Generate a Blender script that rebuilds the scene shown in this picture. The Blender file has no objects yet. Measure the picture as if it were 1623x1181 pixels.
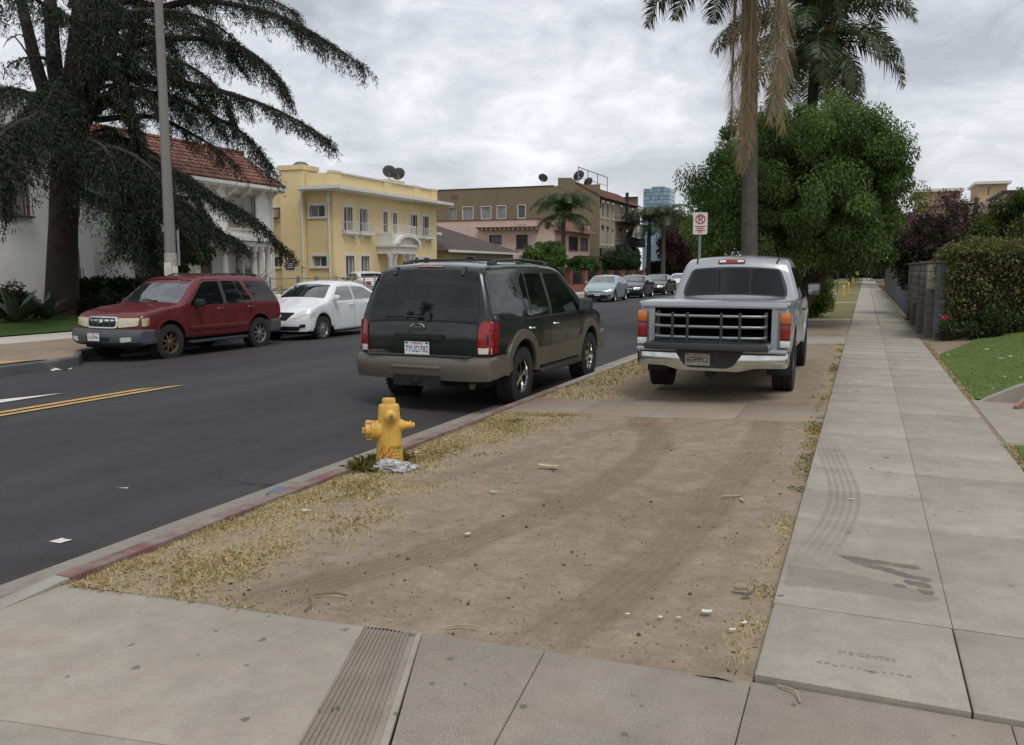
import bpy, bmesh, math, random
import numpy as np
from mathutils import Vector, Matrix
from mathutils.geometry import delaunay_2d_cdt

SC = bpy.context.scene
COL = SC.collection
PI = math.pi
RAD = math.radians
rnd = random.Random(11)
nrng = np.random.default_rng(5)

# ------------------------------------------------------------------ camera
FPX, CX, CY, VX, VY = 1350.0, 811.5, 590.5, 1372.0, 427.0
PHI = math.atan((CY - VY) / FPX)
TH = math.atan((VX - CX) * math.cos(PHI) / FPX)
EYE = Vector((0, 0, 1.86))
_fh = Vector((-math.sin(TH), math.cos(TH), 0))
CR = Vector((math.cos(TH), math.sin(TH), 0))
CF = math.cos(PHI) * _fh - math.sin(PHI) * Vector((0, 0, 1))
CU = math.sin(PHI) * _fh + math.cos(PHI) * Vector((0, 0, 1))
cam_d = bpy.data.cameras.new('camera')
cam_d.sensor_fit = 'HORIZONTAL'
cam_d.sensor_width = 36
cam_d.lens = FPX / 1623 * 36
cam_d.clip_start = 0.05
cam_d.clip_end = 5000
cam = bpy.data.objects.new('camera', cam_d)
COL.objects.link(cam)
cam.matrix_world = Matrix(((CR.x, CU.x, -CF.x, EYE.x), (CR.y, CU.y, -CF.y, EYE.y), (CR.z, CU.z, -CF.z, EYE.z), (0, 0, 0, 1)))
SC.camera = cam

# ------------------------------------------------------------------ light
SUN_EL, SUN_AZ = RAD(60), RAD(135)          # high, veiled sun
SKY_GAIN = 1.0
world = bpy.data.worlds.new('World')
SC.world = world
world.use_nodes = True
def build_world():
    nt = world.node_tree
    nt.nodes.clear()
    N, L = nt.nodes.new, nt.links.new
    out = N('ShaderNodeOutputWorld')
    sky = N('ShaderNodeTexSky'); sky.sky_type = 'NISHITA'; sky.sun_disc = False
    sky.sun_elevation = SUN_EL; sky.sun_rotation = SUN_AZ; sky.air_density = 1.0; sky.dust_density = 2.5
    bs = N('ShaderNodeBackground'); bs.inputs[1].default_value = 0.08
    L(sky.outputs[0], bs.inputs[0])
    tc = N('ShaderNodeTexCoord')
    sep = N('ShaderNodeSeparateXYZ'); L(tc.outputs['Generated'], sep.inputs[0])
    def mth(op, a, b=None, c=None):
        n = N('ShaderNodeMath'); n.operation = op
        for i, v in enumerate((a, b, c)):
            if v is None: continue
            if isinstance(v, (int, float)): n.inputs[i].default_value = v
            else: L(v, n.inputs[i])
        return n.outputs[0]
    zz = mth('MAXIMUM', sep.outputs[2], 0.0)
    den = mth('ADD', zz, 0.34)
    cmb = N('ShaderNodeCombineXYZ')
    L(mth('DIVIDE', sep.outputs[0], den), cmb.inputs[0])
    L(mth('DIVIDE', sep.outputs[1], den), cmb.inputs[1])
    def noise(scale, det, rough, dist, off):
        mp = N('ShaderNodeMapping'); mp.inputs['Location'].default_value = off
        L(cmb.outputs[0], mp.inputs[0])
        n = N('ShaderNodeTexNoise'); n.inputs['Scale'].default_value = scale; n.inputs['Detail'].default_value = det
        n.inputs['Roughness'].default_value = rough; n.inputs['Distortion'].default_value = dist
        L(mp.outputs[0], n.inputs['Vector'])
        return n.outputs[0]
    a = noise(1.9, 8, 0.55, 0.4, (3.1, 1.7, 0.4))
    b = noise(5.0, 7, 0.62, 0.5, (8.3, 4.1, 2.0))
    dens = mth('ADD', mth('MULTIPLY', a, 0.6), mth('MULTIPLY', b, 0.4))
    ramp = N('ShaderNodeValToRGB')
    e = ramp.color_ramp.elements
    e[0].position = 0.38; e[0].color = (0.83, 0.845, 0.865, 1)
    e[1].position = 0.60; e[1].color = (0.36, 0.378, 0.42, 1)
    m = e.new(0.48); m.color = (0.58, 0.602, 0.645, 1)
    L(dens, ramp.inputs[0])
    # brighter band near the horizon as overcast thins
    hz = mth('SUBTRACT', 1.0, mth('MINIMUM', mth('MULTIPLY', zz, 3.2), 1.0))
    mixh = N('ShaderNodeMixRGB'); L(mth('MULTIPLY', hz, 0.5), mixh.inputs[0])
    L(ramp.outputs[0], mixh.inputs[1]); mixh.inputs[2].default_value = (0.78, 0.8, 0.83, 1)
    bc = N('ShaderNodeBackground'); L(mixh.outputs[0], bc.inputs[0]); bc.inputs[1].default_value = SKY_GAIN
    ms = N('ShaderNodeMixShader'); ms.inputs[0].default_value = 0.93
    L(bs.outputs[0], ms.inputs[1]); L(bc.outputs[0], ms.inputs[2])
    L(ms.outputs[0], out.inputs[0])
build_world()
sun_d = bpy.data.lights.new('sun', 'SUN')
sun_d.energy = 1.5
sun_d.angle = RAD(26)
sun_d.color = (1.0, 0.965, 0.91)
sun = bpy.data.objects.new('sun', sun_d)
COL.objects.link(sun)
_sd = Vector((math.sin(SUN_AZ) * math.cos(SUN_EL), math.cos(SUN_AZ) * math.cos(SUN_EL), math.sin(SUN_EL)))
sun.rotation_euler = _sd.to_track_quat('Z', 'Y').to_euler()
SC.view_settings.view_transform = 'Standard'
SC.view_settings.look = 'None'
SC.view_settings.gamma = 1.0
SC.view_settings.exposure = 0.32
SC.view_settings.use_curve_mapping = False
SC.cycles.max_bounces = 6
SC.cycles.transparent_max_bounces = 12
SC.cycles.use_denoising = True

# ------------------------------------------------------------------ helpers
def pray(x, y):
    return CF + CR * ((x - CX) / FPX) + CU * ((CY - y) / FPX)
def atX(x, y, X):
    d = pray(x, y); return EYE + d * (X / d.x)
def atY(x, y, Y):
    d = pray(x, y); return EYE + d * (Y / d.y)
def onz(x, y, z):
    d = pray(x, y); return EYE + d * ((z - EYE.z) / d.z)

def tag(o, label=None, cat=None, group=None, kind=None):
    if label: o['label'] = label
    if cat: o['category'] = cat
    if group: o['group'] = group
    if kind: o['kind'] = kind
    return o
def empty(name, loc=(0, 0, 0), rz=0.0, parent=None):
    o = bpy.data.objects.new(name, None)
    COL.objects.link(o)
    o.location = loc; o.rotation_euler = (0, 0, rz)
    o.empty_display_size = 0.2
    if parent: o.parent = parent
    return o
def thing(name, label, cat, loc=(0, 0, 0), rz=0.0, group=None):
    return tag(empty(name, loc, rz), label, cat, group)
def copy_tree(o, parent=None):
    c = o.copy(); COL.objects.link(c); c.parent = parent
    for ch in list(o.children):
        copy_tree(ch, c)
    return c

class MB:
    def __init__(s):
        s.v = []; s.f = []; s.m = []
    def add(s, vs, fs, mi=0):
        b = len(s.v)
        s.v.extend([tuple(p) for p in vs])
        s.f.extend([tuple(i + b for i in f) for f in fs])
        s.m.extend([mi] * len(fs))
        return s
    def box(s, c, d, M=None, mi=0, bev=0.0):
        x, y, z = d[0] / 2, d[1] / 2, d[2] / 2
        if bev > 0:
            b = min(bev, x * .9, y * .9, z * .9)
            bm = bmesh.new()
            bmesh.ops.create_cube(bm, size=1)
            for v in bm.verts: v.co = Vector((v.co.x * 2 * x, v.co.y * 2 * y, v.co.z * 2 * z))
            bmesh.ops.bevel(bm, geom=bm.edges[:], offset=b, segments=2, affect='EDGES', profile=0.5)
            vs = [v.co.copy() for v in bm.verts]; bm.verts.index_update()
            fs = [[v.index for v in f.verts] for f in bm.faces]; bm.free()
        else:
            vs = [Vector(p) for p in ((-x, -y, -z), (x, -y, -z), (x, y, -z), (-x, y, -z), (-x, -y, z), (x, -y, z), (x, y, z), (-x, y, z))]
            fs = [(0, 3, 2, 1), (4, 5, 6, 7), (0, 1, 5, 4), (1, 2, 6, 5), (2, 3, 7, 6), (3, 0, 4, 7)]
        c = Vector(c)
        vs = [(M @ p if M else p) + c for p in vs]
        return s.add(vs, fs, mi)
    def span(s, a, b, mi=0, bev=0.0):
        a = Vector(a); b = Vector(b)
        return s.box((a + b) / 2, [abs(t) for t in (b - a)], None, mi, bev)
    def bar(s, a, b, w, h=None, mi=0, up=(0, 0, 1)):
        a = Vector(a); b = Vector(b); d = (b - a); L = d.length
        if L < 1e-6: return s
        d.normalize(); u = Vector(up)
        if abs(d.dot(u)) > .98: u = Vector((0, 1, 0))
        sx = d.cross(u).normalized(); sz = sx.cross(d)
        M = Matrix((sx, d, sz)).transposed()
        return s.box((a + b) / 2, (w, L, h or w), M, mi)
    def tube(s, path, r, n=8, mi=0, caps=True, closed=False):
        path = [Vector(p) for p in path]; m = len(path)
        rs = r if isinstance(r, (list, tuple)) else [r] * m
        vs = []; fs = []; ref = None
        for i, p in enumerate(path):
            if closed: d = path[(i + 1) % m] - path[i - 1]
            else: d = path[min(i + 1, m - 1)] - path[max(i - 1, 0)]
            d.normalize()
            if ref is None:
                ref = Vector((0, 0, 1)) if abs(d.z) < .9 else Vector((1, 0, 0))
            sx = d.cross(ref).normalized(); ref = sx.cross(d).normalized()
            for k in range(n):
                a = 2 * PI * k / n
                vs.append(p + (sx * math.cos(a) + ref * math.sin(a)) * rs[i])
        for i in range(m if closed else m - 1):
            j = (i + 1) % m
            for k in range(n):
                k2 = (k + 1) % n
                fs.append((i * n + k, j * n + k, j * n + k2, i * n + k2))
        if caps and not closed:
            fs.append(tuple(range(n))); fs.append(tuple((m - 1) * n + k for k in reversed(range(n))))
        return s.add(vs, fs, mi)
    def lathe(s, prof, n=24, M=None, mi=0, caps=True):
        # prof: (r, h) pairs, axis = local z
        vs = []; fs = []
        for (r, h) in prof:
            for k in range(n):
                a = 2 * PI * k / n
                p = Vector((r * math.cos(a), r * math.sin(a), h))
                vs.append(M @ p if M else p)
        for i in range(len(prof) - 1):
            for k in range(n):
                k2 = (k + 1) % n
                fs.append((i * n + k, i * n + k2, (i + 1) * n + k2, (i + 1) * n + k))
        if caps and prof[0][0] > 1e-5: fs.append(tuple(reversed(range(n))))
        if caps and prof[-1][0] > 1e-5: fs.append(tuple((len(prof) - 1) * n + k for k in range(n)))
        return s.add(vs, fs, mi)
    def prism(s, poly, z0, z1, M=None, mi=0):
        n = len(poly)
        vs = [Vector((p[0], p[1], z0)) for p in poly] + [Vector((p[0], p[1], z1)) for p in poly]
        if M: vs = [M @ p for p in vs]
        fs = [tuple(reversed(range(n))), tuple(range(n, 2 * n))]
        for i in range(n):
            j = (i + 1) % n
            fs.append((i, j, n + j, n + i))
        return s.add(vs, fs, mi)
    def build(s, name, mat=None, parent=None, smooth=None, loc=None):
        me = bpy.data.meshes.new(name)
        me.from_pydata(s.v, [], s.f)
        mats = mat if isinstance(mat, (list, tuple)) else [mat]
        for m in mats:
            if m: me.materials.append(m)
        if len(mats) > 1:
            me.polygons.foreach_set('material_index', s.m)
        if smooth:
            me.polygons.foreach_set('use_smooth', [True] * len(s.f))
            me.set_sharp_from_angle(angle=RAD(smooth))
        me.update()
        o = bpy.data.objects.new(name, me)
        COL.objects.link(o)
        if parent: o.parent = parent
        if loc is not None: o.location = loc
        return o

def link_mesh(name, me, parent=None, loc=None):
    o = bpy.data.objects.new(name, me); COL.objects.link(o)
    if parent: o.parent = parent
    if loc is not None: o.location = loc
    return o

def quads_mesh(name, V, mat, parent=None, colors=None, nper=4, smooth=False):
    """V: (n, nper, 3) array of separate polygons; colors (n,3) -> attribute 'tint' per face corner"""
    V = np.asarray(V, dtype=np.float32)
    n = V.shape[0]
    me = bpy.data.meshes.new(name)
    me.vertices.add(n * nper)
    me.vertices.foreach_set('co', V.reshape(-1))
    me.loops.add(n * nper)
    me.loops.foreach_set('vertex_index', np.arange(n * nper, dtype=np.int32))
    me.polygons.add(n)
    me.polygons.foreach_set('loop_start', np.arange(0, n * nper, nper, dtype=np.int32))
    try: me.polygons.foreach_set('loop_total', np.full(n, nper, dtype=np.int32))
    except Exception: pass
    if colors is not None:
        at = me.attributes.new('tint', 'FLOAT_COLOR', 'POINT')
        c = np.ones((n, nper, 4), dtype=np.float32)
        c[:, :, :3] = np.asarray(colors, dtype=np.float32)[:, None, :]
        at.data.foreach_set('color', c.reshape(-1))
    me.materials.append(mat)
    me.update(); me.validate()
    o = bpy.data.objects.new(name, me); COL.objects.link(o)
    if parent: o.parent = parent
    return o

def text_geo(body, size, depth=0.002, res=3):
    cu = bpy.data.curves.new('t', 'FONT')
    cu.body = body; cu.size = size; cu.extrude = depth / 2; cu.align_x = 'CENTER'; cu.align_y = 'CENTER'; cu.resolution_u = res
    o = bpy.data.objects.new('t', cu); COL.objects.link(o)
    dg = bpy.context.evaluated_depsgraph_get()
    me = bpy.data.meshes.new_from_object(o.evaluated_get(dg))
    vs = [v.co.copy() for v in me.vertices]; fs = [tuple(p.vertices) for p in me.polygons]
    bpy.data.objects.remove(o); bpy.data.curves.remove(cu); bpy.data.meshes.remove(me)
    return vs, fs
def text_obj(name, body, size, mat, parent, M, depth=0.003, sx=1.0, bold=0.0):
    vs, fs = text_geo(body, size, depth)
    mb = MB(); mb.add([M @ Vector((v.x * sx, v.y, v.z)) for v in vs], fs)
    return mb.build(name, mat, parent)

# ------------------------------------------------------------------ materials
def nodes_of(name):
    m = bpy.data.materials.new(name); m.use_nodes = True
    nt = m.node_tree
    return m, nt, nt.nodes['Principled BSDF'], nt.nodes.new, nt.links.new
def mat(name, col, rough=.6, var=.12, scale=3.0, bump=0.0, bscale=40.0, metal=0.0, coat=0.0, spec=.5, ior=None,
        stain=None, stain_scale=1.2, stain_lo=.5, stain_hi=.7, rvar=0.0, emit=0.0):
    m, nt, P, N, L = nodes_of(name)
    P.inputs['Roughness'].default_value = rough
    P.inputs['Metallic'].default_value = metal
    P.inputs['Coat Weight'].default_value = coat
    P.inputs['Coat Roughness'].default_value = .06
    P.inputs['Specular IOR Level'].default_value = spec
    if ior: P.inputs['IOR'].default_value = ior
    tc = N('ShaderNodeTexCoord')
    base = None
    if var > 0:
        n = N('ShaderNodeTexNoise'); n.inputs['Scale'].default_value = scale; n.inputs['Detail'].default_value = 6; n.inputs['Roughness'].default_value = .65
        L(tc.outputs['Object'], n.inputs['Vector'])
        mr = N('ShaderNodeMapRange'); mr.inputs[1].default_value = .3; mr.inputs[2].default_value = .7
        mr.inputs[3].default_value = 1 - var; mr.inputs[4].default_value = 1 + var
        L(n.outputs[0], mr.inputs[0])
        mx = N('ShaderNodeMixRGB'); mx.blend_type = 'MULTIPLY'; mx.inputs[0].default_value = 1
        mx.inputs[1].default_value = (*col, 1); L(mr.outputs[0], mx.inputs[2])
        base = mx.outputs[0]
    if stain:
        n2 = N('ShaderNodeTexNoise'); n2.inputs['Scale'].default_value = stain_scale; n2.inputs['Detail'].default_value = 8; n2.inputs['Roughness'].default_value = .7
        L(tc.outputs['Object'], n2.inputs['Vector'])
        mr2 = N('ShaderNodeMapRange'); mr2.inputs[1].default_value = stain_lo; mr2.inputs[2].default_value = stain_hi
        L(n2.outputs[0], mr2.inputs[0])
        mx2 = N('ShaderNodeMixRGB'); L(mr2.outputs[0], mx2.inputs[0])
        if base: L(base, mx2.inputs[1])
        else: mx2.inputs[1].default_value = (*col, 1)
        mx2.inputs[2].default_value = (*stain, 1)
        base = mx2.outputs[0]
    if base: L(base, P.inputs['Base Color'])
    else: P.inputs['Base Color'].default_value = (*col, 1)
    if rvar > 0:
        n3 = N('ShaderNodeTexNoise'); n3.inputs['Scale'].default_value = scale * 2.3; n3.inputs['Detail'].default_value = 5
        L(tc.outputs['Object'], n3.inputs['Vector'])
        mr3 = N('ShaderNodeMapRange'); mr3.inputs[1].default_value = .3; mr3.inputs[2].default_value = .7
        mr3.inputs[3].default_value = max(0, rough - rvar); mr3.inputs[4].default_value = rough + rvar
        L(n3.outputs[0], mr3.inputs[0]); L(mr3.outputs[0], P.inputs['Roughness'])
    if bump > 0:
        nb = N('ShaderNodeTexNoise'); nb.inputs['Scale'].default_value = bscale; nb.inputs['Detail'].default_value = 4
        L(tc.outputs['Object'], nb.inputs['Vector'])
        b = N('ShaderNodeBump'); b.inputs['Strength'].default_value = bump; b.inputs['Distance'].default_value = .02
        L(nb.outputs[0], b.inputs['Height']); L(b.outputs[0], P.inputs['Normal'])
    if emit > 0:
        P.inputs['Emission Color'].default_value = (*col, 1); P.inputs['Emission Strength'].default_value = emit
    return m
def leaf_mat(name, trans=.3, rough=.55, spec=.3, gain=1.0):
    m, nt, P, N, L = nodes_of(name)
    a = N('ShaderNodeAttribute'); a.attribute_name = 'tint'
    P.inputs['Roughness'].default_value = rough
    P.inputs['Specular IOR Level'].default_value = spec
    L(a.outputs['Color'], P.inputs['Base Color'])
    t = N('ShaderNodeBsdfTranslucent')
    mx0 = N('ShaderNodeMixRGB'); mx0.blend_type = 'MULTIPLY'; mx0.inputs[0].default_value = 1; mx0.inputs[2].default_value = (1.15, 1.25, .6, 1)
    L(a.outputs['Color'], mx0.inputs[1]); L(mx0.outputs[0], t.inputs[0])
    mx = N('ShaderNodeMixShader'); mx.inputs[0].default_value = trans
    L(P.outputs[0], mx.inputs[1]); L(t.outputs[0], mx.inputs[2])
    L(mx.outputs[0], nt.nodes['Material Output'].inputs[0])
    return m

MT = {}
MT['black'] = mat('black_rubber', (.012, .012, .013), .75, .2, 8)
MT['tyre'] = mat('tyre_rubber', (.017, .017, .018), .8, .25, 9, bump=.15, bscale=60, stain=(.05, .045, .038), stain_scale=3, stain_lo=.55, stain_hi=.8)
MT['trim'] = mat('dark_plastic', (.028, .029, .031), .55, .15, 6)
MT['under'] = mat('underbody', (.01, .01, .01), .9, .2, 4)
MT['chrome'] = mat('chrome', (.62, .62, .6), .16, .1, 7, metal=1.0, rvar=.06)
MT['alloy'] = mat('alloy', (.48, .48, .47), .32, .15, 8, metal=.9)
MT['bronze'] = mat('bronze_alloy', (.2, .14, .085), .38, .2, 12, metal=.7)
MT['glass'] = mat('tinted_glass', (.006, .007, .008), .03, 0, 1, spec=.5, ior=1.48)
MT['screen'] = mat('windscreen_glass', (.015, .02, .02), .03, 0, 1, spec=.6, ior=2.6)
MT['redlens'] = mat('red_lens', (.24, .008, .011), .15, .15, 20, coat=.5)
MT['amber'] = mat('amber_lens', (.55, .15, .02), .18, .12, 20, coat=.5)
MT['clear'] = mat('clear_lens', (.62, .62, .6), .12, .12, 25, coat=.6)
MT['haze_lens'] = mat('hazed_lens', (.5, .47, .33), .25, .2, 14, coat=.4)
MT['plate'] = mat('plate_white', (.72, .72, .7), .4, .06, 20)
MT['plate_blue'] = mat('plate_blue', (.03, .05, .16), .5, 0)
MT['plate_red'] = mat('plate_red', (.5, .06, .06), .5, 0)
MT['white_paint'] = mat('white_car_paint', (.72, .73, .74), .25, .03, 3, coat=.6)
# ================================================================== ground
def gz(x):
    t = min(max((x + 4.03) / 3.68, 0), 1)
    return .15 + .13 * t
def road_z(x):
    t = (x + 9.7) / 5.2
    return .11 * max(0, 1 - t * t)
def sstep(a, b, x):
    t = np.clip((x - a) / (b - a), 0, 1); return t * t * (3 - 2 * t)
_G = {}
def vnoise(x, y, seed=0):
    """smooth value noise on numpy arrays"""
    if seed not in _G: _G[seed] = np.random.default_rng(100 + seed).random((256, 256))
    T = _G[seed]
    xi = np.floor(x).astype(int); yi = np.floor(y).astype(int)
    fx = x - xi; fy = y - yi
    fx = fx * fx * (3 - 2 * fx); fy = fy * fy * (3 - 2 * fy)
    a = T[xi & 255, yi & 255]; b = T[(xi + 1) & 255, yi & 255]; c = T[xi & 255, (yi + 1) & 255]; d = T[(xi + 1) & 255, (yi + 1) & 255]
    return (a * (1 - fx) + b * fx) * (1 - fy) + (c * (1 - fx) + d * fx) * fy
def fbm(x, y, seed=0, oct=4):
    s = 0; a = .5
    for i in range(oct):
        s = s + a * vnoise(x * 2 ** i, y * 2 ** i, seed + i); a *= .5
    return s
def field(name, xs, ys, zf, material, kind='structure', attrs=None, parent=None, smooth=True):
    X, Y = np.meshgrid(np.asarray(xs, float), np.asarray(ys, float), indexing='ij')
    Z = zf(X, Y)
    nx, ny = X.shape
    me = bpy.data.meshes.new(name)
    V = np.stack([X, Y, Z], -1).reshape(-1, 3).astype(np.float32)
    i = np.arange(nx - 1)[:, None] * ny + np.arange(ny - 1)[None, :]
    F = np.stack([i, i + ny, i + ny + 1, i + 1], -1).reshape(-1, 4).astype(np.int32)
    me.vertices.add(len(V)); me.vertices.foreach_set('co', V.reshape(-1))
    me.loops.add(F.size); me.loops.foreach_set('vertex_index', F.reshape(-1))
    me.polygons.add(len(F)); me.polygons.foreach_set('loop_start', np.arange(0, F.size, 4, dtype=np.int32))
    me.polygons.foreach_set('use_smooth', np.full(len(F), smooth))
    for k, fn in (attrs or {}).items():
        a = me.attributes.new(k, 'FLOAT', 'POINT'); a.data.foreach_set('value', fn(X, Y).reshape(-1).astype(np.float32))
    me.materials.append(material); me.update(); me.validate()
    o = bpy.data.objects.new(name, me); COL.objects.link(o)
    if parent: o.parent = parent
    elif kind: o['kind'] = kind
    return o

# ---- ground materials
def noise_node(N, L, tc, scale, det=6, rough=.6, vec=None, stretch=None):
    n = N('ShaderNodeTexNoise'); n.inputs['Scale'].default_value = scale; n.inputs['Detail'].default_value = det; n.inputs['Roughness'].default_value = rough
    src = tc.outputs['Object']
    if stretch:
        mp = N('ShaderNodeMapping'); mp.inputs['Scale'].default_value = stretch; L(src, mp.inputs[0]); src = mp.outputs[0]
    L(src, n.inputs['Vector']); return n.outputs[0]
def rng_node(N, L, v, a, b, c=0.0, d=1.0):
    m = N('ShaderNodeMapRange'); m.inputs[1].default_value = a; m.inputs[2].default_value = b; m.inputs[3].default_value = c; m.inputs[4].default_value = d
    L(v, m.inputs[0]); return m.outputs[0]
def mix_node(N, L, f, a, b, mode='MIX'):
    m = N('ShaderNodeMixRGB'); m.blend_type = mode
    for i, v in ((0, f), (1, a), (2, b)):
        if isinstance(v, (int, float)): m.inputs[i].default_value = v
        elif isinstance(v, tuple): m.inputs[i].default_value = (*v, 1)
        else: L(v, m.inputs[i])
    return m.outputs[0]
def bump_node(N, L, P, h, strength, dist, prev=None):
    b = N('ShaderNodeBump'); b.inputs['Strength'].default_value = strength; b.inputs['Distance'].default_value = dist
    L(h, b.inputs['Height'])
    if prev: L(prev, b.inputs['Normal'])
    L(b.outputs[0], P.inputs['Normal']); return b.outputs[0]

def concrete_mat(name, c1, c2, dust=(.3, .24, .17), dust_amt=0.0, spots=True, agg=.5):
    m, nt, P, N, L = nodes_of(name)
    class tc: outputs = {'Object': N('ShaderNodeNewGeometry').outputs['Position']}   # world-anchored, so slabs differ
    big = noise_node(N, L, tc, .9, 7, .65); mid = noise_node(N, L, tc, 5, 8, .7); fine = noise_node(N, L, tc, 160, 2, .5)
    base = mix_node(N, L, rng_node(N, L, big, .35, .65), c1, c2)
    base = mix_node(N, L, 1.0, base, rng_node(N, L, mid, .25, .75, .8, 1.16), 'MULTIPLY')
    base = mix_node(N, L, 1.0, base, rng_node(N, L, fine, .3, .7, 1 - .22 * agg, 1 + .22 * agg), 'MULTIPLY')
    oi = N('ShaderNodeObjectInfo')
    base = mix_node(N, L, 1.0, base, rng_node(N, L, oi.outputs['Random'], 0, 1, .93, 1.05), 'MULTIPLY')
    if dust_amt > 0:
        dn = noise_node(N, L, tc, 1.7, 8, .7)
        base = mix_node(N, L, rng_node(N, L, dn, .4, .62, 0, dust_amt), base, dust)
    if spots:
        dist = noise_node(N, L, tc, 30, 3, .5)
        va = N('ShaderNodeVectorMath'); va.operation = 'MULTIPLY_ADD'
        cmb = N('ShaderNodeCombineXYZ'); L(dist, cmb.inputs[0]); L(dist, cmb.inputs[1])
        L(cmb.outputs[0], va.inputs[0]); va.inputs[1].default_value = (.035, .035, 0); L(tc.outputs['Object'], va.inputs[2])
        fl = N('ShaderNodeMapping'); fl.inputs['Scale'].default_value = (1, 1, 0); L(va.outputs[0], fl.inputs[0])
        for sc_, lim in ((3.4, .075), (7.5, .075)):
            vo = N('ShaderNodeTexVoronoi'); vo.inputs['Scale'].default_value = sc_; L(fl.outputs[0], vo.inputs['Vector'])
            cs = N('ShaderNodeSeparateColor'); L(vo.outputs['Color'], cs.inputs[0])
            rad = rng_node(N, L, cs.outputs[0], .1, 1, -.03, lim * 2.1)   # many cells have none
            ls = N('ShaderNodeMath'); ls.operation = 'SUBTRACT'; L(rad, ls.inputs[0]); L(vo.outputs['Distance'], ls.inputs[1])
            k = rng_node(N, L, ls.outputs[0], 0, .03, 0, .75)
            base = mix_node(N, L, k, base, (.105, .098, .09))
    L(base, P.inputs['Base Color'])
    P.inputs['Roughness'].default_value = .88; P.inputs['Specular IOR Level'].default_value = .3
    b1 = bump_node(N, L, P, fine, .25, .006)
    bump_node(N, L, P, mid, .15, .012, b1)
    return m
MT['walk'] = concrete_mat('sidewalk_concrete', (.28, .252, .213), (.34, .309, .263))
MT['ramp'] = concrete_mat('ramp_concrete', (.288, .26, .22), (.34, .31, .264), dust_amt=.15)
MT['old_walk'] = concrete_mat('old_concrete', (.235, .208, .174), (.285, .256, .216), dust_amt=.3, agg=1.3)
MT['dusty_walk'] = concrete_mat('dusty_concrete', (.27, .235, .185), (.25, .21, .16), dust=(.225, .175, .125), dust_amt=.9, spots=False)
MT['gutter'] = concrete_mat('gutter_concrete', (.19, .175, .152), (.26, .24, .21), agg=1.0, dust_amt=.2)
MT['farwalk'] = concrete_mat('far_sidewalk_concrete', (.4, .375, .33), (.45, .42, .38), spots=False)

def asphalt_mat():
    m, nt, P, N, L = nodes_of('asphalt'); tc = N('ShaderNodeTexCoord')
    big = noise_node(N, L, tc, .35, 6, .6, stretch=(1, .35, 1)); mid = noise_node(N, L, tc, 2.5, 8, .7); fine = noise_node(N, L, tc, 120, 2, .6)
    strk = noise_node(N, L, tc, 1.0, 5, .6, stretch=(2.2, .12, 1))
    base = mix_node(N, L, rng_node(N, L, big, .35, .65), (.034, .0315, .0325), (.05, .047, .048))
    base = mix_node(N, L, rng_node(N, L, mid, .52, .72, 0, .75), base, (.028, .025, .025))
    base = mix_node(N, L, 1.0, base, rng_node(N, L, strk, .3, .7, .82, 1.18), 'MULTIPLY')
    base = mix_node(N, L, 1.0, base, rng_node(N, L, fine, .3, .7, .7, 1.3), 'MULTIPLY')
    vo = N('ShaderNodeTexVoronoi'); vo.feature = 'DISTANCE_TO_EDGE'; vo.inputs['Scale'].default_value = .28
    wv = N('ShaderNodeVectorMath'); wv.operation = 'MULTIPLY_ADD'; wn = N('ShaderNodeTexNoise'); wn.inputs['Scale'].default_value = 1.6; wn.inputs['Detail'].default_value = 5; L(tc.outputs['Object'], wn.inputs['Vector'])
    L(wn.outputs['Color'], wv.inputs[0]); wv.inputs[1].default_value = (.9, .9, 0); L(tc.outputs['Object'], wv.inputs[2]); L(wv.outputs[0], vo.inputs['Vector'])
    ck = N('ShaderNodeMath'); ck.operation = 'MULTIPLY'; L(rng_node(N, L, vo.outputs['Distance'], .0015, .005, .8, 0), ck.inputs[0]); L(rng_node(N, L, big, .45, .58), ck.inputs[1])
    base = mix_node(N, L, ck.outputs[0], base, (.012, .011, .011))
    oil = noise_node(N, L, tc, .9, 4, .5); base = mix_node(N, L, rng_node(N, L, oil, .6, .7, 0, .45), base, (.02, .018, .018))
    L(base, P.inputs['Base Color']); P.inputs['Roughness'].default_value = .82; P.inputs['Specular IOR Level'].default_value = .35
    bump_node(N, L, P, fine, .5, .008)
    return m
MT['asphalt'] = asphalt_mat()
def dirt_mat():
    m, nt, P, N, L = nodes_of('bare_soil'); tc = N('ShaderNodeTexCoord')
    big = noise_node(N, L, tc, .8, 7, .65); mid = noise_node(N, L, tc, 6, 8, .72); fine = noise_node(N, L, tc, 90, 3, .6)
    strk = noise_node(N, L, tc, 9, 6, .7, stretch=(.6, 1.0, 1))
    base = mix_node(N, L, rng_node(N, L, big, .35, .65), (.24, .189, .138), (.292, .236, .174))
    base = mix_node(N, L, 1.0, base, rng_node(N, L, mid, .25, .75, .68, 1.24), 'MULTIPLY')
    base = mix_node(N, L, rng_node(N, L, strk, .57, .72, 0, .6), base, (.14, .105, .07))
    base = mix_node(N, L, 1.0, base, rng_node(N, L, fine, .3, .7, .8, 1.18), 'MULTIPLY')
    at = N('ShaderNodeAttribute'); at.attribute_name = 'rut'
    base = mix_node(N, L, at.outputs['Fac'], base, (.15, .115, .08))
    ag = N('ShaderNodeAttribute'); ag.attribute_name = 'straw'
    sn = noise_node(N, L, tc, 22, 4, .7)
    base = mix_node(N, L, ag.outputs['Fac'], base, mix_node(N, L, rng_node(N, L, sn, .35, .65), (.27, .21, .135), (.44, .35, .22)))
    L(base, P.inputs['Base Color']); P.inputs['Roughness'].default_value = .95; P.inputs['Specular IOR Level'].default_value = .15
    b = bump_node(N, L, P, fine, .5, .012); bump_node(N, L, P, mid, .6, .03, b)
    return m
MT['dirt'] = dirt_mat()
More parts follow.
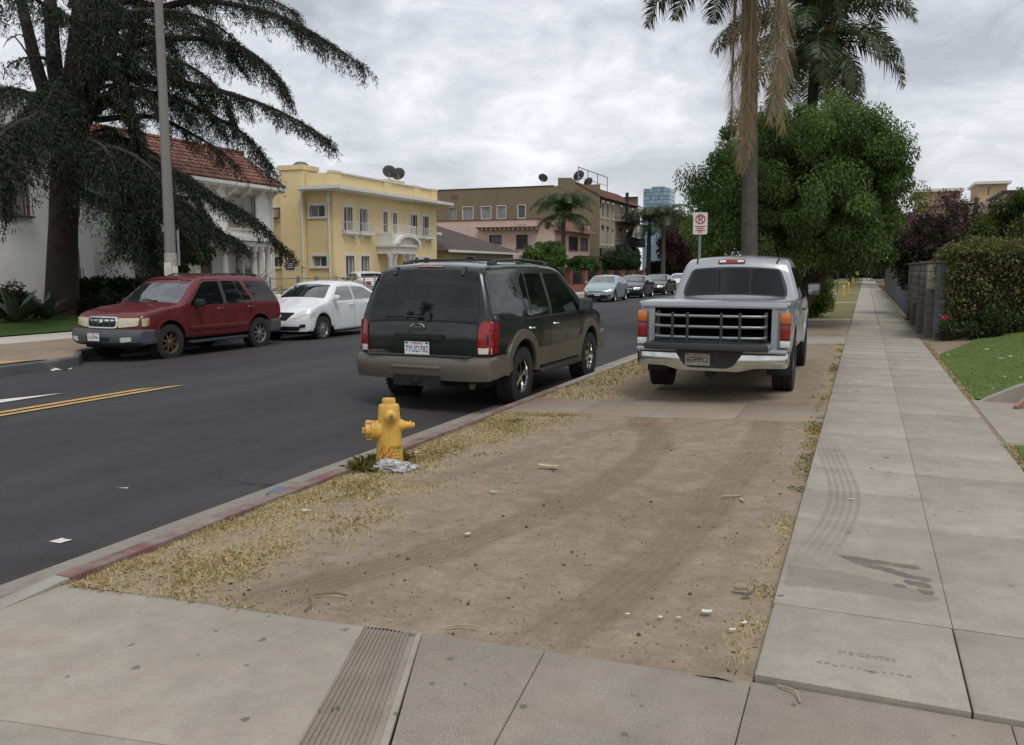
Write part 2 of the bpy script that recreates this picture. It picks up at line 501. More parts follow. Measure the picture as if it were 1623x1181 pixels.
def turf_mat(name, c1, c2, c3):
    m, nt, P, N, L = nodes_of(name); tc = N('ShaderNodeTexCoord')
    big = noise_node(N, L, tc, .7, 5, .6); fine = noise_node(N, L, tc, 70, 3, .7); mid = noise_node(N, L, tc, 9, 5, .7)
    base = mix_node(N, L, rng_node(N, L, big, .35, .65), c1, c2)
    base = mix_node(N, L, rng_node(N, L, mid, .5, .8, 0, .6), base, c3)
    base = mix_node(N, L, 1.0, base, rng_node(N, L, fine, .3, .7, .65, 1.35), 'MULTIPLY')
    L(base, P.inputs['Base Color']); P.inputs['Roughness'].default_value = .9; P.inputs['Specular IOR Level'].default_value = .2
    bump_node(N, L, P, fine, .8, .02)
    return m
MT['turf'] = turf_mat('artificial_turf', (.095, .15, .04), (.11, .17, .046), (.09, .135, .04))
MT['lawn'] = turf_mat('mown_lawn', (.035, .075, .012), (.05, .095, .018), (.06, .085, .02))
MT['dry_lawn'] = turf_mat('dry_lawn', (.2, .16, .07), (.13, .14, .05), (.27, .2, .1))
MT['yard'] = turf_mat('yard_ground', (.12, .1, .06), (.16, .13, .085), (.07, .085, .035))
MT['straw_ground'] = turf_mat('straw_ground', (.46, .34, .17), (.38, .28, .14), (.3, .22, .12))
MT['red_kerb'] = mat('worn_red_kerb_paint', (.165, .075, .072), .8, .25, 6, bump=.2, bscale=80, stain=(.22, .19, .16), stain_scale=3.2, stain_lo=.42, stain_hi=.62)
MT['grey_kerb'] = mat('kerb_concrete', (.3, .28, .25), .88, .2, 4, bump=.25, bscale=90, stain=(.17, .15, .13), stain_scale=2, stain_lo=.52, stain_hi=.75)
MT['dark_kerb'] = mat('dark_kerb_concrete', (.085, .085, .092), .85, .25, 3, bump=.2, bscale=60, stain=(.14, .13, .12), stain_scale=1.4, stain_lo=.5, stain_hi=.7)
MT['yline'] = mat('yellow_road_paint', (.5, .32, .12), .75, .18, 6, bump=.2, bscale=120, stain=(.2, .15, .08), stain_scale=14, stain_lo=.58, stain_hi=.75)
MT['wline'] = mat('white_road_paint', (.62, .6, .56), .75, .12, 6, bump=.2, bscale=120, stain=(.2, .19, .18), stain_scale=14, stain_lo=.6, stain_hi=.78)

# ---- terrain sheet to the horizon
mb = MB(); mb.add([(-2500, -60, -.16), (2500, -60, -.16), (2500, 3500, -.16), (-2500, 3500, -.16)], [(0, 1, 2, 3)])
tag(mb.build('ground', MT['yard']), kind='structure')
# near-side soil base under walk and parkway
mb = MB(); mb.span((-4.0, -8, -.14), (40, 400, .11)); tag(mb.build('soil_base', MT['yard']), kind='structure')
# road
road = field('road', list(np.linspace(-15.2, -4.6, 34)), list(np.linspace(-40, 30, 60)) + list(np.linspace(31, 420, 80)),
             lambda X, Y: np.vectorize(road_z)(X) + .006 * (vnoise(X * .8, Y * .5, 3) - .5), MT['asphalt'])
def road_strip(name, x0, x1, y0, y1, m, shear=0.0, lift=.007):
    n = max(2, int((y1 - y0) / 1.0) + 1)
    mb = MB(); vs = []; fs = []
    for i in range(n + 1):
        y = y0 + (y1 - y0) * i / n
        for x, dy in ((x0, 0), (x1, shear if i == n else 0)):
            vs.append((x, y + dy, road_z(x) + lift + .004))
    for i in range(n): fs.append((2 * i, 2 * i + 1, 2 * i + 3, 2 * i + 2))
    mb.add(vs, fs); return mb.build(name, m, road)
road_strip('centre_line', -9.78, -9.67, -12, 9.35, MT['yline'], .25)
road_strip('centre_line', -9.58, -9.47, -12, 9.7, MT['yline'], .25)
road_strip('lane_line', -10.75, -10.45, -12, 7.75, MT['wline'], .9)
# gutter and kerb, near side
def gutter_piece(y0, y1):
    mb = MB(); e = .006
    mb.add([(-4.63, y0 + e, .012), (-4.17, y0 + e, .0), (-4.17, y1 - e, .0), (-4.63, y1 - e, .012),
            (-4.63, y0 + e, -.1), (-4.17, y0 + e, -.1), (-4.17, y1 - e, -.1), (-4.63, y1 - e, -.1)],
           [(0, 1, 2, 3), (0, 4, 5, 1), (2, 6, 7, 3), (3, 7, 4, 0)])
    return mb
gut = empty('gutter'); tag(gut, kind='structure')
y = -3.0
while y < 40:
    o = gutter_piece(y, y + 3.0).build('gutter_slab', MT['gutter'], gut); y += 3.0
gutter_piece(y, 400).build('gutter_slab', MT['gutter'], gut)
kerb = empty('kerb'); tag(kerb, kind='structure')
def kerb_piece(y0, y1, m, h0=.15, h1=.15):
    prof = lambda h: [(-4.19, -.1), (-4.17, h - .025), (-4.145, h), (-4.03, h), (-4.02, -.1)]
    mb = MB(); a = [(x, y0 + .004, z) for x, z in prof(h0)]; b = [(x, y1 - .004, z) for x, z in prof(h1)]
    n = len(a); fs = [(i, i + 1, n + i + 1, n + i) for i in range(n - 1)] + [tuple(reversed(range(n))), tuple(range(n, 2 * n))]
    mb.add(a + b, [tuple(reversed(f)) for f in fs]); return mb.build('kerb_stone', m, kerb)
kerb_piece(1.2, 3.3, MT['grey_kerb'], .03, .15)
for i in range(4): kerb_piece(3.3 + 2.1 * i, 5.4 + 2.1 * i, MT['red_kerb'])
for i in range(10): kerb_piece(11.7 + 3 * i, 14.7 + 3 * i, MT['grey_kerb'])
kerb_piece(41.7, 400, MT['grey_kerb'])

# ---- parkway soil with wheel tracks
TR1 = [(-2.5, 10.6), (-2.25, 9.25), (-1.85, 8.2), (-1.72, 7.35), (-1.74, 6.6), (-1.86, 5.74), (-2.1, 4.8), (-2.35, 4.2), (-2.75, 3.4)]
TR2 = [(-.98, 10.6), (-.89, 9.24), (-.84, 8.0), (-.87, 7.06), (-.96, 5.03), (-1.12, 3.9), (-1.3, 3.1)]
TR4 = [(-2.15, 9.4), (-2.5, 8.3), (-2.85, 7.0), (-3.2, 5.9)]
def dist_path(X, Y, pts):
    D = np.full(X.shape, 9.0)
    for (x0, y0), (x1, y1) in zip(pts[:-1], pts[1:]):
        dx, dy = x1 - x0, y1 - y0; L2 = dx * dx + dy * dy
        t = np.clip(((X - x0) * dx + (Y - y0) * dy) / L2, 0, 1)
        D = np.minimum(D, np.hypot(X - (x0 + t * dx), Y - (y0 + t * dy)))
    return D
def smooth_path(p, n=10):
    out = []
    for i in range(len(p) - 1):
        p0 = p[max(i - 1, 0)]; p1 = p[i]; p2 = p[i + 1]; p3 = p[min(i + 2, len(p) - 1)]
        for k in range(n):
            t = k / n
            out.append(tuple(.5 * (2 * b + (c - a) * t + (2 * a - 5 * b + 4 * c - d) * t * t + (3 * b - a - 3 * c + d) * t ** 3) for a, b, c, d in zip(p0, p1, p2, p3)))
    out.append(tuple(p[-1])); return out
TRS = [smooth_path(t, 6) for t in (TR1, TR2, TR4)]
def rut_val(X, Y):
    r = np.zeros(X.shape)
    for k, (p, w, a) in enumerate(zip(TRS, (.17, .17, .12), (.8, .58, .42))):
        d = dist_path(X, Y, p)
        rib = .78 + .22 * np.cos(d * 2 * PI / .06)
        r = np.maximum(r, a * (1 - sstep(w * .7, w * 1.25, d)) * rib * (.3 + 1.1 * fbm(X * 3.2, Y * 1.8, 20 + k)))
    return np.clip(r, 0, .9)
def straw_val(X, Y):
    edge = 1 - sstep(.15, 1.35, X + 4.03 + 1.1 * (fbm(X * 1.3, Y * 1.3, 31) - .5))
    near = 1 - sstep(0.0, .5, Y - 3.25 + .5 * (fbm(X * 2, Y * 2, 33) - .5))
    near = near * (1 - sstep(-2.9, -2.2, X))
    right = (1 - sstep(0, .22, -.36 - X)) * sstep(.42, .6, fbm(X * .9, Y * 1.1, 37))
    return np.clip(np.maximum(np.maximum(edge * 1.0, near * .9), right * .9) * (.35 + 1.1 * sstep(.3, .62, fbm(X * 3, Y * 3, 35))), 0, .85)
gzv = lambda X: .15 + .13 * np.clip((X + 4.03) / 3.68, 0, 1)
def soil_z(X, Y):
    z = gzv(X) + .03 * (fbm(X * 1.1, Y * 1.1, 41) - .5) + .03 * (fbm(X * 7, Y * 7, 44) - .47) - .014 * rut_val(X, Y)
    e = np.minimum(np.minimum(X + 4.03, -.33 - X), 9)
    return z - .018 * (1 - sstep(0, .15, e)) - .012
def soil_piece(y0, y1, res):
    return field('parkway_soil', np.linspace(-4.03, -.336, int(3.7 / res) + 1), np.linspace(y0, y1, int((y1 - y0) / res) + 1), soil_z, MT['dirt'], attrs={'rut': rut_val, 'straw': straw_val})
soil_piece(3.24, 9.36, .026)
soil_piece(10.64, 19.5, .07)
soil_piece(21.9, 28.5, .15)
field('parkway_lawn', np.linspace(-4.03, -.34, 14), np.linspace(29.6, 300, 140), lambda X, Y: gzv(X) - .01 + .05 * (fbm(X, Y, 51) - .5), MT['dry_lawn'])

# ---- slabs
def slab_mesh(poly, top, thick=.1, gap=.005, bev=.012):
    """poly: ccw (x,y); top: function (x,y)->z"""
    n = len(poly); P = [Vector((p[0], p[1])) for p in poly]
    def inset(d):
        out = []
        for i in range(n):
            a = P[i - 1]; b = P[i]; c = P[(i + 1) % n]
            e1 = (b - a).normalized(); e2 = (c - b).normalized()
            n1 = Vector((-e1.y, e1.x)); n2 = Vector((-e2.y, e2.x))
            k = n1 + n2; k = k / max(k.length_squared, .2) * 2
            out.append(b + k * d)
        return out
    r0 = inset(gap); r1 = inset(gap + bev)
    vs = [(p.x, p.y, top(p.x, p.y) - thick) for p in r0] + [(p.x, p.y, top(p.x, p.y) - bev * .8) for p in r0] + [(p.x, p.y, top(p.x, p.y)) for p in r1]
    fs = []
    for i in range(n):
        j = (i + 1) % n
        fs += [(i, j, n + j, n + i), (n + i, n + j, 2 * n + j, 2 * n + i)]
    fs.append(tuple(range(2 * n, 3 * n)))
    mb = MB(); mb.add(vs, fs); return mb
walk = empty('sidewalk'); tag(walk, kind='structure')
PY, X0, XM, X1 = .77, -.335, .43, 1.22
for i in range(30):
    y0 = 3.31 + i * PY
    for (a, b) in ((X0, XM), (XM, X1)):
        t1 = rnd.uniform(-.003, .003); t2 = rnd.uniform(-.004, .004)
        big = (i % 2 == 0)
        cx, cy = (a + b) / 2, y0 + PY / 2
        mbs = slab_mesh([(a - cx, -PY / 2), (b - cx, -PY / 2), (b - cx, PY / 2), (a - cx, PY / 2)],
                        lambda x, y: .285 + t1 * x + t2 * y, gap=.0012 if i else .004, bev=.004 if i else .012)
        o = mbs.build('paving_slab', MT['walk'], walk, smooth=40); o.location = (cx, cy, 0)
ys = 3.31 + 30 * PY
mb = MB()
k = 0
while ys < 220:
    st = PY * 2 if ys < 60 else 8
    for (a, b) in ((X0, XM), (XM, X1)):
        m2 = slab_mesh([(a, ys), (b, ys), (b, ys + st), (a, ys + st)], lambda x, y: .285, gap=.005)
        mb.add(m2.v, m2.f)
    ys += st
o = mb.build('far_paving', MT['walk'], walk); o['kind'] = 'stuff'
# strips of walk crossing the parkway
cross = empty('crossing_walks'); tag(cross, kind='structure')
def cross_strip(y0, y1, xs, m):
    for a, b in zip(xs[:-1], xs[1:]):
        slab_mesh([(a, y0), (b, y0), (b, y1), (a, y1)], lambda x, y: gz(x) + .006 - (.014 if m is MT['dusty_walk'] else 0), gap=.002, bev=.006).build('walk_slab', m, cross, smooth=40)
cross_strip(9.36, 10.64, [-4.02, -3.1, -2.2, -1.25, -.34], MT['dusty_walk'])
cross_strip(19.5, 21.9, [-4.02, -2.8, -1.5, -.34], MT['walk'])
cross_strip(28.5, 29.6, [-4.02, -2.2, -.34], MT['walk'])
for yy in (44, 62): cross_strip(yy, yy + 1.0, [-3.9, -.34], MT['walk'])
# corner paving in front
corner = empty('corner_paving'); tag(corner, kind='structure')
def rz_(x, y):
    # ramp falls to the gutter on the left
    base = .262 if x > -1.2 else .262 - (min(-1.2 - x, 3.2) / 3.2) * .13
    if x < -4.0: base = .132 - (min(-4.0 - x, .6) / .6) * .11
    return base
def cslab(poly, m=None, name='corner_slab', bev=.006, gap=.0022):
    return slab_mesh(poly, rz_, gap=gap, bev=bev).build(name, m or MT['ramp'], corner, smooth=40)
cslab([(-4.02, 1.98), (-3.0, 2.04), (-1.69, 2.16), (-2.06, 3.22), (-3.0, 3.24), (-4.02, 3.26)])
cslab([(-4.6, 1.95), (-4.02, 1.98), (-4.02, 3.26), (-4.2, 3.24), (-4.6, 2.9)], MT['gutter'])
cslab([(-4.02, -2), (-1.4, -2), (-1.38, 1.3), (-1.69, 2.16), (-3.0, 2.04), (-4.02, 1.98)])
cslab([(-1.34, 2.16), (-1.05, 2.14), (-1.18, 3.23), (-1.77, 3.23)], MT['old_walk'])
cslab([(-1.05, 2.14), (-.33, 2.14), (-.34, 3.28), (-.75, 3.25), (-1.18, 3.23)], MT['old_walk'])
cslab([(-.33, 2.14), (.55, 2.14), (.55, 3.3), (-.34, 3.28)], MT['old_walk'])
cslab([(.55, 2.14), (1.4, 2.14), (1.4, 3.3), (.55, 3.3)], MT['old_walk'])
cslab([(-1.38, 1.3), (-.9, 1.0), (-.33, 1.0), (-.33, 2.14), (-1.05, 2.14), (-1.34, 2.16)], MT['old_walk'])
cslab([(-.33, 1.0), (1.4, 1.0), (1.4, 2.14), (-.33, 2.14)], MT['old_walk'])
cslab([(-1.4, -2), (1.4, -2), (1.4, 1.0), (-.9, 1.0), (-1.38, 1.3)], MT['old_walk'])
# grooved strip: ribs running along the strip
A0, A1, B0, B1 = Vector((-2.06, 3.22)), Vector((-1.77, 3.23)), Vector((-1.63, 1.95)), Vector((-1.27, 1.95))
mb = MB(); mb.add([(A0.x, A0.y, rz_(*A0) - .012), (B0.x, B0.y, rz_(*B0) - .012), (B1.x, B1.y, rz_(*B1) - .012), (A1.x, A1.y, rz_(*A1) - .012)], [(0, 1, 2, 3)])
strip = mb.build('grooved_strip', MT['old_walk'], corner)
NR = 13
for i in range(NR):
    t0 = (i + .12) / (NR + 1.6); t1 = (i + .62) / (NR + 1.6)
    if i == NR - 1: t0, t1 = (NR + .1) / (NR + 1.6), 1.0
    a0 = A0.lerp(A1, t0); a1 = A0.lerp(A1, t1); b0 = B0.lerp(B1, t0); b1 = B0.lerp(B1, t1)
    m2 = slab_mesh([tuple(a0), tuple(b0), tuple(b1), tuple(a1)], lambda x, y: rz_(x, y) - .001, thick=.02, gap=.0005, bev=.005)
    m2.build('ridge', MT['ramp'] if i == NR - 1 else MT['old_walk'], strip)

# ---- far side of the street
FK = [(-13.5, -20), (-13.5, 11.0), (-13.7, 11.7), (-14.9, 12.9), (-14.95, 14), (-14.95, 400)]
def far_kerb(m, a, b, nm):
    mb = MB()
    for (x0, y0), (x1, y1) in zip(FK[a:b], FK[a + 1:b + 1]):
        for (p, q) in (((x0, y0), (x1, y1)),):
            vs = []
            for (x, yy) in (p, q): vs += [(x, yy, -.1), (x - .01, yy, .2), (x - .03, yy, .225), (x - .16, yy, .225)]
            mb.add(vs, [(0, 4, 5, 1), (1, 5, 6, 2), (2, 6, 7, 3)])
    o = mb.build(nm, m, fk); return o
fk = empty('far_kerb'); tag(fk, kind='structure')
far_kerb(MT['dark_kerb'], 0, 5, 'kerb_stone')
mb = MB()
mb.add([(-13.6, -20, .215), (-13.6, 11.0, .215), (-13.8, 11.75, .215), (-15.0, 13.0, .215), (-15.05, 400, .215), (-17.55, 400, .22), (-17.55, -20, .22)], [tuple(range(7))])
tag(mb.build('far_parkway', MT['dirt']), kind='structure')
fw = empty('far_sidewalk'); tag(fw, kind='structure')
yy = -20.0
while yy < 130:
    st = 1.5 if 8 < yy < 60 else 6
    mb2 = slab_mesh([(-19.2, yy), (-17.5, yy), (-17.5, yy + st), (-19.2, yy + st)], lambda x, y: .235, gap=.006, bev=.01)
    mb2.build('paving_slab', MT['farwalk'], fw); yy += st
mb = MB(); mb.span((-60, -20, -.1), (-19.2, 12.0, .2)); mb.span((-60, 12.001, -.1), (-19.2, 400, .2)); tag(mb.build('far_yard', MT['yard']), kind='structure')
field('far_lawn', np.linspace(-22.8, -19.25, 14), np.linspace(4, 32, 90), lambda X, Y: .25 + .02 * fbm(X, Y, 61) + .05 * (-19.25 - X), MT['lawn'])
field('far_straw', np.linspace(-16.2, -13.72, 30), np.linspace(4, 12.1, 60), lambda X, Y: .224 + .03 * fbm(X * 3, Y * 3, 62) - .1 * (np.abs(X + 14.6) > (1.25 + .5 * (fbm(X * 2, Y * 2, 63) - .5))) - .3 * sstep(10.9, 12.3, Y + .9 * (-13.7 - X)), MT['straw_ground'])
# driveways on the far side
drv = empty('far_driveway'); tag(drv, kind='structure')
slab_mesh([(-26, 37.5), (-15.1, 37.5), (-15.1, 41), (-26, 41)], lambda x, y: .245).build('driveway_slab', MT['farwalk'], drv)

# ---- right-hand yard: turf bank, soil border, walk and steps
def turf_z(X, Y): return .275 + .34 * sstep(0, 2.6, X - 1.22) + .05 * np.clip(X - 3.8, 0, 30) * .3
def right_edge(Y): return 1.3
def turf_patch(nm, x0f, y0, y1, x1=14):
    ys_ = np.linspace(y0, y1, int((y1 - y0) * 6) + 2); us = np.linspace(0, 1, 60) ** 1.6
    def zf(U, Y): return turf_z(x0f(Y) + U * (x1 - x0f(Y)), Y)
    o = field(nm, us, ys_, lambda U, Y: U * 0, MT['turf'])
    me = o.data; co = np.empty(len(me.vertices) * 3, np.float32); me.vertices.foreach_get('co', co); co = co.reshape(-1, 3)
    U = co[:, 0].copy(); Yv = co[:, 1]; Xv = x0f(Yv) + U * (x1 - x0f(Yv)); co[:, 0] = Xv; co[:, 2] = turf_z(Xv, Yv) - .03 * (U < 1e-4)
    me.vertices.foreach_set('co', co.reshape(-1)); me.update(); return o
def edge_far(Y): return 1.31 + .9 * sstep(17.3, 20.9, Y) + .1 * sstep(12.8, 11.6, Y) * 0
turf_patch('turf_bank', edge_far, 11.75, 20.9)
turf_patch('turf_bank', lambda Y: 1.3 + 0 * Y, -6, 8.75)
field('soil_border', np.linspace(1.2, 14, 40), np.linspace(17, 30, 60), lambda X, Y: turf_z(X, Y) - .012 + .03 * (fbm(X * 3, Y * 3, 71) - .5), MT['dirt'])
mb = MB(); mb.add([(1.2, -6, .262), (1.36, -6, .262), (1.36, 17.2, .262), (1.2, 17.2, .262)], [(0, 1, 2, 3)])
tag(mb.build('verge_soil', MT['dirt']), kind='structure')
# ================================================================== vehicles
def densify(pts, step=.07, closed=True):
    out = []; n = len(pts)
    for i in range(n if closed else n - 1):
        a = pts[i]; b = pts[(i + 1) % n]
        L = math.hypot(b[0] - a[0], b[1] - a[1]); k = max(1, int(math.ceil(L / step)))
        for j in range(k): out.append(tuple(p + (q - p) * j / k for p, q in zip(a, b)))
    if not closed: out.append(tuple(pts[-1]))
    return out
def arc(cy, cz, r, a0, a1, n=12):
    return [(cy + r * math.cos(RAD(a0 + (a1 - a0) * i / n)), cz + r * math.sin(RAD(a0 + (a1 - a0) * i / n))) for i in range(n + 1)]
def rounded(poly, r, n=4):
    """round the corners of a 2D polygon"""
    out = []; m = len(poly)
    for i in range(m):
        p = Vector(poly[i]); a = Vector(poly[i - 1]); b = Vector(poly[(i + 1) % m])
        d1 = a - p; d2 = b - p
        k = min(r, d1.length * .45, d2.length * .45)
        s = p + d1.normalized() * k; e = p + d2.normalized() * k
        for j in range(n + 1):
            t = j / n
            q = s * (1 - t) ** 2 + p * 2 * t * (1 - t) + e * t * t
            out.append((q.x, q.y))
    return out
def fill2d(poly, step=.09):
    """triangulate a 2D polygon with interior grid points -> points, tris, boundary count"""
    n = len(poly); xs = [p[0] for p in poly]; ys = [p[1] for p in poly]
    pts = [Vector(p[:2]) for p in poly]
    def inside(x, y):
        c = False
        for i in range(n):
            x0, y0 = poly[i][:2]; x1, y1 = poly[i - 1][:2]
            if (y0 > y) != (y1 > y) and x < (x1 - x0) * (y - y0) / (y1 - y0) + x0: c = not c
        return c
    def near(x, y):
        for i in range(n):
            if abs(poly[i][0] - x) < step * .35 and abs(poly[i][1] - y) < step * .35: return True
        return False
    gx = min(xs) + step * .5
    while gx < max(xs):
        gy = min(ys) + step * .5
        while gy < max(ys):
            if inside(gx, gy) and not near(gx, gy): pts.append(Vector((gx, gy)))
            gy += step
        gx += step
    r = delaunay_2d_cdt(pts, [(i, (i + 1) % n) for i in range(n)], [tuple(range(n))], 1, 1e-5)
    V = [(v.x, v.y) for v in r[0]]; F = [tuple(f) for f in r[2]]
    B = set()
    cnt = {}
    for f in F:
        for i in range(len(f)):
            e = (f[i], f[(i + 1) % len(f)]); cnt[tuple(sorted(e))] = cnt.get(tuple(sorted(e)), 0) + 1
    bed = [(f[i], f[(i + 1) % len(f)]) for f in F for i in range(len(f)) if cnt[tuple(sorted((f[i], f[(i + 1) % len(f)])))] == 1]
    return V, F, bed
class Shell:
    def __init__(s, outline, W, belt, top, tumble, r=.06, bow_r=.08, bow_f=.16, crown=.035, taper=.05, under_z=.0, step=.07, ends=None, bulge=.05, wind_bow=.06):
        s.out = densify(outline, step); s.W0 = W; s.belt = belt; s.top = top; s.tumble = tumble; s.r = r
        ys = [p[0] for p in s.out]; s.y0 = min(ys); s.y1 = max(ys); s.ym = (s.y0 + s.y1) / 2; s.hl = (s.y1 - s.y0) / 2
        s.bow_r = bow_r; s.bow_f = bow_f; s.crown = crown; s.taper = taper; s.bulge = bulge; s.wind = wind_bow
    def W(s, y, z):
        t = abs((y - s.ym) / s.hl)
        w = s.W0 * (1 - s.taper * t ** 5)
        if z > s.belt: w -= s.tumble * min(1.1, (z - s.belt) / (s.top - s.belt)) ** 1.15
        else:
            k = (z - (s.belt - .25)) / .7
            w -= s.bulge * k * k
        return w
    def deform(s, x, y, z):
        w = max(.3, s.W(y, z)); fx = max(-1.05, min(1.05, x / w))
        t = (y - s.ym) / s.hl
        if t > 0:
            y2 = y - s.bow_f * fx * fx * t ** 6
            if z > s.belt and t < .75: y2 -= s.wind * fx * fx * min(1, t * 4)
        else: y2 = y + s.bow_r * fx * fx * abs(t) ** 6
        z2 = z + s.crown * (1 - fx * fx) * max(0, min(1, (z - s.belt + .35) / .35))
        return (x, y2, z2)
    def inset(s, d):
        n = len(s.out); res = []
        A = sum(s.out[i - 1][0] * s.out[i][1] - s.out[i][0] * s.out[i - 1][1] for i in range(n))
        sg = 1 if A > 0 else -1
        for i in range(n):
            a = s.out[i - 1]; b = s.out[(i + 1) % n]
            tx, tz = b[0] - a[0], b[1] - a[1]; L = math.hypot(tx, tz) or 1
            res.append((s.out[i][0] - sg * tz / L * d, s.out[i][1] + sg * tx / L * d))
        return res
    def body(s, name, mats, parent, under=None, nseg=4, nx=8):
        """mats: (paint, under). under(y,z) -> True marks the underside"""
        mb = MB(); n = len(s.out); rows = []
        for sd in (-1,):
            for k in range(nseg, 0, -1):
                a = PI / 2 * k / nseg; ins = s.inset(s.r * (1 - math.cos(a)))
                rows.append([s.deform(-(s.W(*p) - s.r + s.r * math.sin(a)), *p) for p in ins])
        for k in range(nx + 1):
            f = -1 + 2 * k / nx
            rows.append([s.deform(f * (s.W(*p) - s.r), *p) for p in s.out])
        for k in range(1, nseg + 1):
            a = PI / 2 * k / nseg; ins = s.inset(s.r * (1 - math.cos(a)))
            rows.append([s.deform(s.W(*p) - s.r + s.r * math.sin(a), *p) for p in ins])
        vs = [p for row in rows for p in row]
        fs = []; mi = []
        for i in range(len(rows) - 1):
            for j in range(n):
                j2 = (j + 1) % n
                fs.append((i * n + j, i * n + j2, (i + 1) * n + j2, (i + 1) * n + j))
                pm = ((s.out[j][0] + s.out[j2][0]) / 2, (s.out[j][1] + s.out[j2][1]) / 2)
                mi.append(1 if (under and under(*pm) and 1 < i < len(rows) - 3) else 0)
        mb.v = vs; mb.f = fs; mb.m = mi
        ins = s.inset(s.r)
        V, F, bed = fill2d(ins, .1)
        for sg in (-1, 1):
            mb.add([s.deform(sg * s.W(*p), *p) for p in V], [f if sg > 0 else tuple(reversed(f)) for f in F], 0)
        bm = bmesh.new(); me = bpy.data.meshes.new(name)
        me.from_pydata(mb.v, [], mb.f)
        for m in mats: me.materials.append(m)
        me.polygons.foreach_set('material_index', mb.m)
        bm.from_mesh(me); bmesh.ops.remove_doubles(bm, verts=bm.verts[:], dist=.0015); bmesh.ops.recalc_face_normals(bm, faces=bm.faces[:])
        bm.to_mesh(me); bm.free()
        me.polygons.foreach_set('use_smooth', [True] * len(me.polygons)); me.set_sharp_from_angle(angle=RAD(38)); me.update()
        return link_mesh(name, me, parent)
    def side_pt(s, sg, y, z, off): return s.deform(sg * (s.W(y, z) + off), y, z)
    def cross_y(s, z, front):
        best = None; n = len(s.out)
        for i in range(n):
            a = s.out[i]; b = s.out[(i + 1) % n]
            if (a[1] - z) * (b[1] - z) <= 0 and abs(a[1] - b[1]) > 1e-9:
                yv = a[0] + (b[0] - a[0]) * (z - a[1]) / (b[1] - a[1])
                if best is None or (yv > best if front else yv < best): best = yv
        return best
    def end_pt(s, x, z, off, front):
        y = s.cross_y(z, front)
        if y is None: y = s.y1 if front else s.y0
        w = s.W(y, z); fx = abs(x) / w
        p = s.deform(x, y, z)
        # follow corner rounding
        e = abs(x) - (w - s.r)
        d = 0
        if e > 0:
            e = min(e, s.r * .98); d = s.r - math.sqrt(s.r * s.r - e * e)
        return (p[0], p[1] + (off - d) * (1 if front else -1), p[2])
    def _panel(s, name, poly, ptf, off, m, parent, step, depth):
        V, F, bed = fill2d(densify(poly, step * .9), step)
        mb = MB(); top = [ptf(*p, off) for p in V]; bot = [ptf(*p, off - depth) for p in V]
        n = len(V)
        mb.add(top + bot, list(F) + [(a, b, n + b, n + a) for a, b in bed])
        me = bpy.data.meshes.new(name); me.from_pydata(mb.v, [], mb.f)
        mlist = m if isinstance(m, (list, tuple)) else [m]
        for q in mlist: me.materials.append(q)
        bm = bmesh.new(); bm.from_mesh(me)
        bmesh.ops.recalc_face_normals(bm, faces=bm.faces[:])
        # open sheet: make sure the outside faces out
        bm.faces.ensure_lookup_table(); f = bm.faces[0]
        c = f.calc_center_median(); tgt = Vector(ptf(*[sum(V[i][k] for i in F[0]) / 3 for k in (0, 1)], off + .05))
        if (tgt - c).dot(f.normal) < 0: bmesh.ops.reverse_faces(bm, faces=bm.faces[:])
        bm.to_mesh(me); bm.free()
        me.polygons.foreach_set('use_smooth', [True] * len(me.polygons)); me.set_sharp_from_angle(angle=RAD(40)); me.update()
        return link_mesh(name, me, parent)
    def side(s, name, poly, sg, m, parent, off=.006, step=.1, depth=.02):
        return s._panel(name, poly, lambda y, z, o: s.side_pt(sg, y, z, o), off, m, parent, step, depth)
    def end(s, name, poly, front, m, parent, off=.006, step=.1, depth=.02):
        return s._panel(name, poly, lambda x, z, o: s.end_pt(x, z, o, front), off, m, parent, step, depth)
    def side_line(s, name, path, sg, m, parent, w=.008, off=.003):
        p = densify(path, .05, False); mb = MB(); vs = []
        for i, (y, z) in enumerate(p):
            a = p[max(i - 1, 0)]; b = p[min(i + 1, len(p) - 1)]; tx, tz = b[0] - a[0], b[1] - a[1]; L = math.hypot(tx, tz) or 1
            for q in (-1, 1): vs.append(s.side_pt(sg, y - q * tz / L * w / 2, z + q * tx / L * w / 2, off))
        mb.add(vs, [(2 * i, 2 * i + 1, 2 * i + 3, 2 * i + 2) for i in range(len(p) - 1)])
        return mb.build(name, m, parent)
    def end_line(s, name, path, front, m, parent, w=.008, off=.003):
        p = densify(path, .05, False); mb = MB(); vs = []
        for i, (x, z) in enumerate(p):
            a = p[max(i - 1, 0)]; b = p[min(i + 1, len(p) - 1)]; tx, tz = b[0] - a[0], b[1] - a[1]; L = math.hypot(tx, tz) or 1
            for q in (-1, 1): vs.append(s.end_pt(x - q * tz / L * w / 2, z + q * tx / L * w / 2, off, front))
        mb.add(vs, [(2 * i, 2 * i + 1, 2 * i + 3, 2 * i + 2) for i in range(len(p) - 1)])
        return mb.build(name, m, parent)

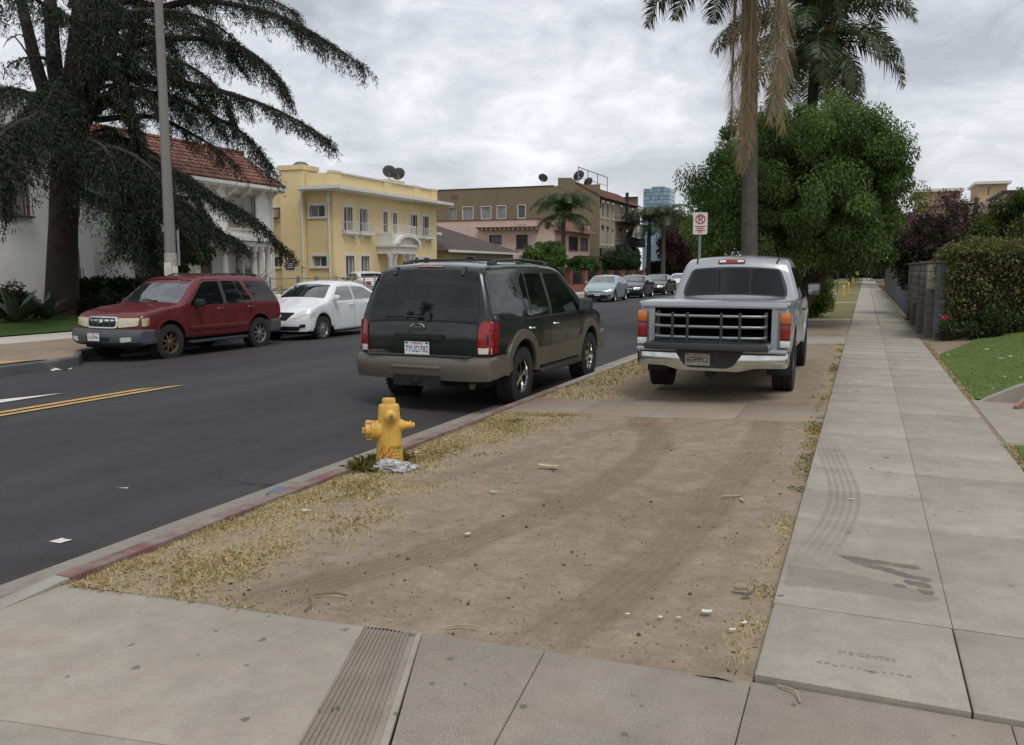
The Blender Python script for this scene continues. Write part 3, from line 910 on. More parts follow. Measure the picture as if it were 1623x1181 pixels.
_WH = {}
def wheel_meshes(R, w, rim, style, key):
    if key in _WH: return _WH[key]
    # axis = local x ; lathe axis z -> x
    A = Matrix(((0, 0, 1), (0, 1, 0), (-1, 0, 0)))
    h = w / 2
    prof = [(rim * .98, -h * .8), (rim * 1.05, -h * .96), (R * .86, -h), (R * .965, -h * .9), (R * .99, -h * .74)]
    g = .012
    for c in (-.48, 0, .48):
        prof += [(R, h * (c - .14)) if c > -.4 else (R, -h * .68), (R - g, h * (c - .1)), (R - g, h * (c + .02)), (R, h * (c + .06))]
    prof += [(R, h * .68), (R * .99, h * .74), (R * .965, h * .9), (R * .86, h), (rim * 1.05, h * .96), (rim * .98, h * .8)]
    mb = MB(); mb.lathe(prof, 40, A, caps=False)
    nt = 44
    for i in range(nt):   # shoulder lugs
        a = 2 * PI * i / nt
        for sg in (-1, 1):
            c = Vector((sg * h * .84, math.cos(a) * R * .975, math.sin(a) * R * .975))
            M = Matrix.Rotation(a, 3, 'X')
            mb.box(c, (h * .24, .028, R * .028 * 2), M @ Matrix.Rotation(PI / 2, 3, 'X') if False else M)
    tyre = mb.build('tyre', MT['tyre'], None, smooth=35)
    mb = MB()
    o = h * .62   # outer face plane
    mb.lathe([(rim, -h * .8), (rim * .95, -h * .75), (rim * .93, h * .5), (rim * .97, h * .8), (rim * 1.03, h * .86), (rim * 1.03, h * .8)], 40, A, caps=False)
    mb.lathe([(rim * .16, o - .03), (rim * .26, o - .02), (rim * .24, o + .012), (rim * .15, o + .02), (0, o + .022)], 20, A)
    ns = {'five': 5, 'six': 6, 'mesh': 8, 'cover': 9, 'ten': 10}[style]
    for i in range(ns):
        a = 2 * PI * i / ns
        M = Matrix.Rotation(a, 3, 'X')
        if style in ('five', 'six'):
            ww = rim * (.34 if style == 'five' else .24)
            pts = [(rim * .2, ww * .34), (rim * .95, ww * .5), (rim * .95, -ww * .5), (rim * .2, -ww * .34)]
            vs = [M @ Vector((o + dx - (.02 if abs(p[0]) > rim * .5 else 0), p[1], p[0])) for dx in (-.03, .012) for p in pts]
            mb.add(vs, [(0, 1, 2, 3), (7, 6, 5, 4), (0, 4, 5, 1), (1, 5, 6, 2), (2, 6, 7, 3), (3, 7, 4, 0)])
        elif style == 'mesh':
            for q in (-.33, .33):
                mb.bar(M @ Vector((o, 0, rim * .2)), M @ Vector((o - .012, q * rim, rim * .9)), rim * .1, .025, up=(1, 0, 0))
        else:
            mb.bar(M @ Vector((o, 0, rim * .2)), M @ Vector((o - .01, rim * .12, rim * .95)), rim * (.3 if style == 'cover' else .16), .02, up=(1, 0, 0))
    rimo = mb.build('rim', MT['alloy'], None, smooth=35)
    mb = MB(); mb.lathe([(rim * .95, -h * .3), (0, -h * .3)], 24, A)
    back = mb.build('brake', MT['under'], None)
    res = (tyre.data, rimo.data, back.data)
    for q in (tyre, rimo, back): bpy.data.objects.remove(q)
    _WH[key] = res; return res
def add_wheels(t, hw, ya, yb, R, w, rim, style, rimmat=None, mats=None, steer=0.0):
    for i, (sx, y) in enumerate(((-1, ya), (1, ya), (-1, yb), (1, yb))):
        rm = (mats[i] if mats else rimmat)
        ty, ri, br = wheel_meshes(R, w, rim, style, (R, w, rim, style))
        if rm:
            k = (R, w, rim, style, rm.name)
            if k not in _WH:
                r2 = ri.copy(); r2.materials.clear(); r2.materials.append(rm); _WH[k] = r2
            ri = _WH[k]
        e = empty('wheel', (sx * (hw - w / 2), y, R), PI if sx < 0 else 0, t)
        if y == yb: e.rotation_euler.z += steer
        link_mesh('tyre', ty, e); r_ = link_mesh('rim', ri, e); link_mesh('brake', br, e)
        r_.rotation_euler.x = rnd.uniform(0, 1.2)

def plate(parent, loc, rz, text, dark=None, tilt=0.0, name='licence_plate'):
    e = MB(); e.box((0, 0, 0), (.305, .006, .152), bev=.003)
    p = e.build(name, MT['plate'], parent)
    p.location = loc; p.rotation_euler = (tilt, 0, rz)
    M = Matrix(((1, 0, 0, 0), (0, 0, -1, -.0045), (0, 1, 0, -.008), (0, 0, 0, 1)))
    text_obj('number', text, .1, dark or MT['plate_blue'], p, M, .003, sx=.7)
    M2 = M.copy(); M2[2][3] = .058
    text_obj('state_name', 'California', .034, MT['plate_red'], p, M2, .003)
    for sx in (-1, 1):
        mb = MB(); mb.box((sx * .125, -.0045, .06), (.03, .002, .018)); mb.build('sticker', MT['plate_blue'], p)
    return p

def mirror_part(parent, sg, x, y, z, m, size=(.24, .16, .2), glass=True):
    mb = MB(); w, d, h = size
    mb.box((sg * (x + w / 2 + .06), y, z), (w, d, h), bev=.045)
    mb.bar((sg * (x - .03), y + .02, z - h * .25), (sg * (x + .12), y, z - h * .2), .05, .06)
    o = mb.build('mirror', m, parent, smooth=40)
    g = MB(); g.box((sg * (x + w / 2 + .06), y - d / 2 - .002, z), (w * .82, .006, h * .78), bev=.002)
    g.build('mirror_glass', MT['screen'], o)
    return o

def handle_part(sh, parent, sg, y, z, m, L=.17):
    p = [sh.side_pt(sg, y + k * L / 2, z, o) for k, o in ((-1, .0), (-.8, .035), (0, .042), (.8, .035), (1, .0))]
    mb = MB(); mb.tube(p, .014, 6); return mb.build('door_handle', m, parent, smooth=50)

def paint(name, col, rough=.3, metal=.25, dust=(.2, .17, .13), dust_lo=.55, dust_hi=.95, coat=.7):
    return mat(name, col, rough, .06, 2.0, metal=metal, coat=coat, stain=dust, stain_scale=2.4, stain_lo=dust_lo, stain_hi=dust_hi, rvar=.06)

# ------------------------------------------------ dark green SUV at the near kerb
def green_suv():
    t = thing('sport_utility_vehicle', 'dark green SUV with tan lower cladding parked at the near kerb, seen from behind', 'car', (-5.28, 9.62, 0.012), RAD(-0.4))
    gp = paint('dark_green_paint', (.014, .02, .016), .22, .2, dust=(.034, .036, .031), dust_lo=.45, dust_hi=1.0, coat=.35)
    tan = paint('tan_cladding', (.125, .112, .09), .45, .15, dust=(.1, .088, .07), coat=.2)
    ra, fa = 1.2, 4.22
    out = [(.10, .62), (.05, .8), (.045, 1.0), (.07, 1.13), (.13, 1.3), (.28, 1.68), (.34, 1.8), (.43, 1.86), (.62, 1.89), (1.3, 1.92), (2.3, 1.92), (2.9, 1.89), (3.18, 1.85), (3.32, 1.8), (3.75, 1.5), (4.05, 1.28), (4.2, 1.235), (4.7, 1.19), (5.0, 1.12), (5.15, 1.02), (5.2, .85), (5.2, .6), (5.12, .48)]
    out += [(4.8, .46)] + arc(fa, .42, .5, 5, 175, 14) + [(3.6, .46), (1.85, .46)] + arc(ra, .42, .5, 5, 175, 14) + [(.6, .52)]
    sh = Shell(out, .985, 1.2, 1.9, .23, r=.075, bow_r=.09, bow_f=.2, crown=.045, taper=.04)
    und = lambda y, z: z < .93 and .3 < y < 4.95
    sh.body('body', [gp, MT['under']], t, und)
    mb = MB(); mb.span((-.72, .5, .3), (.72, 4.9, .62)); mb.span((-.6, .3, .34), (.6, .6, .6)); mb.build('chassis', MT['under'], t)
    # glass
    rw = [(-.79, 1.165), (.79, 1.165), (.80, 1.3), (.715, 1.78), (.66, 1.805), (-.66, 1.805), (-.715, 1.78), (-.80, 1.3)]
    o = sh.end('rear_window', rounded(rw, .05), False, MT['glass'], t, off=.008, step=.12)
    for sg in (-1, 1):
        c = sh.side('quarter_window', rounded([(.2, 1.2), (1.17, 1.2), (1.2, 1.28), (1.2, 1.72), (1.1, 1.79), (.46, 1.79), (.38, 1.72)], .04), sg, MT['glass'], t)
        sh.side('rear_door_window', rounded([(1.36, 1.2), (2.24, 1.2), (2.26, 1.79), (1.5, 1.79), (1.38, 1.7)], .04), sg, MT['glass'], t)
        sh.side('front_door_window', rounded([(2.36, 1.2), (3.68, 1.2), (3.7, 1.26), (3.2, 1.66), (2.98, 1.78), (2.4, 1.79)], .04), sg, MT['glass'], t)
        sh.side('door_pillar', [(2.26, 1.18), (2.35, 1.18), (2.38, 1.8), (2.27, 1.8)], sg, MT['trim'], t, off=.004)
        sh.side('door_pillar', [(1.47, 1.19), (1.505, 1.19), (1.63, 1.79), (1.595, 1.79)], sg, MT['trim'], t, off=.01)
        sh.side('window_trim', [(1.3, 1.165), (3.78, 1.165), (3.76, 1.195), (1.3, 1.195)], sg, MT['trim'], t, off=.012)
        sh.side('rear_pillar_trim', rounded([(.17, 1.19), (.185, 1.19), (.44, 1.79), (.4, 1.82), (.3, 1.72)], .01), sg, MT['glass'], t, off=.004)
        # seams
        for ln in ([(1.3, 1.17), (1.3, .98), (1.62, .78), (1.68, .5)], [(2.3, 1.18), (2.31, .5)], [(3.82, 1.2), (3.72, .9), (3.68, .5)], [(1.3, 1.18), (1.31, 1.7), (1.5, 1.84), (3.0, 1.84), (3.3, 1.7)]):
            sh.side_line('door_seam', ln, sg, MT['under'], t)
        handle_part(sh, t, sg, 1.52, 1.04, MT['chrome']); handle_part(sh, t, sg, 2.5, 1.05, MT['chrome'])
        # tan lower door cladding and arch flares
        sh.side('door_cladding', [(1.78, .47), (2.295, .47), (2.295, .735), (1.73, .735)], sg, tan, t, off=.022)
        sh.side('door_cladding', [(2.32, .47), (3.66, .47), (3.7, .75), (2.32, .74)], sg, tan, t, off=.022)
        for c, nm in ((ra, 'rear'), (fa, 'front')):
            a0, a1 = (0, 176) if nm == 'rear' else (2, 180)
            poly = arc(c, .42, .62, a0, a1, 18) + list(reversed(arc(c, .42, .49, a0, a1, 18)))
            sh.side('wheel_arch_trim', poly, sg, tan, t, off=.03, step=.07, depth=.05)
        # running board
        mb = MB(); mb.span((sg * .8, 1.82, .36), (sg * 1.06, 3.62, .43), bev=.03); mb.span((sg * .86, 1.98, .431), (sg * 1.03, 3.46, .445))
        mb.build('running_board', MT['trim'], t, smooth=40)
        # lamps
        tl = sh.end('tail_lamp', rounded([(sg * .80, .78), (sg * .97, .78), (sg * .97, 1.19), (sg * .86, 1.2), (sg * .815, 1.1)], .02), False, MT['redlens'], t, off=.012, step=.06)
        sh.end('reversing_lens', [(sg * .815, .785), (sg * .965, .785), (sg * .965, .86), (sg * .812, .86)], False, MT['clear'], tl, off=.016, step=.06)
        sh.side('lamp_side', rounded([(.06, .78), (.34, .78), (.36, 1.17), (.1, 1.19)], .02), sg, MT['redlens'], tl, off=.01, step=.06)
        for k in range(3):
            sh.side('lens_rib', [(.08, .87 + k * .1), (.35, .87 + k * .1), (.35, .885 + k * .1), (.08, .885 + k * .1)], sg, MT['under'] if k == 0 else mat('deep_red', (.15, .006, .008), .2, 0), tl, off=.013, step=.06)
        mirror_part(t, sg, .93, 3.6, 1.27, MT['trim'], (.22, .15, .24))
        # roof rack rail
        mb = MB(); xr = .64
        mb.tube([(sg * xr, .85, 1.905), (sg * xr, .95, 1.96), (sg * xr, 1.9, 1.985), (sg * xr, 2.85, 1.955), (sg * xr, 3.0, 1.895)], .02, 8)
        for yy in (.92, 1.9, 2.9): mb.box((sg * xr, yy, 1.92), (.07, .2, .07), bev=.015)
        mb.build('roof_rail', MT['trim'], t, smooth=40)
        # head lamps
        sh.end('head_lamp', rounded([(sg * .58, .87), (sg * .93, .9), (sg * .93, 1.07), (sg * .58, 1.05)], .02), True, MT['clear'], t, off=.01)
    for yy in (1.25, 2.3):
        mb = MB(); mb.bar((-.64, yy, 1.978), (.64, yy, 1.978), .05, .025); mb.build('roof_crossbar', MT['trim'], t)
    sh.end('windscreen', rounded([(-.84, 1.31), (.84, 1.31), (.72, 1.8), (-.72, 1.8)], .05), True, MT['screen'], t, off=.008)
    sh.end('grille', rounded([(-.55, .8), (.55, .8), (.55, 1.04), (-.55, 1.04)], .04), True, MT['trim'], t, off=.01)
    # tailgate details
    sh.end('brake_light', rounded([(-.2, 1.835), (.2, 1.835), (.19, 1.875), (-.19, 1.875)], .012), False, MT['redlens'], t, off=.02, step=.05)
    for x in (-.5, .5):
        a = Vector(sh.end_pt(x, 1.745, .02, False)); b = Vector(sh.end_pt(x, 1.85, .03, False)); mb = MB(); mb.bar(a, b, .045, .03); mb.build('glass_hinge', MT['trim'], t)
    for x in (-.8, .8): sh.end_line('tailgate_seam', [(x, .64), (x * .995, .8), (x * 1.0, 1.16)], False, MT['under'], t, w=.012, off=.004)
    sh.end_line('tailgate_seam', [(-.8, 1.155), (.8, 1.155)], False, MT['under'], t, w=.014, off=.004)
    sh.end('tailgate_handle', rounded([(-.36, .955), (.36, .955), (.36, 1.005), (-.36, 1.005)], .02), False, gp, t, off=.04, step=.06, depth=.05)
    a = Vector(sh.end_pt(-.02, 1.085, .014, False))
    mb = MB(); Mo = Matrix(((1, 0, 0), (0, 0, -1), (0, 1, 0)))
    S = Matrix.Diagonal((1, .42, 1))
    mb.lathe([(.105, -.006), (.105, .004), (.095, .009), (0, .009)], 28, Mo @ S)
    bd = mb.build('badge', MT['chrome'], t, smooth=40); bd.location = a
    mb = MB(); mb.lathe([(.092, .006), (.09, .0105), (0, .0105)], 28, Mo @ S); mb.build('badge_field', mat('badge_blue', (.012, .016, .04), .25, 0), bd)
    text_obj('badge_script', 'Ford', .062, MT['chrome'], bd, Matrix(((1, .25, 0, 0), (0, 0, -1, -.012), (0, 1, 0, 0), (0, 0, 0, 1))), .003)
    pp = sh.end_pt(-.03, .835, .012, False)
    mb = MB(); pl = plate(t, pp, 0, '7YUD782')
    pl.scale = (1.18, 1, 1.18)
    sp = sh.end_pt(-.62, .775, .012, False)
    text_obj('model_lettering', 'EXPEDITION', .058, MT['chrome'], t, Matrix(((1, .0, 0, sp[0]), (0, 0, -1, sp[1]), (0, 1, 0, sp[2]), (0, 0, 0, 1))), .004, sx=1.05)
    a = Vector(sh.end_pt(-.52, 1.215, .03, False)); b = Vector(sh.end_pt(.12, 1.2, .03, False)); mb = MB(); mb.bar(a, b, .02, .02); mb.box(b, (.07, .04, .1)); mb.build('wiper', MT['trim'], t)
    # bumper
    bo = [(-.06, .56), (-.07, .66), (-.05, .735), (.16, .745), (.3, .72), (.42, .66), (.44, .48), (.2, .43), (-.02, .44)]
    bs = Shell(bo, .99, 3, 4, 0, r=.05, bow_r=.0, bow_f=0, crown=0, taper=0, bulge=0)
    old = bs.deform
    def bdef(x, y, z):
        fx = min(1.02, abs(x) / .99); return (x, y + .14 * fx ** 4, z)
    bs.deform = bdef
    bs.body('rear_bumper', [tan, tan], t)
    mb = MB(); mb.span((-.74, -.055, .742), (.74, .1, .762), bev=.008); mb.build('bumper_step', MT['trim'], t)
    mb = MB(); mb.span((-.36, -.075, .585), (.36, -.045, .63), bev=.012); mb.build('hitch_cover', tan, t, smooth=40)
    mb = MB(); mb.span((-.34, -.04, .36), (.34, .2, .5)); mb.span((-.07, -.06, .4), (.05, .15, .5)); mb.build('tow_hitch', MT['under'], t)
    mb = MB(); mb.tube([(.55, .9, .4), (.62, .4, .38), (.72, .12, .37)], .045, 10); mb.build('exhaust_pipe', mat('rusty_steel', (.09, .07, .055), .6, .3, 9, metal=.5), t, smooth=40)
    for sg in (-1, 1):
        bs.side('bumper_cap', [(.2, .45), (.72, .5), (.7, .74), (.2, .745)], sg, tan, t, off=-.012)
    fo = [(4.75, .45), (5.24, .45), (5.3, .55), (5.28, .75), (5.15, .8), (4.8, .78)]
    fb = Shell(fo, .99, 3, 4, 0, r=.05, bow_r=0, bow_f=.2, crown=0, taper=0, bulge=0); fb.ym = 4.0; fb.hl = 1.3
    fb.body('front_bumper', [tan, tan], t)
    add_wheels(t, .985, ra, fa, .395, .27, .225, 'five', MT['chrome'], steer=0)
    return t
green_suv()

# ------------------------------------------------ silver pickup on the parkway
def pickup():
    t = thing('pickup_truck', 'silver pickup with lowered tailgate and tube bed extender parked on the bare parkway', 'truck', (-1.75, 10.72, .238), RAD(1.0))
    sp = paint('silver_paint', (.33, .345, .375), .32, .35, dust=(.35, .33, .3), dust_lo=.5, dust_hi=1.0)
    ra, fa = 1.2, 4.46
    # bed (hollow): two side walls, front wall, floor
    bt, fl = 1.16, .74
    side_o = [(.16, .62), (.14, .9), (.13, bt - .02), (.2, bt), (2.2, bt), (2.2, .5), (1.9, .5)] + arc(ra, .43, .49, 8, 172, 14) + [(.5, .58)]
    for sg in (-1, 1):
        mb = MB(); o2 = densify(side_o, .08)
        V, F, bed = fill2d(o2, .1)
        def outx(y, z): return .945 - .06 * ((z - .85) / .4) ** 2 - .02 * max(0, (.5 - y)) ** 2 * 4 + .012 * math.exp(-((math.hypot(y - ra, z - .43) - .55) / .06) ** 2)
        n = len(V)
        top = [(sg * outx(*p), p[0], p[1]) for p in V]; bot = [(sg * .72, p[0], p[1]) for p in V]
        mb.add(top, F); 
        e = [(a, b, n + b, n + a) for a, b in bed]
        mb2 = MB(); mb2.add(top + bot, list(F) + e + [tuple(n + i for i in reversed(f)) for f in F])
        me = bpy.data.meshes.new('bed_side'); me.from_pydata(mb2.v, [], mb2.f); me.materials.append(sp); me.materials.append(MT['under'])
        bm = bmesh.new(); bm.from_mesh(me); bmesh.ops.recalc_face_normals(bm, faces=bm.faces[:])
        for f in bm.faces:
            c = f.calc_center_median()
            if c.z < .95 and abs(f.normal.x) < .5 and c.y > .3: f.material_index = 1
            if f.normal.x * sg < -.7: f.material_index = 1
        bed_e = [e_ for e_ in bm.edges if len(e_.link_faces) == 2 and e_.calc_face_angle(0) > 1.0 and sum(v.co.x * sg for v in e_.verts) > 1.6]
        bmesh.ops.bevel(bm, geom=bed_e, offset=.025, segments=2, affect='EDGES', profile=.5, clamp_overlap=True)
        bm.to_mesh(me); bm.free(); me.polygons.foreach_set('use_smooth', [True] * len(me.polygons)); me.set_sharp_from_angle(angle=RAD(35))
        link_mesh('bed_side', me, t)
        # tail lamp: amber, red, clear blocks wrapping the corner
        mb = MB(); mb.box((sg * .882, .15, .875), (.118, .13, .4), bev=.02); tl = mb.build('tail_lamp', MT['redlens'], t, smooth=40)
        mb = MB(); mb.box((sg * .882, .148, 1.03), (.122, .135, .13), bev=.02); mb.build('turn_lens', MT['amber'], tl, smooth=40)
        mb = MB(); mb.box((sg * .882, .148, .715), (.122, .135, .09), bev=.015); mb.build('reversing_lens', MT['clear'], tl, smooth=40)
        mb = MB(); mb.box((sg * .882, .079, .77), (.118, .004, .012)); mb.box((sg * .882, .079, .955), (.118, .004, .01)); mb.build('lens_divider', MT['under'], tl)
        mb = MB(); mb.span((sg * .72, .1, .6), (sg * .79, .2, 1.14)); mb.build('bed_post', sp, t)
        # mud flap
        mb = MB(); mb.box((sg * .78, ra - .5, .47), (.3, .014, .42), bev=.006); mb.build('mud_flap', MT['black'], t)
        # mirror, head lamps later
    mb = MB(); mb.span((-.72, .25, fl - .06), (.72, 2.2, fl)); mb.span((-.72, 2.12, fl), (.72, 2.2, bt - .02)); mb.build('bed_floor', MT['under'], t)
    # flat bed cover
    mb = MB(); mb.span((-.93, .1, bt + .005), (.93, 2.22, bt + .06), bev=.025); cv = mb.build('bed_cover', sp, t, smooth=40)
    mb = MB(); mb.span((-.9, .085, bt - .02), (.9, .11, bt + .03), bev=.01); mb.build('cover_edge', sp, cv, smooth=40)
    # lowered tailgate
    mb = MB(); mb.span((-.73, -.43, .66), (.73, .12, .725), bev=.02); tg = mb.build('tailgate', sp, t, smooth=40)
    mb = MB(); mb.span((-.735, -.445, .655), (.735, -.405, .735), bev=.012); mb.build('tailgate_lip', MT['trim'], tg, smooth=40)
    for i in range(30):
        x = -.68 + i * 1.36 / 29; mb = MB(); mb.span((x - .012, -.4, .725), (x + .012, .1, .735)); mb.build('liner_rib', MT['trim'], tg)
    # tube extender
    ex = empty('bed_extender', (0, 0, 0), 0, t)
    for z in (.8, .93, 1.06):
        mb = MB(); mb.tube(smooth_path([(-.66, .12, z), (-.66, -.14, z), (-.6, -.24, z), (-.3, -.29, z), (0, -.3, z), (.3, -.29, z), (.6, -.24, z), (.66, -.14, z), (.66, .12, z)], 5), .017, 10)
        mb.build('tube', mat('brushed_tube', (.27, .27, .27), .4, .1, 10, metal=.7), ex, smooth=50)
    for x in (-.42, -.235, .17, .385):
        mb = MB(); yb = -.3 + .06 * (abs(x) / .6) ** 2
        mb.span((x - .015, yb - .028, .73), (x + .015, yb + .022, 1.1), bev=.006); mb.build('upright', MT['trim'], ex)
    for x in (-.66, .66):
        mb = MB(); mb.span((x - .018, .0, .74), (x + .018, .06, 1.1), bev=.006); mb.build('upright', MT['trim'], ex)
    # bumper: chrome ends with black centre
    bo = [(-.08, .42), (-.1, .5), (-.09, .58), (-.04, .61), (.1, .615), (.3, .6), (.3, .44), (.1, .4)]
    bs = Shell(bo, .93, 3, 4, 0, r=.04, bow_r=0, bow_f=0, crown=0, taper=0, bulge=0)
    def bdef(x, y, z):
        fx = min(1.02, abs(x) / .93); return (x, y + .13 * fx ** 4, z + (.05 * min(1, max(0, (abs(x) - .36) / .2)) if z < .5 else 0) - .05 * (z < .5))
    bs.deform = bdef
    bs.body('rear_bumper', [MT['chrome'], MT['chrome']], t, nx=30)
    mb = MB(); mb.span((-.92, -.06, .6), (.92, .22, .645), bev=.015); mb.build('bumper_top', sp, t, smooth=40)
    mb = MB(); mb.prism(rounded([(-.42, .62), (-.3, .44), (-.22, .41), (.22, .41), (.3, .44), (.42, .62)], .03), 0, .05, Matrix(((1, 0, 0, 0), (0, 0, -1, -.075), (0, 1, 0, 0), (0, 0, 0, 1)))); mb.build('bumper_recess', MT['trim'], t)
    pl = plate(t, (-.13, -.132, .515), 0, '6G99912', MT['under']); pl.data = pl.data.copy(); pl.data.materials[0] = mat('grubby_plate', (.42, .4, .37), .5, .2, 15)
    mb = MB(); mb.span((-.045, -.05, .29), (.045, .3, .38), bev=.006); mb.build('tow_hitch', MT['under'], t)
    mb = MB(); mb.tube([(-.62, ra, .35), (-.16, ra, .35), (-.12, ra, .35), (.12, ra, .35), (.16, ra, .35), (.62, ra, .35)], [.05, .05, .14, .14, .05, .05], 12); mb.build('axle', MT['under'], t, smooth=40)
    mb = MB(); mb.span((-.55, .3, .42), (.55, 5.2, .58)); mb.build('chassis', MT['under'], t)
    # cab
    out = [(2.25, .5), (2.24, 1.12), (2.26, 1.18), (2.42, 1.62), (2.5, 1.72), (2.66, 1.765), (3.2, 1.79), (3.5, 1.77), (3.68, 1.72), (4.15, 1.3), (4.3, 1.19), (4.7, 1.15), (5.2, 1.08), (5.35, .98), (5.4, .8), (5.4, .55), (5.3, .48), (5.05, .47)] + arc(fa, .43, .5, 5, 175, 14) + [(3.8, .47), (2.4, .47)]
    sh = Shell(out, .94, 1.16, 1.76, .2, r=.06, bow_r=.06, bow_f=.2, crown=.05, taper=.03)
    sh.body('cab', [sp, MT['under']], t, lambda y, z: z < .95 and y < 5.1)
    fr = sh.end('rear_window', rounded([(-.76, 1.2), (.76, 1.2), (.74, 1.36), (.64, 1.61), (-.64, 1.61), (-.74, 1.36)], .07), False, MT['trim'], t, off=.006)
    for (a, b, c, d) in ((-.73, -.26, -.62, -.25), (-.225, .195, -.215, .19), (.23, .73, .225, .62)):
        sh.end('pane', rounded([(a, 1.22), (b, 1.22), (d, 1.59), (c, 1.59)], .04), False, MT['glass'], fr, off=.011)
    for x in (-.235, .205): sh.end('slider_bar', [(x - .012, 1.22), (x + .012, 1.22), (x + .01, 1.59), (x - .01, 1.59)], False, MT['under'], fr, off=.016, step=.08)
    bl = sh.end('brake_light', rounded([(-.27, 1.672), (.13, 1.672), (.125, 1.722), (-.265, 1.722)], .02), False, MT['redlens'], t, off=.03, step=.05, depth=.06)
    for x in (-.2, .06): sh.end('cargo_lens', rounded([(x - .045, 1.682), (x + .045, 1.682), (x + .045, 1.712), (x - .045, 1.712)], .01), False, MT['clear'], bl, off=.034, step=.05)
    for sg in (-1, 1):
        mb = MB(); mb.tube([(sg * .58, 2.47, 1.72), (sg * .6, 2.6, 1.775), (sg * .6, 3.3, 1.79)], .012, 5); mb.build('roof_drip_trim', MT['under'], t)
        sh.side('door_window', rounded([(2.98, 1.18), (4.0, 1.18), (4.02, 1.24), (3.62, 1.64), (3.0, 1.66)], .04), sg, MT['glass'], t)
        sh.side('extra_cab_window', rounded([(2.42, 1.2), (2.9, 1.18), (2.9, 1.66), (2.55, 1.64)], .04), sg, MT['glass'], t)
        for ln in ([(2.94, 1.7), (2.94, .5)], [(4.1, 1.18), (4.02, .8), (4.0, .5)], [(2.36, 1.2), (2.38, .5)]): sh.side_line('door_seam', ln, sg, MT['under'], t)
        handle_part(sh, t, sg, 3.1, 1.02, MT['trim'])
        mirror_part(t, sg, .9, 3.86, 1.3, MT['trim'], (.2, .13, .2))
        sh.end('head_lamp', rounded([(sg * .5, .78), (sg * .86, .8), (sg * .86, .98), (sg * .5, .98)], .02), True, MT['clear'], t, off=.01)
        sh.side('arch_lip', arc(fa, .43, .55, 2, 178, 16) + list(reversed(arc(fa, .43, .495, 2, 178, 16))), sg, sp, t, off=.02, step=.07, depth=.04)
    sh.end('windscreen', rounded([(-.8, 1.26), (.8, 1.26), (.68, 1.68), (-.68, 1.68)], .05), True, MT['screen'], t, off=.008)
    sh.end('grille', rounded([(-.46, .76), (.46, .76), (.46, .98), (-.46, .98)], .04), True, MT['chrome'], t, off=.01)
    mb = MB(); mb.span((-.93, 5.25, .42), (.93, 5.48, .68), bev=.05); mb.build('front_bumper', MT['chrome'], t, smooth=40)
    add_wheels(t, .95, ra, fa, .385, .27, .215, 'six', MT['alloy'])
    return t
pickup()

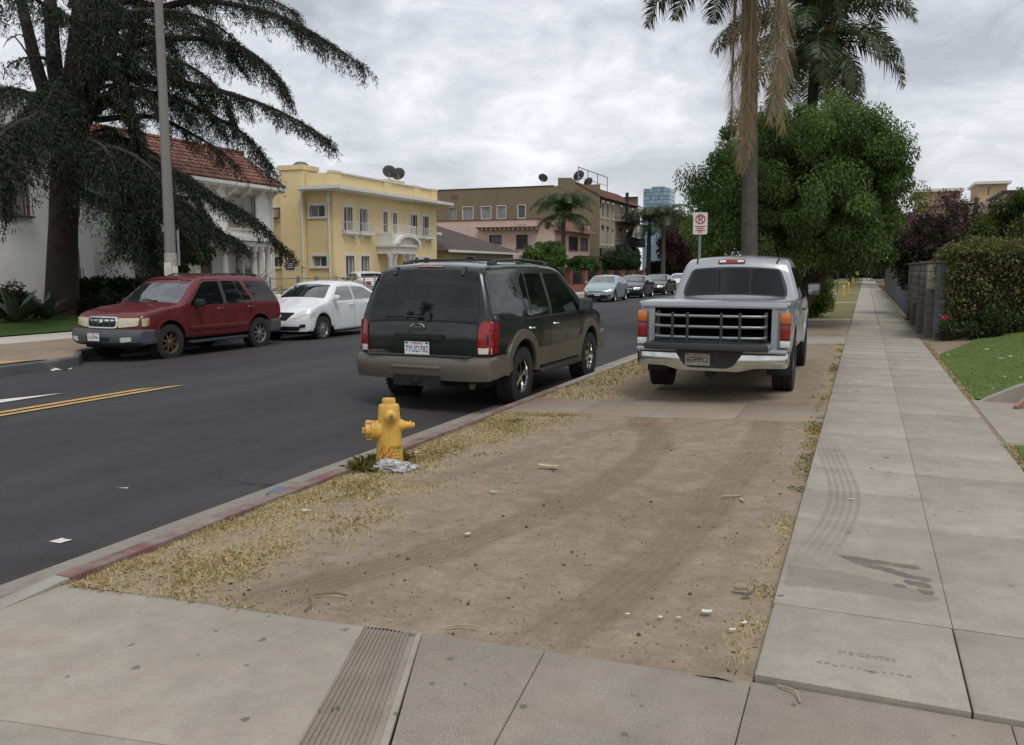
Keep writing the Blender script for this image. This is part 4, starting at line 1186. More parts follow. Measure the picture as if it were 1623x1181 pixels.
# ------------------------------------------------ maroon SUV across the street
def maroon_suv():
    # local +y is the front; it faces the camera side (-Y world)
    t = thing('sport_utility_vehicle', 'faded maroon SUV with grey bumpers parked across the street', 'car', (-13.9, 14.72, .02), RAD(180.6))
    rp = paint('maroon_paint', (.13, .014, .018), .34, .2, dust=(.16, .045, .045), dust_lo=.48, dust_hi=.95, coat=.35)
    gb = mat('grey_bumper_plastic', (.062, .066, .074), .6, .15, 5)
    L2 = 2.4; ra, fa = -1.43, 1.4
    out = [(-2.3, .52), (-2.36, .8), (-2.36, .95), (-2.28, 1.1), (-2.0, 1.55), (-1.92, 1.63), (-1.75, 1.665), (-1.0, 1.69), (-.2, 1.69), (.25, 1.66), (.4, 1.62), (.55, 1.54), (1.0, 1.17), (1.1, 1.115), (1.6, 1.06), (2.0, .99), (2.2, .93), (2.28, .86), (2.3, .7), (2.28, .5)]
    out += [(2.1, .46), (1.9, .44)] + arc(fa, .38, .44, 5, 175, 14) + [(.8, .4), (-.85, .4)] + arc(ra, .38, .44, 5, 175, 14) + [(-2.0, .48)]
    sh = Shell(out, .885, 1.08, 1.66, .2, r=.06, bow_r=.08, bow_f=.2, crown=.04, taper=.05)
    sh.body('body', [rp, MT['under']], t, lambda y, z: z < .86 and -2.0 < y < 2.05)
    mb = MB(); mb.span((-.65, -2.1, .28), (.65, 2.1, .56)); mb.build('chassis', MT['under'], t)
    ws = sh.end('windscreen', rounded([(-.76, 1.13), (.76, 1.13), (.64, 1.6), (-.64, 1.6)], .05), True, MT['screen'], t, off=.008)
    for sg in (-1, 1):
        sh.side('front_door_window', rounded([(-.22, 1.1), (.84, 1.1), (.84, 1.14), (.4, 1.5), (.26, 1.58), (-.2, 1.59)], .04), sg, MT['screen'] if sg > 0 else MT['glass'], t)
        sh.side('rear_door_window', rounded([(-.34, 1.1), (-1.22, 1.1), (-.98, 1.45), (-.92, 1.58), (-.34, 1.59)], .03), sg, MT['glass'], t)
        sh.side('quarter_window', rounded([(-1.36, 1.12), (-2.16, 1.12), (-1.92, 1.52), (-1.86, 1.57), (-1.1, 1.58), (-1.16, 1.4)], .03), sg, MT['glass'], t)
        sh.side('window_divider', [(-.88, 1.1), (-.91, 1.1), (-.74, 1.58), (-.71, 1.58)], sg, MT['trim'], t, off=.011)
        sh.side('door_pillar', [(-.23, 1.09), (-.33, 1.09), (-.33, 1.6), (-.21, 1.6)], sg, MT['trim'], t, off=.004)
        for ln in ([(-.28, 1.09), (-.3, .42)], [(.95, 1.14), (.86, .9), (.82, .42)], [(-1.28, 1.1), (-1.05, .85), (-1.02, .42)], [(-.3, 1.62), (.3, 1.62), (.9, 1.15)]): sh.side_line('door_seam', ln, sg, MT['under'], t)
        sh.side('side_moulding', [(-.95, .575), (.84, .585), (.84, .65), (-.95, .64)], sg, rp, t, off=.025)
        sh.side('side_moulding_strip', [(-.95, .635), (.84, .645), (.84, .657), (-.95, .647)], sg, mat('dusty_pink_strip', (.24, .07, .06), .5, .1), t, off=.028)
        handle_part(sh, t, sg, -.1, 1.0, rp); handle_part(sh, t, sg, -1.12, 1.0, rp)
        mb = MB(); mb.span((sg * .74, -.9, .3), (sg * .98, .88, .36), bev=.025); mb.bar((sg * .7, .6, .32), (sg * .9, .6, .32), .05); mb.build('running_board', MT['trim'], t, smooth=40)
        mirror_part(t, sg, .85, .66, 1.14, MT['black'], (.2, .14, .17))
        for c in (fa, ra): sh.side('arch_lip', arc(c, .38, .5, 8, 172, 16) + list(reversed(arc(c, .38, .44, 8, 172, 16))), sg, rp, t, off=.022, step=.07, depth=.04)
        hl = sh.end('head_lamp', rounded([(sg * .4, .7), (sg * .78, .74), (sg * .8, .89), (sg * .4, .875)], .03), True, MT['haze_lens'], t, off=.014, step=.06)
        sh.side('lamp_side', rounded([(2.05, .74), (2.27, .72), (2.25, .875), (2.02, .89)], .03), sg, MT['haze_lens'], hl, off=.012, step=.06)
        sh.side('turn_lens', rounded([(2.03, .76), (2.12, .76), (2.1, .87), (2.02, .87)], .02), sg, MT['amber'], hl, off=.016, step=.06)
        sh.end('tail_lamp', rounded([(sg * .7, .72), (sg * .86, .72), (sg * .86, 1.06), (sg * .72, 1.06)], .02), False, MT['redlens'], t, off=.01)
        sh.side('tail_lamp', rounded([(-2.33, .74), (-2.2, .74), (-2.19, 1.03), (-2.27, 1.06)], .02), sg, MT['redlens'], t, off=.01)
        mb = MB(); mb.tube([(sg * .58, -1.7, 1.7), (sg * .58, -1.6, 1.735), (sg * .58, -.3, 1.745), (sg * .58, -.2, 1.7)], .016, 6)
        for yy in (-1.65, -.95, -.25): mb.box((sg * .58, yy, 1.705), (.05, .14, .05), bev=.01)
        mb.build('roof_rail', MT['trim'], t, smooth=40)
    g0 = sh.end('grille_surround', rounded([(-.4, .69), (.4, .69), (.4, .9), (-.4, .9)], .09), True, MT['chrome'], t, off=.018, step=.06)
    gr = sh.end('grille', rounded([(-.355, .715), (.355, .715), (.355, .875), (-.355, .875)], .075), True, MT['under'], t, off=.021, step=.06)
    for x in (-.22, -.075, .075, .22): sh.end('grille_bar', [(x - .012, .72), (x + .012, .72), (x + .012, .87), (x - .012, .87)], True, MT['trim'], gr, off=.027, step=.06)
    sh.end('grille_bar', [(-.34, .785), (.34, .785), (.34, .81), (-.34, .81)], True, MT['trim'], gr, off=.03, step=.06)
    a = sh.end_pt(0, .8, .04, True); mb = MB(); mb.lathe([(.06, 0), (.05, .01), (0, .01)], 20, Matrix(((1, 0, 0), (0, 0, 1), (0, .45, 0)))); b_ = mb.build('badge', MT['chrome'], t); b_.location = a
    # bumpers
    for fr in (True, False):
        s_ = 1 if fr else -1
        bo = [(s_ * 2.0, .36), (s_ * 2.3, .35), (s_ * 2.4, .42), (s_ * 2.42, .55), (s_ * 2.38, .64), (s_ * 2.3, .67), (s_ * 2.0, .66)]
        if not fr: bo = list(reversed(bo))
        bs = Shell(bo, .9, 3, 4, 0, r=.045, bow_r=0, bow_f=0, crown=0, taper=0, bulge=0)
        bs.deform = lambda x, y, z, s_=s_: (x, y - s_ * .2 * min(1.02, abs(x) / .9) ** 3.5, z)
        bs.body('front_bumper' if fr else 'rear_bumper', [gb, gb], t, nx=14)
        for sg in (-1, 1): bs.side('bumper_cap', [(s_ * 1.84, .4), (s_ * 2.15, .38), (s_ * 2.15, .66), (s_ * 1.84, .66)], sg, gb, t, off=-.02)
        if fr:
            for sg in (-1, 1): bs.end('fog_lamp', rounded([(sg * .55, .42), (sg * .76, .45), (sg * .76, .53), (sg * .55, .52)], .03), True, MT['clear'], t, off=.006, step=.06)
            bs.end('bumper_intake', rounded([(-.3, .44), (.3, .44), (.3, .52), (-.3, .52)], .02), True, MT['under'], t, off=.004, step=.06)
    pl = plate(t, (.08, 2.43, .52), PI, '5LSX956')
    add_wheels(t, .9, ra, fa, .365, .25, .215, 'mesh', None, mats=[MT['alloy'], MT['alloy'], MT['bronze'], MT['bronze']])
    for x in (-.25, .3):
        a = Vector(sh.end_pt(x, 1.15, .03, True)); b = Vector(sh.end_pt(x + .45, 1.17, .03, True)); mb = MB(); mb.bar(a, b, .022, .02); mb.build('wiper', MT['trim'], t)
    return t
maroon_suv()

# ------------------------------------------------ saloon cars
def saloon(name, label, loc, rz, pc, prof='sedan', group=None, plate_text=None, style='cover', face='smile', rim=None, cat='car', metal=.2, glass=None, detail=True):
    t = thing(name, label, cat, loc, rz, group)
    pt = paint(label.split()[0] + '_car_paint', pc, .24, metal, dust=tuple(min(1, c * .85 + .03) for c in pc), dust_lo=.55, dust_hi=1.0)
    if prof == 'sedan':
        ra, fa = -1.3, 1.3; W, H = .85, 1.48; belt = .95
        up = [(-2.12, .5), (-2.18, .75), (-2.15, .98), (-2.0, 1.06), (-1.75, 1.09), (-1.55, 1.15), (-.9, 1.42), (-.5, 1.49), (.1, 1.5), (.45, 1.45), (.7, 1.34), (1.15, 1.04), (1.4, .97), (1.8, .86), (2.05, .74), (2.16, .6), (2.17, .42), (2.1, .27)]
    elif prof == 'wedge':
        ra, fa = -1.35, 1.35; W, H = .87, 1.49; belt = .95
        up = [(-2.12, .5), (-2.2, .75), (-2.18, 1.0), (-2.1, 1.08), (-1.3, 1.34), (-.5, 1.47), (-.05, 1.49), (.3, 1.45), (.6, 1.34), (1.3, .96), (1.55, .9), (1.95, .78), (2.15, .64), (2.2, .5), (2.2, .38), (2.1, .24)]
    elif prof == 'van':
        ra, fa = -1.45, 1.5; W, H = .98, 1.95; belt = 1.15
        up = [(-2.4, .5), (-2.45, .9), (-2.42, 1.2), (-2.25, 1.75), (-2.1, 1.88), (-1.0, 1.94), (.3, 1.92), (.7, 1.85), (1.4, 1.3), (1.6, 1.2), (2.2, 1.08), (2.4, .9), (2.42, .5), (2.3, .35)]
    else:   # big four-door
        ra, fa = -1.4, 1.4; W, H = .9, 1.46; belt = .95
        up = [(-2.35, .5), (-2.42, .75), (-2.38, .98), (-2.1, 1.04), (-1.7, 1.07), (-1.5, 1.12), (-.9, 1.38), (-.5, 1.45), (0, 1.46), (.35, 1.42), (.6, 1.32), (1.15, 1.0), (1.4, .94), (2.0, .83), (2.25, .72), (2.35, .58), (2.36, .4), (2.25, .25)]
    R = .32 if prof != 'van' else .37
    out = up + [(fa + .5, .24)] + arc(fa, R, R + .06, 8, 172, 12) + [(fa - .55, .22), (ra + .55, .22)] + arc(ra, R, R + .06, 8, 172, 12) + [(ra - .5, .26)]
    sh = Shell(out, W, belt, H, .2, r=.07, bow_r=.14, bow_f=.3, crown=.04, taper=.07)
    sh.body('body', [pt, MT['under']], t, lambda y, z: z < .72 and up[0][0] + .1 < y < up[-1][0] - .05)
    mb = MB(); mb.span((-W * .72, up[0][0] + .3, .18), (W * .72, up[-1][0] - .3, .45)); mb.build('chassis', MT['under'], t)
    gl = glass or MT['screen']
    wb = belt + .08
    ztop = H - .07
    # windscreen and rear window from the outline
    sh.end('windscreen', rounded([(-W * .83, wb + .05), (W * .83, wb + .05), (W * .66, ztop), (-W * .66, ztop)], .05), True, MT['screen'], t, off=.008)
    sh.end('rear_window', rounded([(-W * .8, wb + .14), (W * .8, wb + .14), (W * .62, ztop), (-W * .62, ztop)], .05), False, MT['glass'], t, off=.008)
    yf = sh.cross_y(wb + .02, True) - .22; yr = sh.cross_y(wb + .12, False) + (.2 if prof != 'van' else .1)
    ft = sh.cross_y(ztop - .03, True) - .1; rt = sh.cross_y(ztop - .05, False) + .15
    ymid = (ft + rt) / 2 + .02 if prof != 'van' else ft - 1.0
    for sg in (-1, 1):
        sh.side('front_door_window', rounded([(ymid + .04, wb), (yf, wb), (ft, ztop - .03), (ymid + .04, ztop - .01)], .05), sg, gl, t, step=.12)
        sh.side('rear_door_window', rounded([(ymid - .04, wb), (ymid - .04, ztop - .01), (rt + .12, ztop - .05), (max(yr + .15, rt - .55), wb + .14), (max(yr + .2, rt - .5), wb + .01)], .05), sg, gl if not glass else glass, t, step=.12)
        for ln in ([(ymid, ztop + .02), (ymid, wb - .1), (ymid - .02, .26)], [(yf + .02, wb), (yf - .06, .6), (yf - .1, .26)], [(ymid - .9, wb), (ymid - .75, .62), (ymid - .82, .27)]): sh.side_line('door_seam', ln, sg, MT['under'], t)
        handle_part(sh, t, sg, ymid + .18, wb - .12, pt); handle_part(sh, t, sg, ymid - .66, wb - .1, pt)
        mirror_part(t, sg, W - .06, yf - .1, wb + .07, pt, (.17, .13, .14))
        y1 = up[-3][0]
        if face == 'smile':
            hp = [(sg * W * .5, .62), (sg * W * .62, .6), (sg * W * .97, .76), (sg * W * .95, .84), (sg * W * .72, .79)]
        elif face == 'wedge':
            hp = [(sg * W * .55, .6), (sg * W * .95, .62), (sg * W * .96, .76), (sg * W * .8, .74)]
        else:
            hp = [(sg * W * .48, .58), (sg * W * .95, .6), (sg * W * .96, .74), (sg * W * .5, .72)]
        if prof == 'van': hp = [(x, z + .22) for x, z in hp]
        h_ = sh.end('head_lamp', rounded(hp, .02), True, MT['clear'], t, off=.012, step=.06)
        sh.side('lamp_side', rounded([(fa + .42, .68), (y1 - .06, .62), (y1 - .12, .73), (fa + .36, .8)], .03), sg, MT['clear'], h_, off=.008, step=.06)
        sh.end('tail_lamp', rounded([(sg * W * .6, .78), (sg * W * .96, .78), (sg * W * .95, .98), (sg * W * .62, .96)], .03), False, MT['redlens'], t, off=.012, step=.08)
        sh.end('fog_recess', rounded([(sg * W * .66, .36), (sg * W * .84, .38), (sg * W * .84, .46), (sg * W * .7, .45)], .02), True, MT['under'], t, off=.006, step=.06)
        if prof == 'van':
            sh.side('cargo_window', rounded([(-2.1, wb), (ymid - 1.15, wb), (ymid - 1.15, ztop - .05), (-2.0, ztop - .08)], .05), sg, MT['glass'], t, step=.12)
    dz = .22 if prof == 'van' else 0
    if face == 'smile':
        sh.end('grille', rounded([(-.28, .56), (.28, .56), (.46, .74), (-.46, .74)], .03), True, MT['under'], t, off=.008, step=.06)
        sh.end('grille_trim', rounded([(-.12, .6), (.12, .6), (.14, .69), (-.14, .69)], .05), True, MT['chrome'], t, off=.013, step=.05)
        sh.end('grille_emblem', rounded([(-.075, .635), (.075, .635), (.075, .66), (-.075, .66)], .01), True, MT['trim'], t, off=.016, step=.05)
        sh.end('bumper_intake', rounded([(-.55, .29), (.55, .29), (.62, .4), (-.62, .4)], .04), True, MT['under'], t, off=.006, step=.06)
    elif face == 'wedge':
        sh.end('grille', rounded([(-.4, .585), (.4, .585), (.5, .625), (-.5, .625)], .015), True, MT['under'], t, off=.008, step=.06)
        sh.end('emblem', rounded([(-.08, .64), (.08, .64), (.08, .69), (-.08, .69)], .025), True, MT['chrome'], t, off=.012, step=.05)
        sh.end('bumper_intake', rounded([(-.62, .28), (.62, .28), (.5, .44), (-.5, .44)], .04), True, MT['under'], t, off=.006, step=.06)
    else:
        sh.end('grille', rounded([(-.36, .56 + dz), (.36, .56 + dz), (.4, .7 + dz), (-.4, .7 + dz)], .03), True, MT['under'], t, off=.008, step=.06)
        sh.end('grille_bar', [(-.34, .62 + dz), (.34, .62 + dz), (.34, .645 + dz), (-.34, .645 + dz)], True, MT['chrome'], t, off=.014, step=.06)
        sh.end('bumper_intake', rounded([(-.5, .3 + dz * .5), (.5, .3 + dz * .5), (.52, .42 + dz * .5), (-.52, .42 + dz * .5)], .04), True, MT['under'], t, off=.006, step=.06)
    if plate_text:
        p = sh.end_pt(-.02, .47, .014, True); plate(t, p, PI, plate_text)
        p = sh.end_pt(0, .84, .014, False); plate(t, p, 0, plate_text)
    add_wheels(t, W - .01, ra, fa, R, .2, R * .66, style, rim or MT['alloy'])
    return t
FL = PI
saloon('saloon_car', 'white sedan with open-mouth grille parked behind the maroon SUV', (-13.78, 19.85, .02), FL + RAD(.5), (.72, .73, .745), 'sedan', plate_text='7JHX120', metal=.0)
saloon('hatchback_car', 'pale blue-grey wedge hatchback, nearest of the distant cars across the street', (-13.75, 47.6, .02), FL + RAD(2.5), (.3, .37, .4), 'wedge', plate_text='6TKZ481', face='wedge', style='ten', metal=.35)
saloon('saloon_car', 'dark navy sedan parked right behind the blue-grey hatchback', (-13.85, 54.6, .02), FL + RAD(1.5), (.012, .016, .035), 'big', plate_text='5DRW338', face='std', style='five')
saloon('saloon_car', 'black sedan third in the distant row across the street', (-13.85, 61.4, .02), FL, (.016, .015, .016), 'big', plate_text=None, face='std', style='five')
saloon('saloon_car', 'white compact car fourth in the distant row across the street', (-13.8, 69.5, .02), FL, (.68, .69, .7), 'sedan', plate_text=None, face='std', style='cover')
saloon('minivan', 'grey high-roofed van at the end of the distant parked row', (-13.6, 79, .02), FL, (.16, .17, .18), 'van', plate_text=None, face='std', style='five')
saloon('saloon_car', 'white sedan parked in the driveway of the yellow house behind the rail fence', (-24.6, 39.2, .28), RAD(52), (.7, .7, .7), 'big', plate_text=None, face='std', style='five', metal=0, glass=MT['glass'])
for i, (px, y, c, pr_, lb) in enumerate(((-5.3, 60, (.6, .6, .6), 'sedan', 'white sedan parked beyond the round shrub on the near kerb'),
                                 (-5.3, 67, (.03, .03, .035), 'van', 'dark van parked past the white sedan beyond the round shrub'),
                                 (-5.3, 76, (.45, .46, .48), 'sedan', 'silver sedan far along the near kerb under the trees'),
                                 (-5.3, 84, (.2, .03, .03), 'big', 'small dull red car farthest along the near kerb'))):
    saloon('minivan' if pr_ == 'van' else 'saloon_car', lb, (px, y, .02), 0, c, pr_, face='std', style='five', group='cars along the near kerb far away')
# ================================================================== buildings
def stucco(name, col, dirt=None):
    return mat(name, col, .9, .07, 1.2, bump=.25, bscale=35, spec=.2, stain=dirt or tuple(c * .72 for c in col), stain_scale=.55, stain_lo=.52, stain_hi=.85)
MT['pane'] = mat('window_pane', (.045, .05, .055), .08, .5, 1.3, spec=.5, ior=1.55)
MT['pane_curtain'] = mat('curtained_pane', (.2, .195, .185), .18, .3, 2.2, spec=.5)
MT['white_trim'] = mat('white_trim', (.62, .61, .57), .6, .08, 3)
MT['iron'] = mat('wrought_iron', (.02, .02, .022), .6, .2, 6)
MT['galv'] = mat('galvanised_steel', (.3, .31, .32), .5, .15, 8, metal=.6)
MT['door_wood'] = mat('door_wood', (.16, .09, .05), .6, .2, 5)
MT['dish'] = mat('dish_grey', (.1, .105, .11), .5, .1, 4)

def facade(parent, name, O, u, n, L, H, holes, m, thick=.22, z0=0.0):
    """wall with real openings. O base point, u along, n outward. holes: (u0,u1,z0,z1)"""
    O = Vector(O); u = Vector(u).normalized(); n = Vector(n).normalized(); Z = Vector((0, 0, 1))
    us = sorted(set([0, L] + [h[0] for h in holes] + [h[1] for h in holes])); zs = sorted(set([z0, H] + [h[2] for h in holes] + [h[3] for h in holes]))
    us = [a for a in us if 0 <= a <= L]; zs = [a for a in zs if z0 <= a <= H]
    mb = MB(); P = lambda a, z, d=0: O + u * a + Z * z - n * d
    for i in range(len(us) - 1):
        for j in range(len(zs) - 1):
            cu = (us[i] + us[i + 1]) / 2; cz = (zs[j] + zs[j + 1]) / 2
            if any(h[0] < cu < h[1] and h[2] < cz < h[3] for h in holes): continue
            mb.add([P(us[i], zs[j]), P(us[i + 1], zs[j]), P(us[i + 1], zs[j + 1]), P(us[i], zs[j + 1])], [(0, 1, 2, 3)])
    for (a, b, c, d) in holes:
        q = [(a, c), (b, c), (b, d), (a, d)]
        for k in range(4):
            p0 = q[k]; p1 = q[(k + 1) % 4]
            mb.add([P(*p0), P(*p0, thick), P(*p1, thick), P(*p1)], [(0, 1, 2, 3)])
    mb.add([P(0, H), P(0, H, thick), P(L, H, thick), P(L, H)], [(0, 1, 2, 3)])
    me = mb.build(name, m, parent)
    bm = bmesh.new(); bm.from_mesh(me.data); bmesh.ops.remove_doubles(bm, verts=bm.verts[:], dist=.001); bmesh.ops.recalc_face_normals(bm, faces=bm.faces[:]); bm.to_mesh(me.data); bm.free()
    return me
def window(parent, O, u, n, hole, frame_m, pane_m, cols=2, rows=1, trim=.09, sill=True, recess=.1, name='window', proud=.035, bar=.035):
    O = Vector(O); u = Vector(u).normalized(); n = Vector(n).normalized(); a, b, c, d = hole
    R = Matrix((u, -n, Vector((0, 0, 1)))).transposed()
    def bx(mb, u0, u1, z0_, z1_, d0, d1):
        ctr = O + u * ((u0 + u1) / 2) + Vector((0, 0, (z0_ + z1_) / 2)) - n * ((d0 + d1) / 2)
        mb.box(ctr, (abs(u1 - u0), abs(d1 - d0), abs(z1_ - z0_)), R)
    mb = MB()
    if trim > 0:
        bx(mb, a - trim, a, c, d, -proud, .05); bx(mb, b, b + trim, c, d, -proud, .05); bx(mb, a - trim, b + trim, d, d + trim, -proud - .004, .05)
        if not sill: bx(mb, a - trim, b + trim, c - trim, c, -proud - .004, .05)
    w = mb.build(name, frame_m, parent) if trim > 0 else empty(name, parent=parent)
    mb = MB(); f = bar
    bx(mb, a, a + f, c, d, recess - .03, recess + .03); bx(mb, b - f, b, c, d, recess - .03, recess + .03)
    bx(mb, a + f, b - f, d - f, d, recess - .03, recess + .03); bx(mb, a + f, b - f, c, c + f, recess - .03, recess + .03)
    for k in range(1, cols): x = a + (b - a) * k / cols; bx(mb, x - f * .5, x + f * .5, c + f, d - f, recess - .025, recess + .025)
    for k in range(1, rows): z = c + (d - c) * k / rows; bx(mb, a + f, b - f, z - f * .4, z + f * .4, recess - .02, recess + .02)
    mb.build('sash', frame_m, w)
    for k in range(cols):
        u0 = a + (b - a) * k / cols; u1 = a + (b - a) * (k + 1) / cols
        mb = MB(); bx(mb, u0 + f * .4, u1 - f * .4, c + f * .5, d - f * .5, recess + .004, recess + .012)
        mb.build('pane', pane_m if pane_m != MT['pane'] or rnd.random() < .6 else MT['pane_curtain'], w)
    if sill:
        mb = MB(); bx(mb, a - trim - .04, b + trim + .04, c - .09, c, -proud - .05, .05); mb.build('sill', frame_m, w)
    return w
def balustrade(parent, O, u, n, u0, u1, z, h, m, depth=.3, gap=.11):
    """iron balcony: base slab, rails and bars"""
    O = Vector(O); u = Vector(u); n = Vector(n); Z = Vector((0, 0, 1))
    P = lambda a, zz, d: O + u * a + Z * zz + n * d
    b = MB(); R = Matrix((u, -n, Z)).transposed()
    b.box(P((u0 + u1) / 2, z - .06, depth / 2), (u1 - u0, depth, .12), R); b.box(P((u0 + u1) / 2, z - .16, depth * .35), ((u1 - u0) * .9, depth * .7, .09), R)
    base = b.build('balcony', MT['white_trim'], parent)
    r = MB()
    for zz in (z + .06, z + h): r.bar(P(u0, zz, depth - .03), P(u1, zz, depth - .03), .03); r.bar(P(u0, zz, 0), P(u0, zz, depth - .03), .03); r.bar(P(u1, zz, 0), P(u1, zz, depth - .03), .03)
    r.build('rail', m, base)
    k = int((u1 - u0) / gap); q = MB()
    for i in range(k + 1): a = u0 + (u1 - u0) * i / k; q.bar(P(a, z + .06, depth - .03), P(a, z + h, depth - .03), .016)
    o = q.build('bars', m, base); o['kind'] = 'stuff'
    for zz in ((u0 + (u1 - u0) * .12), (u0 + (u1 - u0) * .88)):
        c = MB(); c.box(P(zz, z - .26, .08), (.1, .16, .2), R); c.build('bracket', MT['white_trim'], base)
    return base
def dish(parent, P, az, el, r=.4, m=None):
    mb = MB(); prof = [(0.001, 0)] + [(r * k / 6, .22 * r * (k / 6) ** 2) for k in range(1, 7)] + [(r * 1.02, .24 * r), (r * .98, .2 * r)]
    Mx = Matrix.Translation(P) @ Matrix.Rotation(az, 4, 'Z') @ Matrix.Rotation(PI / 2 - el, 4, 'X')
    mb.lathe(prof, 20, Mx)
    o = mb.build('satellite_dish', m or MT['dish'], parent, smooth=40)
    a = MB(); c = Mx @ Vector((0, r * .9, .05)); f = Mx @ Vector((0, r * .2, r * .9)); a.bar(c, f, .03); a.box(f, (.08, .08, .1)); a.bar(Mx @ Vector((0, 0, -.02)), Vector(P) + Vector((0, 0, -.5)), .04); a.build('dish_arm', MT['galv'], o)
    return o
UY, NX = Vector((0, 1, 0)), Vector((1, 0, 0))     # street fronts on the left run along +Y and face +X
UX, NY = Vector((-1, 0, 0)), Vector((0, -1, 0))   # side walls that face the camera

# ------------------------------------------------ white villa with tiled roof
MT['white_wall'] = stucco('white_stucco', (.72, .72, .71), (.58, .57, .55))
def barrel_roof(parent, x0, z0_, x1, z1_, ya, yb, m_list, name='roof'):
    """tiles laid on a slope rising from (x0,z0) to (x1,z1), running ya..yb"""
    deck = MB(); d = Vector((x1 - x0, 0, z1_ - z0_)); L = d.length; d.normalize(); nrm = Vector((-d.z, 0, d.x)); 
    if nrm.z < 0: nrm = -nrm
    deck.add([(x0, ya, z0_), (x0, yb, z0_), (x1, yb, z1_), (x1, ya, z1_)], [(0, 1, 2, 3)])
    dk = deck.build(name, m_list[0], parent)
    pw, cl = .23, .36; nc = int((yb - ya) / pw); nr = int(L / cl) + 1
    groups = [MB() for _ in m_list]
    r0 = random.Random(3)
    for i in range(nc):
        for j in range(nr):
            s0 = j * cl - .02; s1 = min(L, s0 + cl + .05)
            if s0 >= L - .05: continue
            yc = ya + (i + .5) * pw + r0.uniform(-.008, .008); lift0 = .055; lift1 = .02
            vs = []
            for (s, lf, rr) in ((s0, lift0, .085), (s1, lift1, .072)):
                for k in range(6):
                    a = PI * k / 5
                    p = Vector((x0, yc, z0_)) + d * s + nrm * (lf + math.sin(a) * rr * .8) + Vector((0, math.cos(a) * rr * 1.12, 0))
                    vs.append(p)
            g = groups[min(len(groups) - 1, int(r0.random() * len(groups)))]
            g.add(vs, [(k, k + 1, 7 + k, 6 + k) for k in range(5)] + [(5, 4, 3, 2, 1, 0)])
    for g, m in zip(groups, m_list):
        o = g.build('roof_tiles', m, dk); o['kind'] = 'stuff'
    return dk
TILE = [mat('clay_tile_%d' % i, c, .8, .2, 4, bump=.2, bscale=30) for i, c in enumerate(((.15, .06, .042), (.185, .08, .055), (.115, .048, .036), (.21, .11, .08)))]
